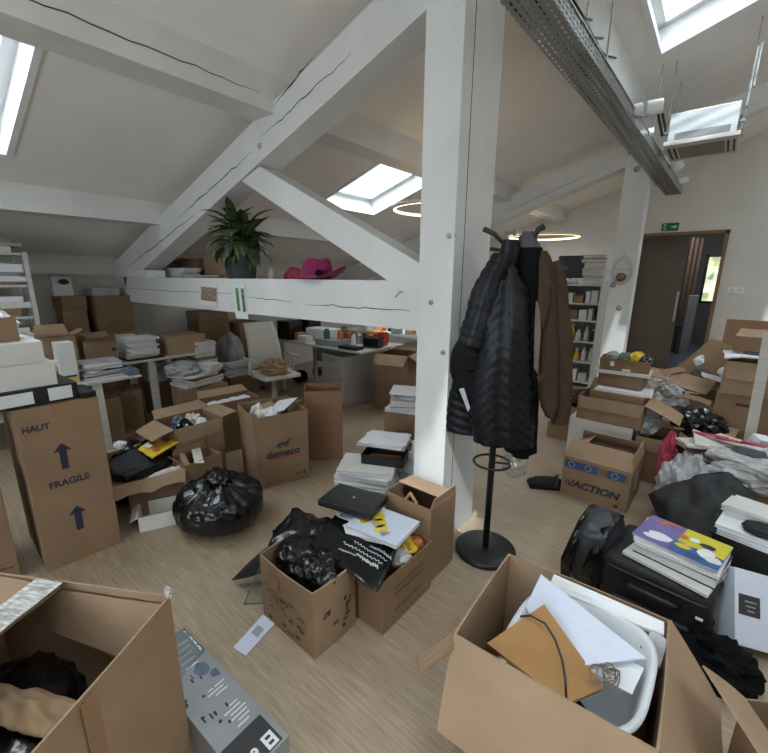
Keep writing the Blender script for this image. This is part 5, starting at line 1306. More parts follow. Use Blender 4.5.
# black banner draped over the carton
bn = thing('banner', 'black plastic banner with white lettering draped over the carton', 'banner', (-1.12, 1.2, 0.30), 0)
q1, q2, q3, q4 = F(300, 545, 0.345), F(378, 591, 0.300), F(400, 545, 0.325), F(335, 515, 0.38)
bm = BM(); sheet_grid(bm, (q1, q2, q3, q4), lift=0.015, seed=2, amp=0.014); wpart('cloth', bm, 'bag_black', bn, True)
def onq(u, v, dz=0.012):
    p = q1*(1-u)*(1-v)+q2*u*(1-v)+q3*u*v+q4*(1-u)*v
    return p+Vector((0, 0, 0.015*math.sin(PI*u)*math.sin(PI*v)+0.014*noise.noise(Vector((u*4+2, v*4, 4.0)))+dz))
ux = (q2-q1).normalized(); uy = (q4-q1); uz = ux.cross(uy).normalized(); uy = uz.cross(ux)
rg = random.Random(6)
for k, (u0, u1, v, am, th) in enumerate(((0.40, 0.92, 0.44, 0.022, 0.002), (0.50, 0.95, 0.56, 0.018, 0.0018), (0.40, 0.62, 0.30, 0.014, 0.0016), (0.62, 0.9, 0.34, 0.03, 0.0026), (0.68, 0.98, 0.66, 0.02, 0.0018))):
    bm = BM(); n_ = 34; pts = []
    for i in range(n_+1):
        u = u0+(u1-u0)*i/n_; pts.append(onq(u, v+am*math.sin(i*1.9+k)*(0.5+rg.random()), 0.002))
    tube(bm, pts, th, 4); wpart('white_lettering', bm, 'paper', bn)
# the back bag sheet
bm = BM(); sheet_grid(bm, (F(268, 545, 0.30), F(312, 552, 0.335), F(335, 520, 0.36), F(292, 508, 0.36)), lift=0.03, seed=7, amp=0.03); solo('bin_bag', bm, 'bag_black', 'flat black plastic sack spread behind the foreground carton', 'bin bag', smooth=True)
bm = BM(); blob(bm, (-1.52, 1.17, 0.14), (0.15, 0.12, 0.16), 33, 0.35, 1.8, 4, 0.0); solo('bin_bag', bm, 'bag_black', 'dark bulky sack standing left behind the foreground carton', 'bin bag', smooth=True)
# black pointed umbrella tip and glass pane leaning at left of the carton
g0 = F(232, 580, 0.03); g1 = F(262, 560, 0.16)
bm = BM(); rows = []
ax0, ax1 = Vector(g0), Vector((-1.52, 1.06, 0.20))
for i in range(9):
    q = i/8; c_ = ax0.lerp(ax1, q); r_ = 0.004+0.075*math.sin(q*1.75)**1.0
    d_ = (ax1-ax0).normalized(); s1 = d_.cross(Vector((0, 0, 1))).normalized(); s2 = d_.cross(s1)
    rows.append([bm.verts.new(c_+s1*math.cos(a)*r_*(1+0.12*math.cos(6*a))+s2*math.sin(a)*r_*0.55) for a in [2*PI*k/24 for k in range(24)]])
for a, b_ in zip(rows, rows[1:]):
    for k in range(24): bm.faces.new((a[k], a[(k+1) % 24], b_[(k+1) % 24], b_[k]))
bm.faces.new(rows[-1])
for v in bm.verts: v.co.z = max(0.002, v.co.z)
solo('umbrella', bm, 'black_cloth', 'folded black umbrella sticking out left of the foreground carton', 'umbrella', smooth=True)
p0, p1, p2, p3 = F(244, 604, 0.004), F(263, 603, 0.004), F(268, 560, 0.20), F(262, 562, 0.20)
gp = thing('glass_pane', 'small pane of glass leaning on the foreground carton', 'glass', ((p0+p1)/2), 0)
bm = BM(); vs_ = [bm.verts.new(v+o) for o in (Vector((0, 0, 0)), Vector((0.002, 0.004, 0))) for v in (p0, p1, p2, p3)]
for f in ((0, 1, 2, 3), (7, 6, 5, 4), (0, 4, 5, 1), (1, 5, 6, 2), (2, 6, 7, 3), (3, 7, 4, 0)): bm.faces.new([vs_[k] for k in f])
wpart('pane', bm, 'clear_film', gp)
bm = BM(); tube(bm, [p0, p1, p2, p3, p0], 0.003, 6); wpart('edge', bm, 'glass_edge', gp)
# books on the banner
def book(label, c, w, d, h, M, cov, name='book', cat='book'):
    t = thing(name, label, cat, M.translation, 0)
    t.rotation_euler = M.to_euler()
    bm = BM(); box(bm, (0, 0, h/2), (w*0.98, d*0.98, h*0.84)); link_mesh('pages', bm, 'pages', t)
    bm = BM(); box(bm, (0, 0, h*0.96), (w, d, h*0.08)); link_mesh('front_cover', bm, cov, t)
    bm = BM(); box(bm, (0, 0, h*0.04), (w, d, h*0.08)); link_mesh('back_cover', bm, cov, t)
    return t
m0 = T(-1.165, 1.33, 0.352) @ RZ(R(12)) @ RX(0.0)
b0 = book('white book under the yellow illustrated one on the banner', None, 0.28, 0.24, 0.014, T(-1.20, 1.335, 0.349) @ RZ(R(20)), 'paper')
b1 = book('white book with yellow dinosaur cover on the black banner', None, 0.29, 0.225, 0.018, T(-1.10, 1.36, 0.366) @ RZ(R(6)), 'paper_blue')
bm = BM(); rg = random.Random(4)
for k in range(9):
    u, v = -0.09+0.022*k, 0.02*math.sin(k*1.2)+0.02
    blob(bm, (u, v-0.03, 0.0185), (0.022, 0.026, 0.0012), k, 0.3, 2, 2)
bm.free()
for k, (u, v, ru, rv) in enumerate(((-0.085, 0.07, 0.03, 0.02), (-0.05, 0.03, 0.035, 0.035), (-0.015, -0.01, 0.035, 0.04), (0.02, -0.045, 0.03, 0.035), (-0.09, -0.02, 0.025, 0.04))):
    bm = BM(); vs_ = [bm.verts.new((u+ru*math.cos(a)*(1+.25*noise.noise(Vector((a, k, 0)))), v+rv*math.sin(a)*(1+.25*noise.noise(Vector((a, k, 3)))), 0.0188)) for a in [2*PI*i/14 for i in range(14)]]
    bm.faces.new(vs_); link_mesh('illustration', bm, 'yellow', b1)
for k, (u, v) in enumerate(((0.05, -0.075), (0.035, -0.06), (0.06, -0.055), (-0.02, -0.03), (-0.06, 0.0))):
    bm = BM(); vs_ = [bm.verts.new((u+0.014*math.cos(a), v+0.016*math.sin(a), 0.0192)) for a in [2*PI*i/9 for i in range(9)]]
    bm.faces.new(vs_); link_mesh('illustration', bm, 'grey_paper', b1)
lp = thing('ring_binder', 'black plastic document case on top of the yellow book', 'document case', (-1.32, 1.385, 0.392), R(16))
lp.rotation_euler = (R(-5), R(2), R(16))
bm = BM(); box(bm, (0, 0, 0.018), (0.30, 0.225, 0.036), bev=0.006); link_mesh('body', bm, 'black_plastic', lp)
bm = BM(); box(bm, (0.0, -0.1135, 0.018), (0.30, 0.002, 0.004)); link_mesh('seam', bm, 'strap_grey', lp)
bm = BM(); lathe(bm, [(0.008, 0.0362), (0.006, 0.038)], 12); link_mesh('stud', bm, 'steel', lp)
# receipt on the floor
P_ = [F(263, 615, 0.001), F(275, 624, 0.001), F(246, 656, 0.001), F(233, 648, 0.001)]
rc = thing('paper_sheet', 'folded white printed leaflet lying alone on the floor', 'leaflet', sum(P_, Vector())/4)
bm = BM(); vs_ = [bm.verts.new(v+Vector((0, 0, z_))) for z_ in (0, 0.003) for v in P_]
for f in ((0, 1, 2, 3), (7, 6, 5, 4), (0, 4, 5, 1), (1, 5, 6, 2), (2, 6, 7, 3), (3, 7, 4, 0)): bm.faces.new([vs_[k] for k in f])
wpart('sheet', bm, 'paper_blue', rc)
c_ = (P_[0]*.6+P_[1]*.6+P_[2]*.4+P_[3]*.4)/2; e1 = (P_[1]-P_[0])*0.25; e2 = (P_[3]-P_[0])*0.12; up_ = Vector((0, 0, 0.0036))
bm = BM(); quad(bm, [c_-e1-e2+up_, c_+e1-e2+up_, c_+e1+e2+up_, c_-e1+e2+up_]); wpart('printed_picture', bm, 'grey_paper', rc)
# ================================================================== COAT STAND WITH JACKETS
SX, SY = -0.829, 1.975
SA = R(22.8)
cs = thing('coat_stand', 'black metal coat stand with round base before the white post', 'coat stand', (SX, SY, 0), SA)
SM = T(SX, SY, 0) @ RZ(SA); SMI = SM.inverted()
LAT = Vector((math.cos(SA), math.sin(SA), 0)); AWY = Vector((-math.sin(SA), math.cos(SA), 0))
def UZ(px, py, w=0.0):
    """local (lateral, height) on the upright plane through the stand, w behind it"""
    d = ray(px, py); c = Vector((SX, SY, 0))+AWY*w
    t = ((c-CAM).dot(AWY))/d.dot(AWY); g = CAM+d*t; l = SMI @ g; return l.x, l.z
bm = BM(); lathe(bm, [(0.165, 0.0), (0.17, 0.006), (0.17, 0.024), (0.16, 0.03), (0.03, 0.033)], 48); link_mesh('base', bm, 'black_plastic', cs, True)
bm = BM(); tube(bm, [(0, 0, 0.03), (0, 0, 1.60)], 0.018, 16); link_mesh('pole', bm, 'black_plastic', cs, True)
u_, z_ = UZ(485, 461)
bm = BM(); torus(bm, 0.098, 0.007, T(0.0, 0, z_), 40, 8); link_mesh('umbrella_ring', bm, 'black_plastic', cs, True)
bm = BM(); tube(bm, [(0.018, 0, z_), (0.092, 0, z_)], 0.006, 8); link_mesh('ring_arm', bm, 'black_plastic', cs, True)
def hook(pts, r=0.011):
    bm = BM(); tube(bm, pts, [r]*(len(pts)-1)+[r*1.15], 10); link_mesh('hook', bm, 'black_plastic', cs, True)
p1 = [UZ(*q) for q in ((512, 252), (503, 243), (495, 235), (484, 230))]
hook([(0.0, 0.0, 1.50), (0.02, 0, 1.585)]+[(u, -0.02-0.01*i, z) for i, (u, z) in enumerate(p1)])
p2 = [UZ(*q) for q in ((527, 250), (533, 238), (538, 230), (544, 227))]
hook([(0.0, 0.0, 1.50), (0.06, 0.0, 1.56)]+[(u, -0.0-0.01*i, z) for i, (u, z) in enumerate(p2)], 0.013)
p3 = [UZ(*q, 0.1) for q in ((505, 252), (497, 250), (491, 249))]
hook([(0.0, 0.0, 1.50)]+[(u, 0.05+0.02*i, z) for i, (u, z) in enumerate(p3)], 0.009)
hook([(0.0, 0.0, 1.50), (0.05, 0.08, 1.55), (0.09, 0.13, 1.60)], 0.009)

def loft(bm, secs, nz=70, nu=64, disp=None, pw=0.8, cap=True, tilt=0.0):
    """secs: (z, u centre, half width, w centre, half depth), top to bottom, local to the stand"""
    secs = sorted(secs, key=lambda s: -s[0]); zs = [s[0] for s in secs]; rows = []
    for i in range(nz+1):
        z = zs[0]+(zs[-1]-zs[0])*i/nz
        k = 0
        while k < len(zs)-2 and z < zs[k+1]: k += 1
        q = min(1, max(0, (zs[k]-z)/(zs[k]-zs[k+1]+1e-9))); q = q*q*(3-2*q)*0.5+q*0.5
        s = [secs[k][m]+(secs[k+1][m]-secs[k][m])*q for m in range(5)]
        row = []
        for j in range(nu):
            a = 2*PI*j/nu; ca, sa = math.cos(a), math.sin(a)
            x = math.copysign(abs(ca)**pw, ca); y = math.copysign(abs(sa)**pw, sa)
            n = Vector((ca, sa, 0)); p = Vector((s[1]+s[2]*x, s[3]+s[4]*y, z))
            if disp: p = p+n*disp(p, n, z, s, a)
            row.append(bm.verts.new(p))
        rows.append(row)
    for a, b_ in zip(rows, rows[1:]):
        for j in range(nu): bm.faces.new((a[j], a[(j+1) % nu], b_[(j+1) % nu], b_[j]))
    if cap:
        bm.faces.new(rows[0]); bm.faces.new(rows[-1][::-1])
def from_px(rows, w, b):
    out = []
    for py, l, r in rows:
        ul, z1 = UZ(l, py, w); ur, z2 = UZ(r, py, w)
        bb = b(py) if callable(b) else b
        out.append(((z1+z2)/2, (ul+ur)/2, (ur-ul)/2, w, bb))
    return out
def folds(p, k=1.0, f=9, s=0):
    return 0.010*k*noise.noise(Vector((p.x*f+s, p.y*f, p.z*2.2)))+0.005*k*noise.noise(Vector((p.x*22, p.y*22, p.z*7+s)))
def garment(name, label, cat):
    t = thing(name, label, cat, (SX, SY, 0), SA); return t

# quilted jacket in front -------------------------------------------------------------
pj = garment('quilted_jacket', 'glossy black quilted puffer jacket hanging at the front of the stand', 'jacket')
def chev(p, n, z, s, a):
    u = (p.x-s[1])
    ph = (z+abs(u)*1.05)/0.056
    g = abs(math.sin(PI*ph))**0.55
    mid = 1-math.exp(-(u/0.006)**2)
    return 0.012*g*min(1, 0.5+mid)+folds(p, 1.2, 8, 3)-0.012*(1-mid)
WB = -0.075
rows_ = [(262, 499, 512), (275, 491, 520), (288, 487, 526), (305, 483, 529), (330, 479, 531), (355, 475, 532), (380, 471, 532), (405, 469, 533), (425, 471, 534), (441, 475, 533)]
bm = BM(); loft(bm, from_px(rows_, WB, lambda y: 0.05+0.045*min(1, (y-262)/90)), disp=chev); link_mesh('body', bm, 'puffer_black', pj, True)
bm = BM(); loft(bm, from_px([(240, 503, 519), (252, 499, 521), (266, 496, 518), (280, 496, 512)], -0.03, 0.045), nz=20, disp=lambda p, n, z, s, a: folds(p, 1)); link_mesh('collar', bm, 'puffer_black', pj, True)
def sleeve(bm, pts, rs, quilt=True, n=36, fl=0.75, grid=0.045):
    """soft tube along stand-local points with ring quilting"""
    P_ = [Vector(p) for p in pts]; m = 60; rows = []
    seg = len(P_)-1
    for i in range(m+1):
        t = i/m*seg; k = min(seg-1, int(t)); q = t-k; c = P_[k].lerp(P_[k+1], q); r = rs[k]+(rs[k+1]-rs[k])*q
        d = (P_[min(seg, k+1)]-P_[k]).normalized()
        s1 = d.cross(Vector((0, 1, 0))).normalized(); s2 = d.cross(s1)
        row = []
        for j in range(n):
            a = 2*PI*j/n; rr = r
            if quilt:
                L_ = i/m*sum((P_[x+1]-P_[x]).length for x in range(seg))
                rr += 0.006*abs(math.sin(PI*L_/grid))**0.5*abs(math.sin(a*4.5))**0.4
            v = c+s1*math.cos(a)*rr+s2*math.sin(a)*rr*fl
            rr2 = 0.010*noise.noise(v*9)
            row.append(bm.verts.new(v+(s1*math.cos(a)+s2*math.sin(a))*rr2))
        rows.append(row)
    for a, b_ in zip(rows, rows[1:]):
        for j in range(n): bm.faces.new((a[j], a[(j+1) % n], b_[(j+1) % n], b_[j]))
    return rows
def spx(lst, w): return [(*[UZ(px, py, ww)[0:1][0] for ww in (w,)], w, UZ(px, py, w)[1]) for px, py in lst]
bm = BM(); rr_ = sleeve(bm, spx([(503, 255), (494, 275), (485, 300), (478, 325), (472, 345)], -0.11), [0.040, 0.056, 0.066, 0.070, 0.068]); link_mesh('sleeve', bm, 'puffer_black', pj, True)
# black lining falling out of the sleeve
bm = BM(); rr_ = sleeve(bm, spx([(472, 340), (467, 352), (464, 370), (467, 388), (473, 404), (479, 420), (481, 436)], -0.105), [0.064, 0.071, 0.072, 0.064, 0.048, 0.032, 0.012], False); bm.faces.new(rr_[0]); bm.faces.new(rr_[-1]); link_mesh('lining', bm, 'wool_black', pj, True)
def horiz(p, n, z, s, a):
    return 0.008*abs(math.sin(PI*(z+0.25*p.x)/0.048))**0.5+folds(p, 0.8, 9, 6)
bm = BM(); loft(bm, from_px([(350, 461, 484), (375, 455, 484), (400, 449, 485), (420, 447, 485), (431, 447, 486)], 0.0, 0.06), nz=44, disp=horiz); link_mesh('back_panel', bm, 'puffer_black', pj, True)
pt = spx([(459, 389), (464, 388), (470, 408), (468, 412)], -0.165)  # grey patch paints a flash of sheen on the black jacket
bm = BM(); quad(bm, [Vector(p) for p in pt])
r_ = bmesh.ops.extrude_face_region(bm, geom=bm.faces[:])
for v in r_['geom']:
    if isinstance(v, bmesh.types.BMVert): v.co.y += 0.004
link_mesh('sheen_patch', bm, 'grey_plastic', pj)

# smooth black coat behind and to the right -----------------------------------------
bc = garment('overcoat', 'plain matt black coat hanging behind the quilted jacket', 'coat')
rows_ = [(248, 519, 541), (262, 516, 543), (285, 514, 544), (320, 512, 543), (360, 508, 541), (400, 503, 539), (430, 500, 537), (447, 503, 536)]
bm = BM(); loft(bm, from_px(rows_, 0.0, lambda y: 0.06+0.05*min(1, (y-248)/80)), disp=lambda p, n, z, s, a: folds(p, 1.5, 7, 11)); link_mesh('body', bm, 'wool_black', bc, True)
bm = BM(); sleeve(bm, spx([(530, 300), (529, 350), (526, 400), (523, 440), (521, 457)], -0.07), [0.05, 0.056, 0.054, 0.046, 0.042], False); link_mesh('sleeve', bm, 'wool_black', bc, True)
bm = BM(); loft(bm, from_px([(232, 522, 533), (238, 519, 537), (248, 517, 540), (262, 517, 538)], 0.02, 0.05), nz=20, disp=lambda p, n, z, s, a: folds(p, 1)); link_mesh('hood', bm, 'hood_grey', bc, True)
bm = BM(); tube(bm, [(UZ(507, 443, -0.05)[0], -0.05, UZ(507, 443, -0.05)[1]), (UZ(506, 452, -0.05)[0], -0.05, UZ(506, 452, -0.05)[1])], 0.003, 6); link_mesh('drawcord', bm, 'cable_black', bc)

# brown blazer at the right -------------------------------------------------------------
bz = garment('blazer', 'brown tailored blazer hanging on the right of the stand', 'blazer')
rows_ = [(251, 541, 548), (258, 539, 552), (272, 538, 556), (295, 537, 558), (330, 535, 559), (365, 534, 559), (390, 536, 559), (404, 540, 557), (413, 545, 553)]
bm = BM(); loft(bm, from_px(rows_, -0.05, lambda y: 0.03+0.06*min(1, (y-250)/40)), disp=lambda p, n, z, s, a: folds(p, 1.0, 6, 21), pw=0.85); link_mesh('body', bm, 'blazer_brown', bz, True)
bm = BM(); sleeve(bm, spx([(552, 262), (557, 285), (560, 330), (562, 375), (561, 405), (560, 423)], -0.05), [0.030, 0.046, 0.052, 0.050, 0.046, 0.043], False, fl=0.9); link_mesh('sleeve', bm, 'blazer_brown', bz, True)
# lapel, pocket flap and pale front edge, light painted into its colour
def plate(name, pxs, w, m, t=0.006):
    bm = BM(); vs_ = [bm.verts.new(Vector((UZ(px, py, w)[0], w, UZ(px, py, w)[1]))) for px, py in pxs]
    f = bm.faces.new(vs_); r_ = bmesh.ops.extrude_face_region(bm, geom=[f])
    for v in r_['geom']:
        if isinstance(v, bmesh.types.BMVert): v.co.y += t
    return link_mesh(name, bm, m, bz)
plate('lapel', ((540, 256), (546, 262), (552, 285), (549, 291), (551, 297), (543, 330), (538, 300)), -0.168, 'blazer_brown')
plate('front_edge', ((536, 300), (540, 305), (541, 330), (538, 375), (534, 368), (534.5, 330)), -0.166, 'blazer_lit_edge', 0.004)
plate('pocket_flap', ((537, 377), (552, 369), (553, 374), (538, 382)), -0.170, 'blazer_brown')
bm = BM(); lathe(bm, [(0.007, 0), (0.006, 0.003)], 10, T(UZ(546, 308, -0.155)[0], -0.163, UZ(546, 308, -0.155)[1]) @ RX(PI/2)); link_mesh('button', bm, 'ink_brown', bz)
u_, z_ = UZ(514, 466)
bm = BM(); blob(bm, SM @ Vector((u_, 0.03, z_-0.01)), (0.06, 0.04, 0.06), 12, 0.6, 2.2, 4); solo('plastic_bag', bm, 'clear_film', 'clear crumpled plastic bag hanging from the stand ring', 'bag', smooth=True)
# ================================================================== LOOSE BITS ON THE HEAPS
def scrap(label, px, py, y, w, d, m, rz=0.3, tilt=0.3, tilt2=0.2, name='cardboard_piece', cat='cardboard', t=0.006, sag=0.03):
    p = AY(px, py, y); sheet(label, (p.x, p.y), w, d, rz, p.z, m, tilt, tilt2, t, sag, name, cat); return p
scrap('torn brown cardboard strip across the doorway heap', 668, 372, 4.45, 0.26, 0.10, 'card', 0.4, 0.2, -0.2)
scrap('pale cardboard flap leaning on the doorway heap below the arching sheet', 690, 383, 4.35, 0.30, 0.20, 'card_pale', -0.3, 0.5, 0.1)
scrap('brown torn cardboard piece right of the top crate', 655, 374, 4.2, 0.20, 0.14, 'card_pale', 0.9, 0.6, 0.2)
scrap('white torn sheet lying under the arching cardboard', 715, 378, 4.3, 0.18, 0.12, 'paper_warm', 0.2, 0.3, 0.2, 'paper_sheet', 'paper', 0.002)
scrap('brown cardboard edge jutting over the black crinkled bag', 690, 398, 4.1, 0.28, 0.06, 'card', -0.2, 0.4, 0.1)
for k, (px, py, y, s_, m_, lab) in enumerate(((648, 384, 4.2, 0.06, 'paper', 'small white paper ball right of the top crate'), (672, 392, 4.15, 0.07, 'poly', 'grey plastic scrap left of the crinkled black bag'), (727, 372, 4.2, 0.05, 'paper', 'small white paper ball against the right tower'), (700, 376, 4.5, 0.07, 'hood_grey', 'dark grey rag below the arching cardboard'))):
    p = AY(px, py, y); crumple(lab, p, (s_, s_, s_*0.8), m_, 210+k, p.z-s_, 'crumpled_paper' if 'paper' in lab else 'rag', 'paper' if 'paper' in lab else 'rag', 0.6)
# white packets and dark boxes left of the office chair
z_ = pile(-4.50, 2.24, 0.0, 3, 0.22, 0.26, 0.22, 0.05, 'dark brown carton in the short column behind the folder heap', 'cartons behind the folder heap', m='card_dark', name='cardboard_box', cat='box', jit=0.01, jr=0.05, tj=0.02)
pile(-4.50, 2.24, z_+0.001, 5, 0.20, 0.24, 0.032, 0.05, 'white packet stacked between square carton and office chair', 'white packets by the office chair', m='paper_warm', name='paper_packet', cat='paper', jit=0.015, jr=0.15)
for k, (px, py, m_, w_, d_, lab) in enumerate(((128, 437, 'card', .22, .10, 'flat brown cardboard strip before the carton under the low table'), (152, 440, 'paper_warm', .15, .08, 'pale paper strip on the floor under the trestle tables'), (178, 418, 'grey_paper', .16, .12, 'grey paper scrap on the floor by the second table'), (171, 408, 'card_dark', .2, .14, 'dark cardboard scrap deep under the second table'))):
    p = F(px, py, 0.01); sheet(lab, (p.x, p.y), w_, d_, random.uniform(-.8, .8), 0.035, m_, 0.06, 0.05, 0.004, 0.02, 'cardboard_scrap' if 'card' in m_ else 'paper_scrap', 'cardboard' if 'card' in m_ else 'paper')
for k, (px, py, s_, m_, lab) in enumerate(((205, 402, .10, 'grey_paper', 'grey crumpled wrapping on the floor beside the carton with papers'), (190, 410, .08, 'poly', 'pale plastic wrap on the floor left of the spread flap carton'), (318, 372, .08, 'black_plastic', 'dark bag under the desk near the pedestal'), (300, 378, .10, 'wool_black', 'black bundle under the middle of the desk'))):
    p = F(px, py, 0.05); crumple(lab, (p.x, p.y, s_*0.8), (s_, s_, s_*0.8), m_, 230+k, 0.0, ['wrapping', 'plastic_wrap', 'bag', 'bundle'][k], ['paper', 'plastic', 'bag', 'bundle'][k], 0.6)
# ================================================================== RIGHT SIDE
# shelving unit by the far post -----------------------------------------------------------
ux0, ux1, uy0, uy1, uh = -2.22, -1.27, 6.32, 6.72, 1.475
su = thing('shelving_unit', 'white open shelving unit full of bottles left of the far post', 'shelving unit', ((ux0+ux1)/2, (uy0+uy1)/2, 0))
for x in (ux0, ux1):
    bm = BM(); box(bm, (x, (uy0+uy1)/2, uh/2), (0.03, uy1-uy0, uh)); wpart('side_panel', bm, 'white_plain', su)
bm = BM(); box(bm, ((ux0+ux1)/2, uy1-0.006, uh/2), (ux1-ux0-0.032, 0.01, uh)); wpart('back_panel', bm, 'grey_plastic', su)
UL = [0.06, 0.36, 0.66, 0.96, 1.2, 1.46]
for z in UL:
    bm = BM(); box(bm, ((ux0+ux1)/2, (uy0+uy1)/2-0.006, z), (ux1-ux0-0.032, uy1-uy0-0.014, 0.022)); wpart('shelf', bm, 'white_plain', su)
rg = random.Random(12)
for lv, kind in ((4, 'boxes'), (3, 'boxes'), (2, 'bottles'), (1, 'bottles'), (0, 'boxes')):
    x = ux0+0.09; k = 0
    while x < ux1-0.08:
        zq = UL[lv]+0.0115
        if kind == 'boxes':
            w_ = rg.uniform(0.05, 0.14)
            slab(['white product box on the shelving unit by the far post', 'brown product box on the shelving unit by the far post'][k % 3 == 2], (x+w_/2, uy0+0.13, zq), (w_, 0.18, rg.uniform(0.10, 0.19)), 0, ['paper', 'white_plain', 'card'][k % 3], group=['white boxes in the shelving unit', 'brown boxes in the shelving unit'][k % 3 == 2])
        else:
            w_ = 0.075; h_ = rg.uniform(0.15, 0.25); m_ = ['white_plain', 'yellow', 'paper', 'white_plain', 'black_plastic', 'paper'][(k+lv) % 6]
            lab = {'white_plain': 'white', 'paper': 'white', 'yellow': 'yellow', 'orange': 'orange', 'black_plastic': 'black'}[m_]
            t = thing('spray_bottle', lab+' cleaning bottle standing in the far shelving unit', 'bottle', (x+w_/2, uy0+0.10+0.04*(k % 2), zq), 0, lab+' bottles in the shelving unit')
            bm = BM(); lathe(bm, [(0.033, 0), (0.035, 0.01), (0.035, h_*0.6), (0.015, h_*0.8), (0.015, h_*0.88)], 14); link_mesh('body', bm, m_, t, True)
            bm = BM(); lathe(bm, [(0.018, h_*0.86), (0.018, h_)], 10); link_mesh('cap', bm, 'white_plain', t)
        x += w_+rg.uniform(0.01, 0.03); k += 1
# on top of the unit
ut = uh+0.001
mo = thing('monitor', 'dark switched on computer monitor on top of the shelving unit', 'monitor', (-1.76, 6.54, ut), R(8))
bm = BM(); box(bm, (0, 0, 0.24), (0.36, 0.04, 0.32), bev=0.006); link_mesh('housing', bm, 'black_plastic', mo)
bm = BM(); box(bm, (0, -0.0215, 0.245), (0.33, 0.002, 0.28)); link_mesh('screen', bm, 'screen', mo)
bm = BM()
quad(bm, [(-0.14, -0.0235, 0.20), (-0.04, -0.0235, 0.20), (-0.04, -0.0235, 0.25), (-0.14, -0.0235, 0.25)]); link_mesh('screen_window', bm, 'screen_blue', mo)
bm = BM(); lathe(bm, [(0.1, 0), (0.1, 0.012), (0.02, 0.02), (0.02, 0.09)], 20); link_mesh('stand', bm, 'black_plastic', mo)
zt = pile(-1.42, 6.53, ut, 9, 0.28, 0.30, 0.032, 0.1, 'white paper packet in the pile on the shelving unit', 'white packets on the shelving unit', name='paper_packet', cat='paper', mats=['paper', 'paper_warm', 'grey_paper', 'paper'], jit=0.03, jr=0.15)
pile(-1.45, 6.54, zt+0.001, 2, 0.30, 0.26, 0.06, 0.1, 'flat brown box on the white packets over the shelving unit', 'flat brown boxes over the shelving unit', name='box', cat='box', m='card', jit=0.02)
bm = BM(); tube(bm, [(-2.30, 6.27, ut+0.05), (-1.62, 6.30, ut+0.05)], 0.045, 14); bm.free()
bm = BM(); tube(bm, [(-2.20, 6.355, ut+0.036), (-1.60, 6.355, ut+0.036)], 0.035, 14); solo('paper_roll', bm, 'paper_warm', 'pale rolled sheet along the top edge of the shelving unit', 'paper roll', smooth=True)

# heap of cartons left of the door pile ------------------------------------------------------
a, b_ = F(560, 492), F(625, 514)
ac_ = carton('brown carton with big ACTION print and blue pictures', (-0.695, 2.96), (-0.262, 2.945), 0.44, 0.30, m='card', flaps={'f': (-28, 0.13, -6), 'b': (-40, 0.12), 'l': (-60, 0.12), 'r': (-10, 0.10)}, fl='card_pale', bulge=0.0)
w_, d_, h_ = ac_['w'], ac_['d'], ac_['h']
text('/ACTION', 0.072, T(0.0, -d_/2-0.0015, 0.10) @ FRONT, 'ink_navy', ac_, bold=0.05, shear=0.22, sx=1.08)
for k in range(2):
    mark(ac_, [(-0.165-0.018*k, 0.10, 0.010, 0.045, 0.0)], 'ink', 'stripe')
mark(ac_, [(0.0, 0.245, w_-0.02, 0.066)], 'card_dark', 'printed_band')
for k, u in enumerate((-0.15, -0.04, 0.13)):
    mark(ac_, [(u, 0.245, 0.11, 0.058)], 'ink_blue', 'picture', off=0.0018)
    bm = BM(); torus(bm, 0.02, 0.003, T(u-0.01, -d_/2-0.003, 0.245) @ RX(PI/2), 20, 4); link_mesh('picture_outline', bm, 'grey_paper', ac_)
for k in range(4): mark(ac_, [(0.06, 0.262-0.012*k, 0.06, 0.004)], 'ink', 'printed_line', off=0.0022)
mark(ac_, [(0.0, 0.16, 0.10, 0.14)], 'grey_paper', 'delivery_label', face='r'); mark(ac_, [(0.15, 0.03, 0.03, 0.02)], 'ink', 'handling_symbol'); clean(ac_)
bk = thing('shoe', 'black strapped shoe lying on the floor left of the ACTION carton', 'shoe', (-0.80, 2.96, 0), R(30))
bm = BM(); blob(bm, (0, 0, 0.04), (0.13, 0.05, 0.045), 3, 0.25, 1.8, 4, 0.002); link_mesh('upper', bm, 'black_cloth', bk, True)
bm = BM(); box(bm, (0, 0, 0.006), (0.25, 0.085, 0.012), bev=0.004); link_mesh('sole', bm, 'black_plastic', bk)
bm = BM(); tube(bm, [(0.06, -0.05, 0.05), (0.075, 0, 0.105), (0.06, 0.05, 0.05)], 0.01, 8); link_mesh('strap', bm, 'strap_grey', bk, True)
# white sided box, carton on it and the mid heap
_before = set(bpy.data.objects)
wb = carton('white cardboard box with small mark behind the ACTION carton', (-0.93, 3.62), (-0.45, 3.60), 0.38, 0.39, m='paper_warm', closed=True, tape=False); mark(wb, [(0.15, 0.2, 0.02, 0.02)], 'ink_brown'); clean(wb)
wb = carton('wide open brown carton on the white box behind ACTION', (-0.88, 3.61), (-0.40, 3.60), 0.36, 0.20, 0.331, m='card', flaps={'f': (172, 0.10), 'r': (112, 0.26), 'b': (30, 0.1)}, fl='card_pale', bulge=0.004); clean(wb)
cs_ = carton('plain carton with sagging flap right of the white box', (-0.42, 3.56), (-0.16, 3.56), 0.36, 0.36, m='card_dark', flaps={'r': (120, 0.14), 'f': (165, 0.1)}, fl='card', bulge=0.006); clean(cs_)
zq = 0.532
t = carton('flattened brown carton resting in the wide open one', (-0.82, 3.72), (-0.42, 3.70), 0.28, 0.09, 0.475, m='card', closed=True, tape=False); clean(t)
pile(-0.62, 3.86, 0.566, 2, 0.40, 0.26, 0.012, 0.0, 'white flat envelope on the mid heap of cartons', 'white envelopes on the mid heap', name='envelope', cat='envelope', jit=0.04, jr=0.2)
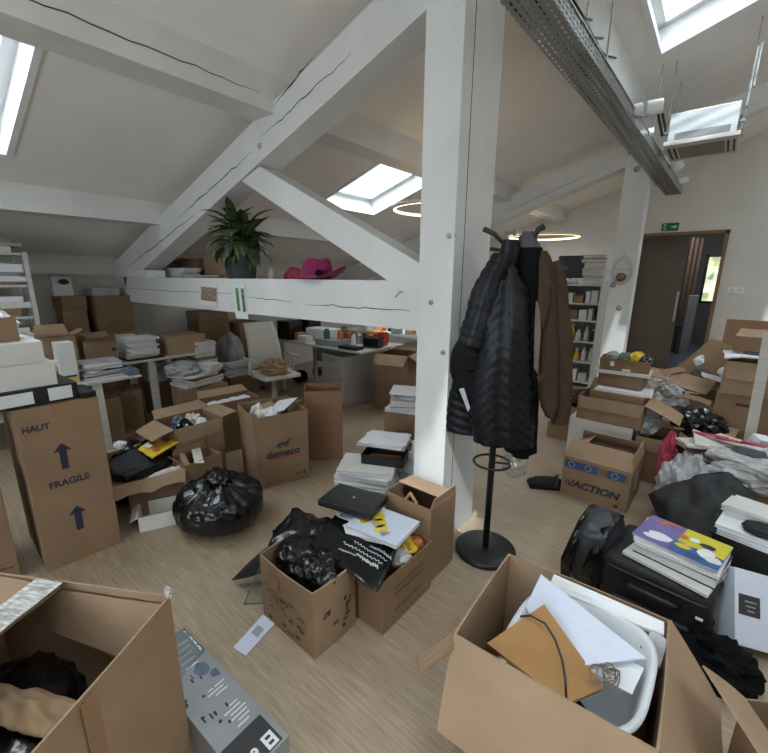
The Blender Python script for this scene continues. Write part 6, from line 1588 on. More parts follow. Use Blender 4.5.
t = carton('brown shallow carton under the grey crate in the mid heap', (-0.80, 3.86), (-0.46, 3.84), 0.24, 0.11, 0.593, m='card_dark', closed=True, tape=True); clean(t)
slab('white flat carton lid between shallow carton and grey crate', (-0.63, 3.96, 0.705), (0.42, 0.28, 0.025), 0.05, 'paper_warm', name='carton_lid', cat='box')
cr = thing('crate', 'dark crate of bottles and packets crowning the mid heap', 'crate', (-0.62, 3.97, 0.731), R(4))
bm = BM(); shell(bm, 0.36, 0.24, 0.10, 0.006, flare=0.04); link_mesh('body', bm, 'card_dark', cr)
bm = BM(); box(bm, (-0.09, -0.125, 0.06), (0.03, 0.004, 0.04)); link_mesh('label', bm, 'paper', cr)
bm = BM(); box(bm, (0.02, -0.125, 0.015), (0.06, 0.004, 0.02)); link_mesh('label', bm, 'paper', cr)
for k, (dx, m_, lab, nm) in enumerate(((-0.10, 'grey_plastic', 'grey wrapped thing at the left in the top crate', 'bundle'), (-0.01, 'green_dark', 'dark green packet in the top crate', 'packet'), (0.08, 'yellow', 'yellow and white packet sticking out of the top crate', 'packet'), (0.13, 'black_gloss', 'black shiny packet at the right of the top crate', 'packet'))):
    crumple(lab, (-0.62+dx, 3.97, 0.82+0.02*(k == 2)), (0.055, 0.06, 0.055), m_, 130+k, 0.745, nm, nm, 0.4)
crumple('black bag slumped left of the mid heap near the shelving unit', (-1.05, 4.55, 0.30), (0.19, 0.14, 0.10), 'black_gloss', 140, 0.243, 'bin_bag', 'bin bag', 0.35, sub=4, smooth=True)
t = carton('pale brown carton on the floor carrying the slumped black bag', (-1.25, 4.40), (-0.85, 4.40), 0.34, 0.24, m='card_pale', closed=True); clean(t)
t = carton('small brown carton on the floor left of the white box', (-1.22, 4.02), (-1.00, 4.02), 0.2, 0.16, m='card', closed=True); clean(t)
for o in set(bpy.data.objects)-_before:            # the pile stands a little right of the first survey
    if o.parent is None:
        o.location.x += 0.085
        if o.get('label', '').startswith('white cardboard box with small') or o.location.z < 0.05 or 'slumped black bag' in o['label'] or o['label'].startswith('black bag slumped'): continue
        o.location.z += 0.06
# heap towards the door
heap = [((-0.38, 4.35), (-0.02, 4.32), 0.30, 0.42, 'card', 'brown carton with crumpled sheet in the heap before the doorway'),
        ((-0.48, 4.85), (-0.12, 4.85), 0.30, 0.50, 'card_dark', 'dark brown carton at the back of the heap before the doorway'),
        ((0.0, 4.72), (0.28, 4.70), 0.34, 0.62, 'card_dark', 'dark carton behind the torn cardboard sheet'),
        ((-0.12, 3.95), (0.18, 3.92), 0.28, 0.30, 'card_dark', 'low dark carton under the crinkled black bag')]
for A, B, d, h, m_, lab in heap:
    t = carton(lab, A, B, d, h, m=m_, flaps={'f': (120, 0.10), 'b': (40, 0.08), 'l': (100, 0.1), 'r': (70, 0.08)}, bulge=0.006); clean(t)
for k, (x, y, z, s_, m_, lab, nm) in enumerate((
        (-0.20, 4.48, 0.45, (0.12, 0.11, 0.08), 'paper', 'white crumpled plastic on the heap before the doorway', 'plastic_wrap'),
        (-0.30, 4.95, 0.53, (0.13, 0.1, 0.08), 'paper_warm', 'white crumpled paper at the back of the doorway heap', 'crumpled_paper'),
        (-0.34, 3.80, 0.42, (0.12, 0.10, 0.10), 'poly', 'pale plastic wrap spilling right of the mid heap', 'plastic_wrap'),
        (0.02, 4.03, 0.38, (0.17, 0.14, 0.13), 'black_gloss', 'crinkled black bag in the middle of the right heap', 'bin_bag'),
        (0.14, 4.78, 0.66, (0.12, 0.1, 0.07), 'poly', 'grey plastic wrap on the dark carton by the torn sheet', 'plastic_wrap'),
        (-0.11, 3.50, 0.22, (0.05, 0.09, 0.2), 'pink_red', 'red patterned fabric hanging between the right hand cartons', 'fabric'))):
    crumple(lab, (x, y, z), s_, m_, 150+k, max(0.0, z-s_[2]-0.02), nm, {'plastic_wrap': 'plastic', 'crumpled_paper': 'paper', 'bin_bag': 'bin bag', 'fabric': 'fabric'}[nm], 0.6, sub=4)
# torn cardboard sheet leaning
ts = thing('cardboard_sheet', 'torn brown cardboard sheet arching up beside the tall carton tower', 'cardboard', (0.05, 4.55, 0.4))
P_ = [AY(652, 388, 4.95), AY(706, 392, 4.50), AY(738, 348, 4.50), AY(712, 338, 4.95)]
bm = BM(); sheet_grid(bm, P_, 12, lift=0.06, seed=5, amp=0.02, t=0.006); wpart('sheet', bm, 'card', ts)
crumple('white torn paper scrap on the arching cardboard sheet', AY(702, 362, 4.74), (0.05, 0.05, 0.05), 'paper', 160, 0.2)
# tower of cartons at right
def tower(px0, px1, rows_, y, d):
    zlast = None
tx0, tx1, ty = AY(708, 400, 4.15).x, AY(747, 400, 4.15).x, 4.15
zs_ = [0, 0.27, 0.50, 0.77]
specs = [(0.0, 0.0, 0.27, 'card', 'plain brown carton at the bottom of the right tower', None), (0.0, 0.01, 0.10, 'card_dark', 'flat brown carton second from the bottom of the right tower', None),
         (0.005, 0.0, 0.30, 'card', 'brown carton with dark handle slot in the right tower', 'slot'), (0.02, -0.02, 0.26, 'card_pale', 'open pale flapped carton near the top of the right tower', 'open')]
z_ = 0
for k, (dx, dy, h, m_, lab, sp_) in enumerate(specs):
    A, B = (0.10+dx, ty+dy), (0.47+dx, ty+dy-0.02)
    if sp_ == 'open':
        t = carton(lab, A, B, 0.34, h, z_, m=m_, flaps={'f': (165, 0.14), 'l': (-50, 0.12), 'r': (60, 0.10)}, bulge=0.004)
        mark(t, [(-0.06, 0.18, 0.04, 0.015)], 'ink_brown')
    else:
        t = carton(lab, A, B, 0.34, h, z_, m=m_, closed=True, tape=k == 0)
        if sp_ == 'slot': mark(t, [(0, 0.22, 0.11, 0.022)], 'ink', 'handle_slot')
    clean(t); z_ += h+0.001
sheet('white crumpled sheet over the open top carton of the right tower', (0.31, 4.22), 0.42, 0.26, 0.05, z_+0.03, 'paper', 0.1, 0, 0.012, 0.05)
t = carton('shallow brown box on the white sheet topping the right tower', (0.15, 4.25), (0.50, 4.22), 0.28, 0.11, z_+0.075, m='card_dark', flaps={'f': (-60, 0.1), 'b': (-5, 0.03)}, bulge=0.006, fl='card_pale'); clean(t)
# flattened board wall behind at the right edge
bm = BM(); bx_ = AY(727, 319, 5.2); box(bm, (bx_.x+0.45, 5.2, bx_.z/2), (0.9, 0.03, bx_.z)); solo('cardboard_sheet', bm, 'card_red', 'big reddish brown board standing behind the carton tower', 'cardboard')
# white plank standing at the right edge
g0, g1 = AY(752, 425, 3.80), AY(769, 335, 3.80)
kx = (g1.x-g0.x)/(g1.z-g0.z); xb = g0.x-kx*g0.z
bm = BM(); vs_ = []
for z in (0.0, 1.2):
    for dx, dy in ((-0.03, -0.012), (0.03, -0.012), (0.03, 0.012), (-0.03, 0.012)): vs_.append(bm.verts.new((xb+kx*z+dx, 3.80+dy, z)))
for f in ((0, 3, 2, 1), (4, 5, 6, 7), (0, 1, 5, 4), (1, 2, 6, 5), (2, 3, 7, 6), (3, 0, 4, 7)): bm.faces.new([vs_[k] for k in f])
solo('plank', bm, 'wood_table', 'white upright plank standing right of the carton tower', 'plank')
# flattened sloping cartons in front of tower
bm = BM(); sheet_grid(bm, (F(665, 412, 0.42), F(760, 430, 0.38), F(745, 400, 0.46), F(690, 393, 0.50)), 8, 0.0, 3, 0.006, 0.01)
solo('cardboard_sheet', bm, 'card', 'flattened brown carton sloping in front of the right tower', 'cardboard')
bm = BM(); sheet_grid(bm, (F(655, 425, 0.40), F(735, 437, 0.37), F(742, 425, 0.41), F(668, 411, 0.43)), 8, 0.0, 4, 0.006, 0.01)
solo('cardboard_sheet', bm, 'card_pale', 'pale flattened carton lying over the newspapers', 'cardboard')
slab('white card box corner beside the flattened carton at right', (0.36, 3.62, 0.44), (0.10, 0.08, 0.08), 0.6, 'paper', 0.3, 0.2)

# big bale of newspapers and plastic wrap ------------------------------------------------------
by_ = carton('wide carton hidden under the wrapped newspapers', (-0.02, 3.02), (0.62, 3.02), 0.52, 0.37, m='card_dark', closed=True, tape=False); clean(by_)
rg = random.Random(21)
nz = 0.372
for k in range(22):
    x = rg.uniform(0.06, 0.58); y = rg.uniform(3.06, 3.48); m_ = ['newsprint', 'grey_paper', 'paper_warm', 'newsprint', 'cover_mixed', 'paper_warm'][k % 6]
    z = nz+0.006*k
    sheet('creased newspaper in the loose pile on the wide right carton', (x, y), rg.uniform(0.2, 0.34), rg.uniform(0.14, 0.24), rg.uniform(-0.6, 0.6), z, m_, rg.uniform(-.06, .06), rg.uniform(-.06, .06), 0.012, 0.035, 'newspaper', 'newspaper', 'newspapers on the wide right carton')
for k in range(4):
    sheet('red printed leaflet among the newspapers on the wide right carton', (0.10+0.13*k, 3.45-0.02*k), 0.2, 0.04, rg.uniform(-.3, .3), nz+0.13+0.004*k, 'pink_red', 0.05, 0.04, 0.004, 0.02, 'leaflet', 'leaflet', 'red leaflets among the newspapers')
bm = BM(); blob(bm, (0.02, 3.06, 0.22), (0.14, 0.17, 0.22), 44, 0.5, 2.2, 4, 0.0); solo('plastic_wrap', bm, 'poly', 'translucent plastic wrap bulging at the left of the newspapers', 'plastic')
bm = BM(); blob(bm, (0.42, 3.06, 0.42), (0.27, 0.08, 0.08), 45, 0.6, 2.5, 4, 0.0); solo('plastic_wrap', bm, 'poly', 'crinkled plastic sheet along the front of the newspapers', 'plastic')
bm = BM(); blob(bm, (0.54, 3.24, 0.50), (0.16, 0.16, 0.08), 46, 0.6, 2.5, 4, 0.0); solo('plastic_wrap', bm, 'poly', 'greyish plastic bundle on the right of the newspapers', 'plastic')
crumple('dark bundle tucked among the newspapers', (0.30, 3.22, 0.50), (0.13, 0.06, 0.035), 'hood_grey', 170, 0.4, 'cloth', 'cloth', 0.4)

# black cushion and white stacks ----------------------------------------------------------------
cu = thing('cushion', 'large black cushion slumped against the wrapped newspapers', 'cushion', (0.16, 2.68, 0))
bm = BM()
t_ = bmesh.new(); bmesh.ops.create_grid(t_, x_segments=24, y_segments=24, size=1.0); top = {}; bot = {}
CM = T(0.16, 2.79, 0.235) @ RZ(R(-10)) @ RX(R(40)) @ RZ(R(45))
for v in t_.verts:
    x, y = v.co.x, v.co.y; th = 0.075*((1-x**4)*(1-y**4))**0.5+0.004
    pin = 1-0.08*(x*x*y*y)
    n = 0.03*noise.noise(Vector((x*2.3, y*2.3, 3)))+0.012*noise.noise(Vector((x*6, y*6, 8)))
    top[v.index] = bm.verts.new(CM @ Vector((x*0.245*pin, y*0.245*pin, th+n))); bot[v.index] = bm.verts.new(CM @ Vector((x*0.245*pin, y*0.245*pin, -th+n)))
for f in t_.faces:
    bm.faces.new([top[v.index] for v in f.verts]); bm.faces.new([bot[v.index] for v in f.verts][::-1])
for e in t_.edges:
    if e.is_boundary: a, b_ = e.verts[0].index, e.verts[1].index; bm.faces.new((top[a], bot[a], bot[b_], top[b_]))
t_.free(); wpart('cover', bm, 'case_black', cu, True)
bb_ = thing('storage_box', 'black plastic storage box under the white paper reams at right', 'box', (0.385, 2.50, 0), R(-6))
bm = BM(); box(bm, (0, 0, 0.165), (0.44, 0.24, 0.33), bev=0.02); link_mesh('body', bm, 'case_black', bb_)
bm = BM(); box(bm, (0, 0, 0.336), (0.46, 0.26, 0.012), bev=0.004); link_mesh('lid', bm, 'black_plastic', bb_)
zt = pile(0.355, 2.49, 0.343, 3, 0.34, 0.28, 0.014, -0.22, 'large white sheet stack under the black wallet at right', 'white sheets on the black storage box', mats=['paper', 'paper_blue'], jit=0.012, jr=0.04, name='paper_stack', cat='paper')
zt2 = pile(0.345, 2.57, zt+0.001, 5, 0.30, 0.16, 0.011, -0.28, 'white booklet in the stack behind the black wallet', 'white booklets behind the black wallet', m='paper_warm', jit=0.008, jr=0.05, name='booklet', cat='booklet')
bm = BM(); blob(bm, (0.38, 2.43, zt+0.016), (0.11, 0.06, 0.016), 7, 0.25, 1.5, 4, zt+0.001, pw=0.6); solo('wallet', bm, 'black_cloth', 'black zipped wallet lying on the white sheets at right', 'wallet', smooth=True)

# suitcase, backpack, magazines -------------------------------------------------------------------
sc_ = thing('suitcase', 'black fabric suitcase lying flat under colourful magazines', 'suitcase', (-0.005, 2.11, 0), R(-6))
sw, sd, shh = 0.42, 0.38, 0.30
bm = BM(); box(bm, (0, 0, shh/2), (sw, sd, shh), bev=0.045); link_mesh('body', bm, 'case_black', sc_, True)
for zq in (0.09, 0.25):
    bm = BM()
    pts = []
    for k in range(40):
        a = 2*PI*k/40; x = math.copysign(abs(math.cos(a))**0.28, math.cos(a))*(sw/2+0.003); y = math.copysign(abs(math.sin(a))**0.28, math.sin(a))*(sd/2+0.003)
        pts.append((x, y, zq))
    tube(bm, pts+[pts[0]], 0.006, 6, caps=False); link_mesh('piping', bm, 'strap_grey', sc_, True)
bm = BM(); tube(bm, [(-0.10, -sd/2-0.0, 0.20), (-0.08, -sd/2-0.035, 0.215), (0.08, -sd/2-0.035, 0.215), (0.10, -sd/2, 0.20)], 0.014, 10); link_mesh('handle', bm, 'black_plastic', sc_, True)
bm = BM(); box(bm, (0.17, -sd/2-0.004, 0.19), (0.025, 0.006, 0.01)); link_mesh('logo_plate', bm, 'paper', sc_)
bm = BM(); box(bm, (0.0, -sd/2-0.008, 0.08), (0.30, 0.03, 0.10), bev=0.012); link_mesh('front_pocket', bm, 'case_black', sc_, True)
bp = thing('backpack', 'dark grey backpack with shiny straps leaning on the suitcase', 'backpack', (-0.295, 2.17, 0), R(-8))
bm = BM(); blob(bm, (0, 0, 0.18), (0.10, 0.17, 0.185), 5, 0.22, 1.4, 4, 0.001, pw=0.75); link_mesh('body', bm, 'strap_grey', bp, True)
for sx in (-0.05, 0.055):
    bm = BM(); pts = [(sx-0.03, -0.17, 0.03), (sx-0.03, -0.195, 0.14), (sx-0.01, -0.175, 0.25), (sx, -0.10, 0.345), (sx, 0.02, 0.375), (sx, 0.1, 0.35)]
    P2 = [Vector(p) for p in pts]; g = []
    for i, p in enumerate(P2):
        d = (P2[min(i+1, 5)]-P2[max(i-1, 0)]).normalized(); n = d.cross(Vector((1, 0, 0))).normalized()
        g.append([bm.verts.new(p+Vector((s*0.024, 0, 0))+n*o) for s, o in ((-1, 0), (1, 0), (1, 0.012), (-1, 0.012))])
    for a, b_ in zip(g, g[1:]):
        for k in range(4): bm.faces.new((a[k], a[(k+1) % 4], b_[(k+1) % 4], b_[k]))
    bm.faces.new(g[0]); bm.faces.new(g[-1]); link_mesh('strap', bm, 'bag_black', bp, True)
# magazines on the suitcase
mzz = shh+0.002
RZm = R(-13)
for k, (lab, th, m_, dx, dy, w_, d_) in enumerate((
        ('thin white folder lowest in the magazines on the suitcase', 0.012, 'paper_warm', -0.01, -0.05, 0.33, 0.23),
        ('thick black folder beneath the colourful magazine on the suitcase', 0.05, 'black_plastic', 0.015, 0.0, 0.31, 0.24),
        ('white magazine second from the top on the suitcase', 0.014, 'paper', 0.01, -0.01, 0.31, 0.235),
        ('white magazine directly below the colourful one on the suitcase', 0.014, 'paper', 0.0, 0.005, 0.31, 0.235))):
    bm = BM(); box(bm, (0, 0, th/2), (w_*0.985, d_*0.985, th*0.8), mi=1); box(bm, (0, 0, th*0.94), (w_, d_, th*0.12)); box(bm, (0, 0, th*0.06), (w_, d_, th*0.12))
    o = link_mesh('magazine' if 'mag' in lab[:20] else 'folder', bm, [m_, 'pages']); o.location = (0.035+dx, 2.10+dy, mzz); o.rotation_euler = (0, 0, RZm+0.05*(k-1)); tag(o, lab, 'magazine' if 'mag' in lab[:20] else 'folder'); mzz += th+0.0005
cm = book('colourful purple yellow and blue comic magazine topping the suitcase pile', None, 0.32, 0.245, 0.008, T(0.04, 2.105, mzz) @ RZ(RZm) @ RX(0.0), 'cover_purple', 'magazine', 'magazine')
bm = BM(); quad(bm, [(-0.01, -0.02, 0.0088), (0.159, -0.02, 0.0088), (0.159, 0.122, 0.0088), (-0.01, 0.122, 0.0088)]); link_mesh('yellow_panel', bm, 'cover_yellow', cm)
bm = BM(); quad(bm, [(-0.02, -0.122, 0.0088), (0.159, -0.122, 0.0088), (0.159, -0.02, 0.0088), (-0.02, -0.02, 0.0088)]); link_mesh('blue_panel', bm, 'cover_blue', cm)
rg = random.Random(30)
for k, (u, v, ru, rv, m_) in enumerate(((-0.07, -0.05, 0.045, 0.035, 'paper'), (-0.09, -0.075, 0.04, 0.02, 'paper'), (0.10, -0.03, 0.03, 0.04, 'paper'), (0.13, -0.06, 0.03, 0.025, 'paper_warm'), (0.04, 0.0, 0.03, 0.03, 'cover_yellow'), (0.02, -0.05, 0.03, 0.02, 'cover_yellow'), (-0.10, 0.08, 0.03, 0.012, 'orange'), (-0.06, 0.10, 0.04, 0.010, 'orange'), (0.09, 0.03, 0.03, 0.02, 'ink_navy'), (0.04, 0.04, 0.02, 0.018, 'paper'), (0.00, 0.03, 0.018, 0.02, 'orange'), (0.07, -0.09, 0.03, 0.014, 'screen_blue'))):
    bm = BM(); bm.faces.new([bm.verts.new((u+ru*math.cos(a)*(1+.35*noise.noise(Vector((a*1.3, k, 0)))), v+rv*math.sin(a)*(1+.35*noise.noise(Vector((a*1.3, k, 3)))), 0.0092+0.00015*k)) for a in [2*PI*i/16 for i in range(16)]]); link_mesh('illustration', bm, m_, cm)
# leaning white catalogues
lw = thing('box_file', 'white slipcase of catalogues with black label leaning at right', 'slipcase', (0.335, 2.10, 0.0), 0)
LM = T(0.345, 2.06, 0.045) @ RZ(R(34)) @ RY(R(14)) @ RX(R(-32))
lw.location = LM.translation; lw.rotation_euler = LM.to_euler()
bm = BM(); box(bm, (0, 0, 0.15), (0.24, 0.09, 0.30), bev=0.006); link_mesh('body', bm, 'paper_blue', lw)
bm = BM(); box(bm, (0.0, 0.062, 0.148), (0.235, 0.03, 0.29), bev=0.003); link_mesh('catalogue', bm, 'paper', lw)
bm = BM(); box(bm, (0.0, 0.085, 0.143), (0.23, 0.012, 0.28), bev=0.002); link_mesh('catalogue', bm, 'grey_paper', lw)
bm = BM(); box(bm, (-0.06, -0.0462, 0.16), (0.09, 0.002, 0.08)); link_mesh('label', bm, 'ink', lw)
for k in range(3):
    bm = BM(); box(bm, (-0.055, -0.0478, 0.175-0.018*k), (0.05-0.01*k, 0.001, 0.005)); link_mesh('printed_line', bm, 'grey_paper', lw)
crumple('black crumpled cloth on the floor between suitcase and foreground carton', (0.22, 1.86, 0.06), (0.12, 0.10, 0.09), 'wool_black', 180, 0.0, 'cloth', 'cloth', 0.6, sub=4)
# ================================================================== FOREGROUND
# big carton at lower right ------------------------------------------------------------------
A, B = (-0.485, 0.965), (0.058, 0.985)
fr = carton('big open foreground carton holding a white tub and boxes', A, B, 0.485, 0.45, m='card_pale', bulge=0.006,
            flaps={'f': (150, 0.27, 6), 'r': (140, 0.26, 6), 'l': (177, 0.2, 2)}, curl=6)
w_, d_, h_ = fr['w'], fr['d'], fr['h']; clean(fr)
FM = T(*fr.location) @ RZ(fr.rotation_euler.z)
def W(x, y, z): return FM @ Vector((x, y, z))
bm = BM(); sheet_grid(bm, (F(455, 632, 0.452), F(458, 645, 0.425), F(420, 674, 0.41), F(417, 656, 0.445)), 6, 0.0, 2, 0.004, 0.005); wpart('torn_flap', bm, 'card', fr)
# inner liner flap
bm = BM(); sheet_grid(bm, (W(-0.20, -0.232, 0.43), W(0.22, -0.232, 0.36), W(0.22, -0.205, 0.25), W(-0.20, -0.205, 0.30)), 8, 0.0, 2, 0.003, 0.005); solo('cardboard_piece', bm, 'card_pale', 'pale cardboard strip inside the front wall of the foreground carton', 'cardboard')
# white oval tub
tub = thing('tub', 'white oval plastic tub lying in the foreground carton', 'tub', W(0.045, 0.02, 0.11), fr.rotation_euler.z+R(-4))
bm = BM(); rings = []
for sc, z in ((0.80, 0.0), (0.88, 0.10), (0.97, 0.285), (1.05, 0.295), (1.05, 0.305), (0.96, 0.305), (0.86, 0.10), (0.78, 0.01)):
    rings.append([bm.verts.new((0.20*sc*math.copysign(abs(math.cos(a))**0.6, math.cos(a)), 0.205*sc*math.copysign(abs(math.sin(a))**0.6, math.sin(a)), z+0.02*math.cos(a)*z/0.3)) for a in [2*PI*k/48 for k in range(48)]])
for a, b_ in zip(rings, rings[1:]):
    for k in range(48): bm.faces.new((a[k], a[(k+1) % 48], b_[(k+1) % 48], b_[k]))
bm.faces.new(rings[0][::-1]); bm.faces.new(rings[-1]); link_mesh('bucket', bm, 'tub_white', tub, True)
tub.rotation_euler.x = R(7); tub.location.z -= 0.012
crumple('dark packing stuffed in the bottom of the foreground carton', W(0.0, 0.0, 0.07), (0.21, 0.19, 0.05), 'wool_black', 190, 0.012, 'packing', 'packing', 0.4)
# white boards / envelopes inside the tub
def lean(label, c, w, h, t, rz, tilt, m, name='paper_sheet', cat='paper', roll=0.0):
    bm = BM(); box(bm, (0, 0, h/2), (w, t, h), FM @ T(*c) @ RZ(rz) @ RX(tilt) @ RY(roll), bev=min(0.002, t*0.3)); return solo(name, bm, m, label, cat)
def plate4(label, pts, m, t=0.004, name='paper_sheet', cat='paper', seed=0, amp=0.002, lift=0.0):
    bm = BM(); sheet_grid(bm, pts, 8, lift, seed, amp, t); return solo(name, bm, m, label, cat)
plate4('large white envelope standing in the foreground tub', (F(526, 606, 0.40), F(556, 668, 0.36), F(646, 658, 0.44), F(541, 574, 0.49)), 'paper_blue', 0.006, 'envelope', 'envelope', 1)
plate4('second white sheet below the envelope in the foreground tub', (F(536, 640, 0.36), F(632, 694, 0.37), F(644, 668, 0.40), F(560, 620, 0.40)), 'paper', 0.004, seed=2)
plate4('white board along the back rim of the foreground carton', (F(549, 586, 0.43), F(664, 636, 0.43), F(664, 622, 0.465), F(554, 574, 0.465)), 'white_gloss', 0.012, 'board', 'board', 3)
plate4('grey translucent sheet at the right inside the foreground tub', (F(640, 646, 0.40), F(660, 668, 0.38), F(668, 640, 0.44), F(652, 630, 0.44)), 'poly', 0.004, seed=5)
# brown flat box with cable
pc = [F(487, 643, 0.40), F(566, 704, 0.345), F(604, 688, 0.36), F(544, 604, 0.465)]
ob = thing('box', 'flat orange brown box slanting in the foreground tub', 'box', sum(pc, Vector())/4)
e1, e2 = pc[1]-pc[0], pc[3]-pc[0]; nn = e1.cross(e2).normalized(); nn = nn if nn.z > 0 else -nn
bm = BM(); vt = [bm.verts.new(p) for p in pc]; vb = [bm.verts.new(p-nn*0.045) for p in pc]
bm.faces.new(vt); bm.faces.new(vb[::-1])
for k in range(4): bm.faces.new((vt[k], vb[k], vb[(k+1) % 4], vt[(k+1) % 4]))
wpart('body', bm, 'card_orange', ob)
bm = BM(); pts = [(F(520, 617, 0.445)), F(530, 616, 0.455), F(545, 624, 0.455), F(555, 640, 0.44), F(562, 660, 0.415), F(565, 680, 0.39), F(566, 699, 0.37)]
tube(bm, [p+nn*0.004 for p in pts], 0.0035, 8); solo('cable', bm, 'cable_black', 'black cable curving over the flat orange brown box', 'cable', smooth=True)
bm = BM(); pts = []
for k in range(70):
    a = k*0.42; c_ = F(606+6*math.sin(k*0.11), 678, 0.385); pts.append(c_+Vector((0.024*math.cos(a)*(1+0.3*math.sin(k*.7)), 0.030*math.sin(a), 0.012*math.sin(k*0.9)+0.012)))
tube(bm, pts, 0.0022, 6); solo('cable_coil', bm, 'cable_tan', 'small tangled cable coil beside the orange brown box', 'cable', smooth=True)
slab('blue plastic lid edge below the foreground tub', W(0.10, -0.20, 0.20), (0.10, 0.05, 0.02), 0.2, 'blue_plastic', 0.4, name='lid', cat='lid')

# big carton at lower left -------------------------------------------------------------------
H_ = 0.655
B_ = F(170, 596, H_)
ul = Vector((0.80, 0.60)).normalized(); p0 = F(2, 573, H_); ul = (B_.xy-p0.xy).normalized(); vl = Vector((ul.y, -ul.x))
wl, dl = 0.62, 0.45
Bf = B_.xy+vl*dl; Af = Bf-ul*wl
fl_ = carton('huge open carton with taped flap in the lower left corner', (Af.x, Af.y), (Bf.x, Bf.y), dl, H_, m='card_pale', bulge=0.006, flaps={}, fl='card_pale')
LMx = T(*fl_.location) @ RZ(fl_.rotation_euler.z)
def V(x, y, z): return LMx @ Vector((x, y, z))
# flap lying inward from the left side with silver tape along its edge
hw, hd = wl/2, dl/2
bm = BM(); sheet_grid(bm, (V(-hw+0.01, hd-0.008, H_-0.003), V(-hw+0.01, -hd+0.02, H_-0.003), V(-0.03, -hd+0.02, H_+0.005), V(-hw+0.27, hd-0.012, H_-0.006)), 10, 0.0, 3, 0.006, 0.005); wpart('flap', bm, 'card_pale', fl_)
bm = BM(); sheet_grid(bm, (V(-hw+0.19, hd-0.012, H_+0.010), V(-0.10, -hd+0.02, H_+0.016), V(-0.02, -hd+0.02, H_+0.014), V(-hw+0.28, hd-0.012, H_+0.008)), 12, 0.0, 4, 0.005, 0.002); wpart('tape', bm, 'tape_clear', fl_)
# torn tape tuft on the back right corner and tape on the right face
bm = BM(); blob(bm, V(hw-0.002, hd-0.002, H_+0.012), (0.012, 0.008, 0.018), 3, 0.7, 2.5, 3); wpart('torn_tape', bm, 'tape_clear', fl_)
bm = BM(); box(bm, (hw+0.0085, -0.06, H_-0.17), (0.002, 0.04, 0.32)); link_mesh('tape', bm, 'tape_brown', fl_)
# inner torn panel along back wall
bm = BM(); sheet_grid(bm, (V(-0.10, hd-0.02, H_-0.17), V(0.17, hd-0.05, H_-0.19), V(hw-0.012, hd-0.012, H_-0.02), V(-0.10, hd-0.012, H_-0.02)), 8, 0.0, 5, 0.004, 0.005); wpart('inner_flap', bm, 'card_pale', fl_)
clean(fl_)
bm = BM(); blob(bm, V(-0.02, 0.03, 0.37), (0.21, 0.13, 0.10), 61, 0.4, 1.8, 4); solo('bin_bag', bm, 'bag_black', 'black plastic bag stuffed in the lower left carton', 'bin bag', smooth=True)
bm = BM(); sheet_grid(bm, (F(-6, 724, 0.50), F(46, 740, 0.52), F(84, 704, 0.49), F(-8, 672, 0.47)), 20, 0.03, 8, 0.020, 0.003); solo('wrapping_paper', bm, 'kraft', 'crumpled brown kraft paper across the lower left carton', 'paper', smooth=True)
crumple('dark crumpled packing beneath the kraft paper', V(0.0, -0.10, 0.26), (0.15, 0.05, 0.12), 'wool_black', 195, 0.012, 'packing', 'packing', 0.3)

# monitor carton lying flat ---------------------------------------------------------------------
mb = thing('monitor_box', 'grey printed monitor carton lying flat at lower left', 'box', (-1.16, 0.478, 0), R(1.5))
mw, md, mh = 0.66, 0.168, 0.15
bm = BM(); box(bm, (0, 0, mh/2), (mw, md, mh), bev=0.004); link_mesh('body', bm, 'box_grey', mb)
zt = mh+0.0012
bm = BM(); quad(bm, [(0.205, -md/2+0.004, zt), (0.322, -md/2+0.004, zt), (0.322, md/2-0.02, zt), (0.205, md/2-0.02, zt)]); link_mesh('black_label', bm, 'ink', mb)
TOPM = lambda x, y: T(x, y, zt+0.0008) @ RZ(R(90))
text('G9', 0.045, TOPM(0.292, -0.03), 'paper', mb, bold=0.04)
bm = BM(); quad(bm, [(0.268, 0.018, zt+0.0006), (0.318, 0.018, zt+0.0006), (0.318, 0.055, zt+0.0006), (0.268, 0.055, zt+0.0006)]); link_mesh('white_icon', bm, 'paper', mb)
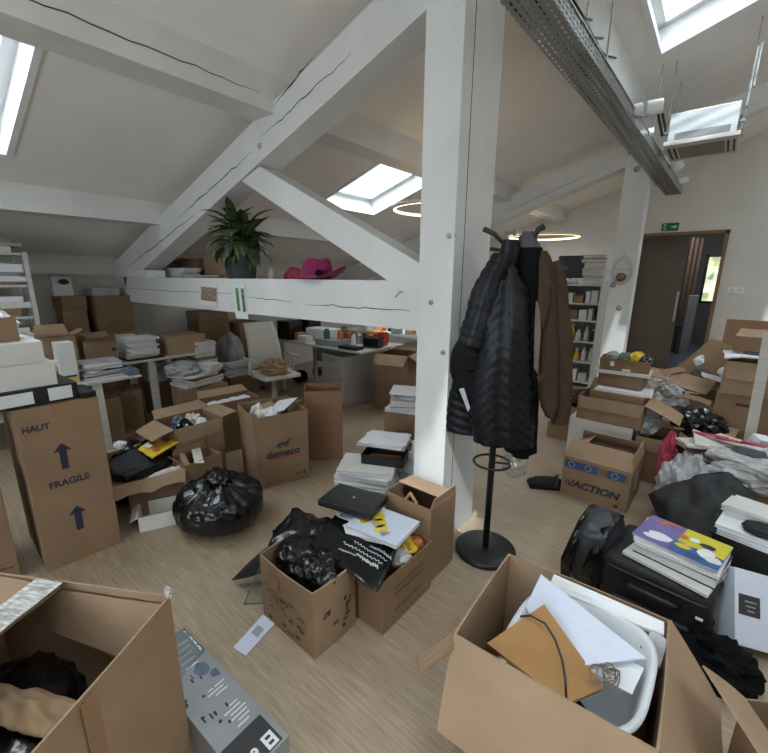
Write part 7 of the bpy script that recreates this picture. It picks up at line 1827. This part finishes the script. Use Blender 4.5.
bm = BM(); quad(bm, [(0.278, 0.028, zt+0.0011), (0.288, 0.028, zt+0.0011), (0.288, 0.045, zt+0.0011), (0.278, 0.045, zt+0.0011)]); quad(bm, [(0.298, 0.028, zt+0.0011), (0.308, 0.028, zt+0.0011), (0.308, 0.045, zt+0.0011), (0.298, 0.045, zt+0.0011)]); link_mesh('icon_bars', bm, 'ink', mb)
rg = random.Random(14)
for k in range(9):
    bm = BM(); x, y, ln = 0.10+0.016*(k % 6)-0.10*(k > 5), 0.03-0.012*(k % 2), rg.uniform(0.03, 0.07)
    quad(bm, [(x, y-ln/2, zt), (x+0.005, y-ln/2, zt), (x+0.005, y+ln/2, zt), (x, y+ln/2, zt)]); link_mesh('printed_line', bm, 'paper', mb)
def spl(x, y, rx, ry, m_, k, nm='printed_picture'):
    bm = BM(); bm.faces.new([bm.verts.new((x+rx*math.cos(a)*(1+.4*noise.noise(Vector((math.cos(a)*1.5, math.sin(a)*1.5, k)))), y+ry*math.sin(a)*(1+.4*noise.noise(Vector((math.cos(a)*1.5, math.sin(a)*1.5, k+9)))), zt+0.0002)) for a in [2*PI*i/18 for i in range(18)]]); link_mesh(nm, bm, m_, mb)
spl(-0.095, 0.03, 0.035, 0.022, 'blue_sheet', 1); spl(-0.045, 0.052, 0.02, 0.016, 'blue_sheet', 2)
for k in range(22):
    spl(rg.uniform(-0.14, 0.19), rg.uniform(-0.075, 0.02), rg.uniform(0.005, 0.02), rg.uniform(0.002, 0.007), ['ink', 'ink', 'grey_plastic'][k % 3], 10+k)
for k in range(5):
    bm = BM(); x, y = -0.26+0.03*k, 0.02; quad(bm, [(x, y-0.03, zt), (x+0.006, y-0.03, zt), (x+0.006, y+0.04-0.006*k, zt), (x, y+0.04-0.006*k, zt)]); link_mesh('printed_line', bm, 'paper', mb)
bm = BM(); sheet_grid(bm, ((-0.32, -0.075, mh+0.003), (-0.10, -0.075, mh+0.003), (-0.16, 0.08, mh+0.003), (-0.32, 0.08, mh+0.003)), 10, 0.006, 6, 0.006, 0.001); link_mesh('plastic_film', bm, 'clear_film', mb, True)
# carton at the right border -----------------------------------------------------------------------
re_ = carton('open carton cut by the lower right edge with a rounded flap', (0.375, 1.06), (0.69, 1.24), 0.30, 0.42, m='card', bulge=0.004, flaps={'l': (48, 0.17), 'f': (160, 0.14)}, fl='card_pale'); clean(re_)
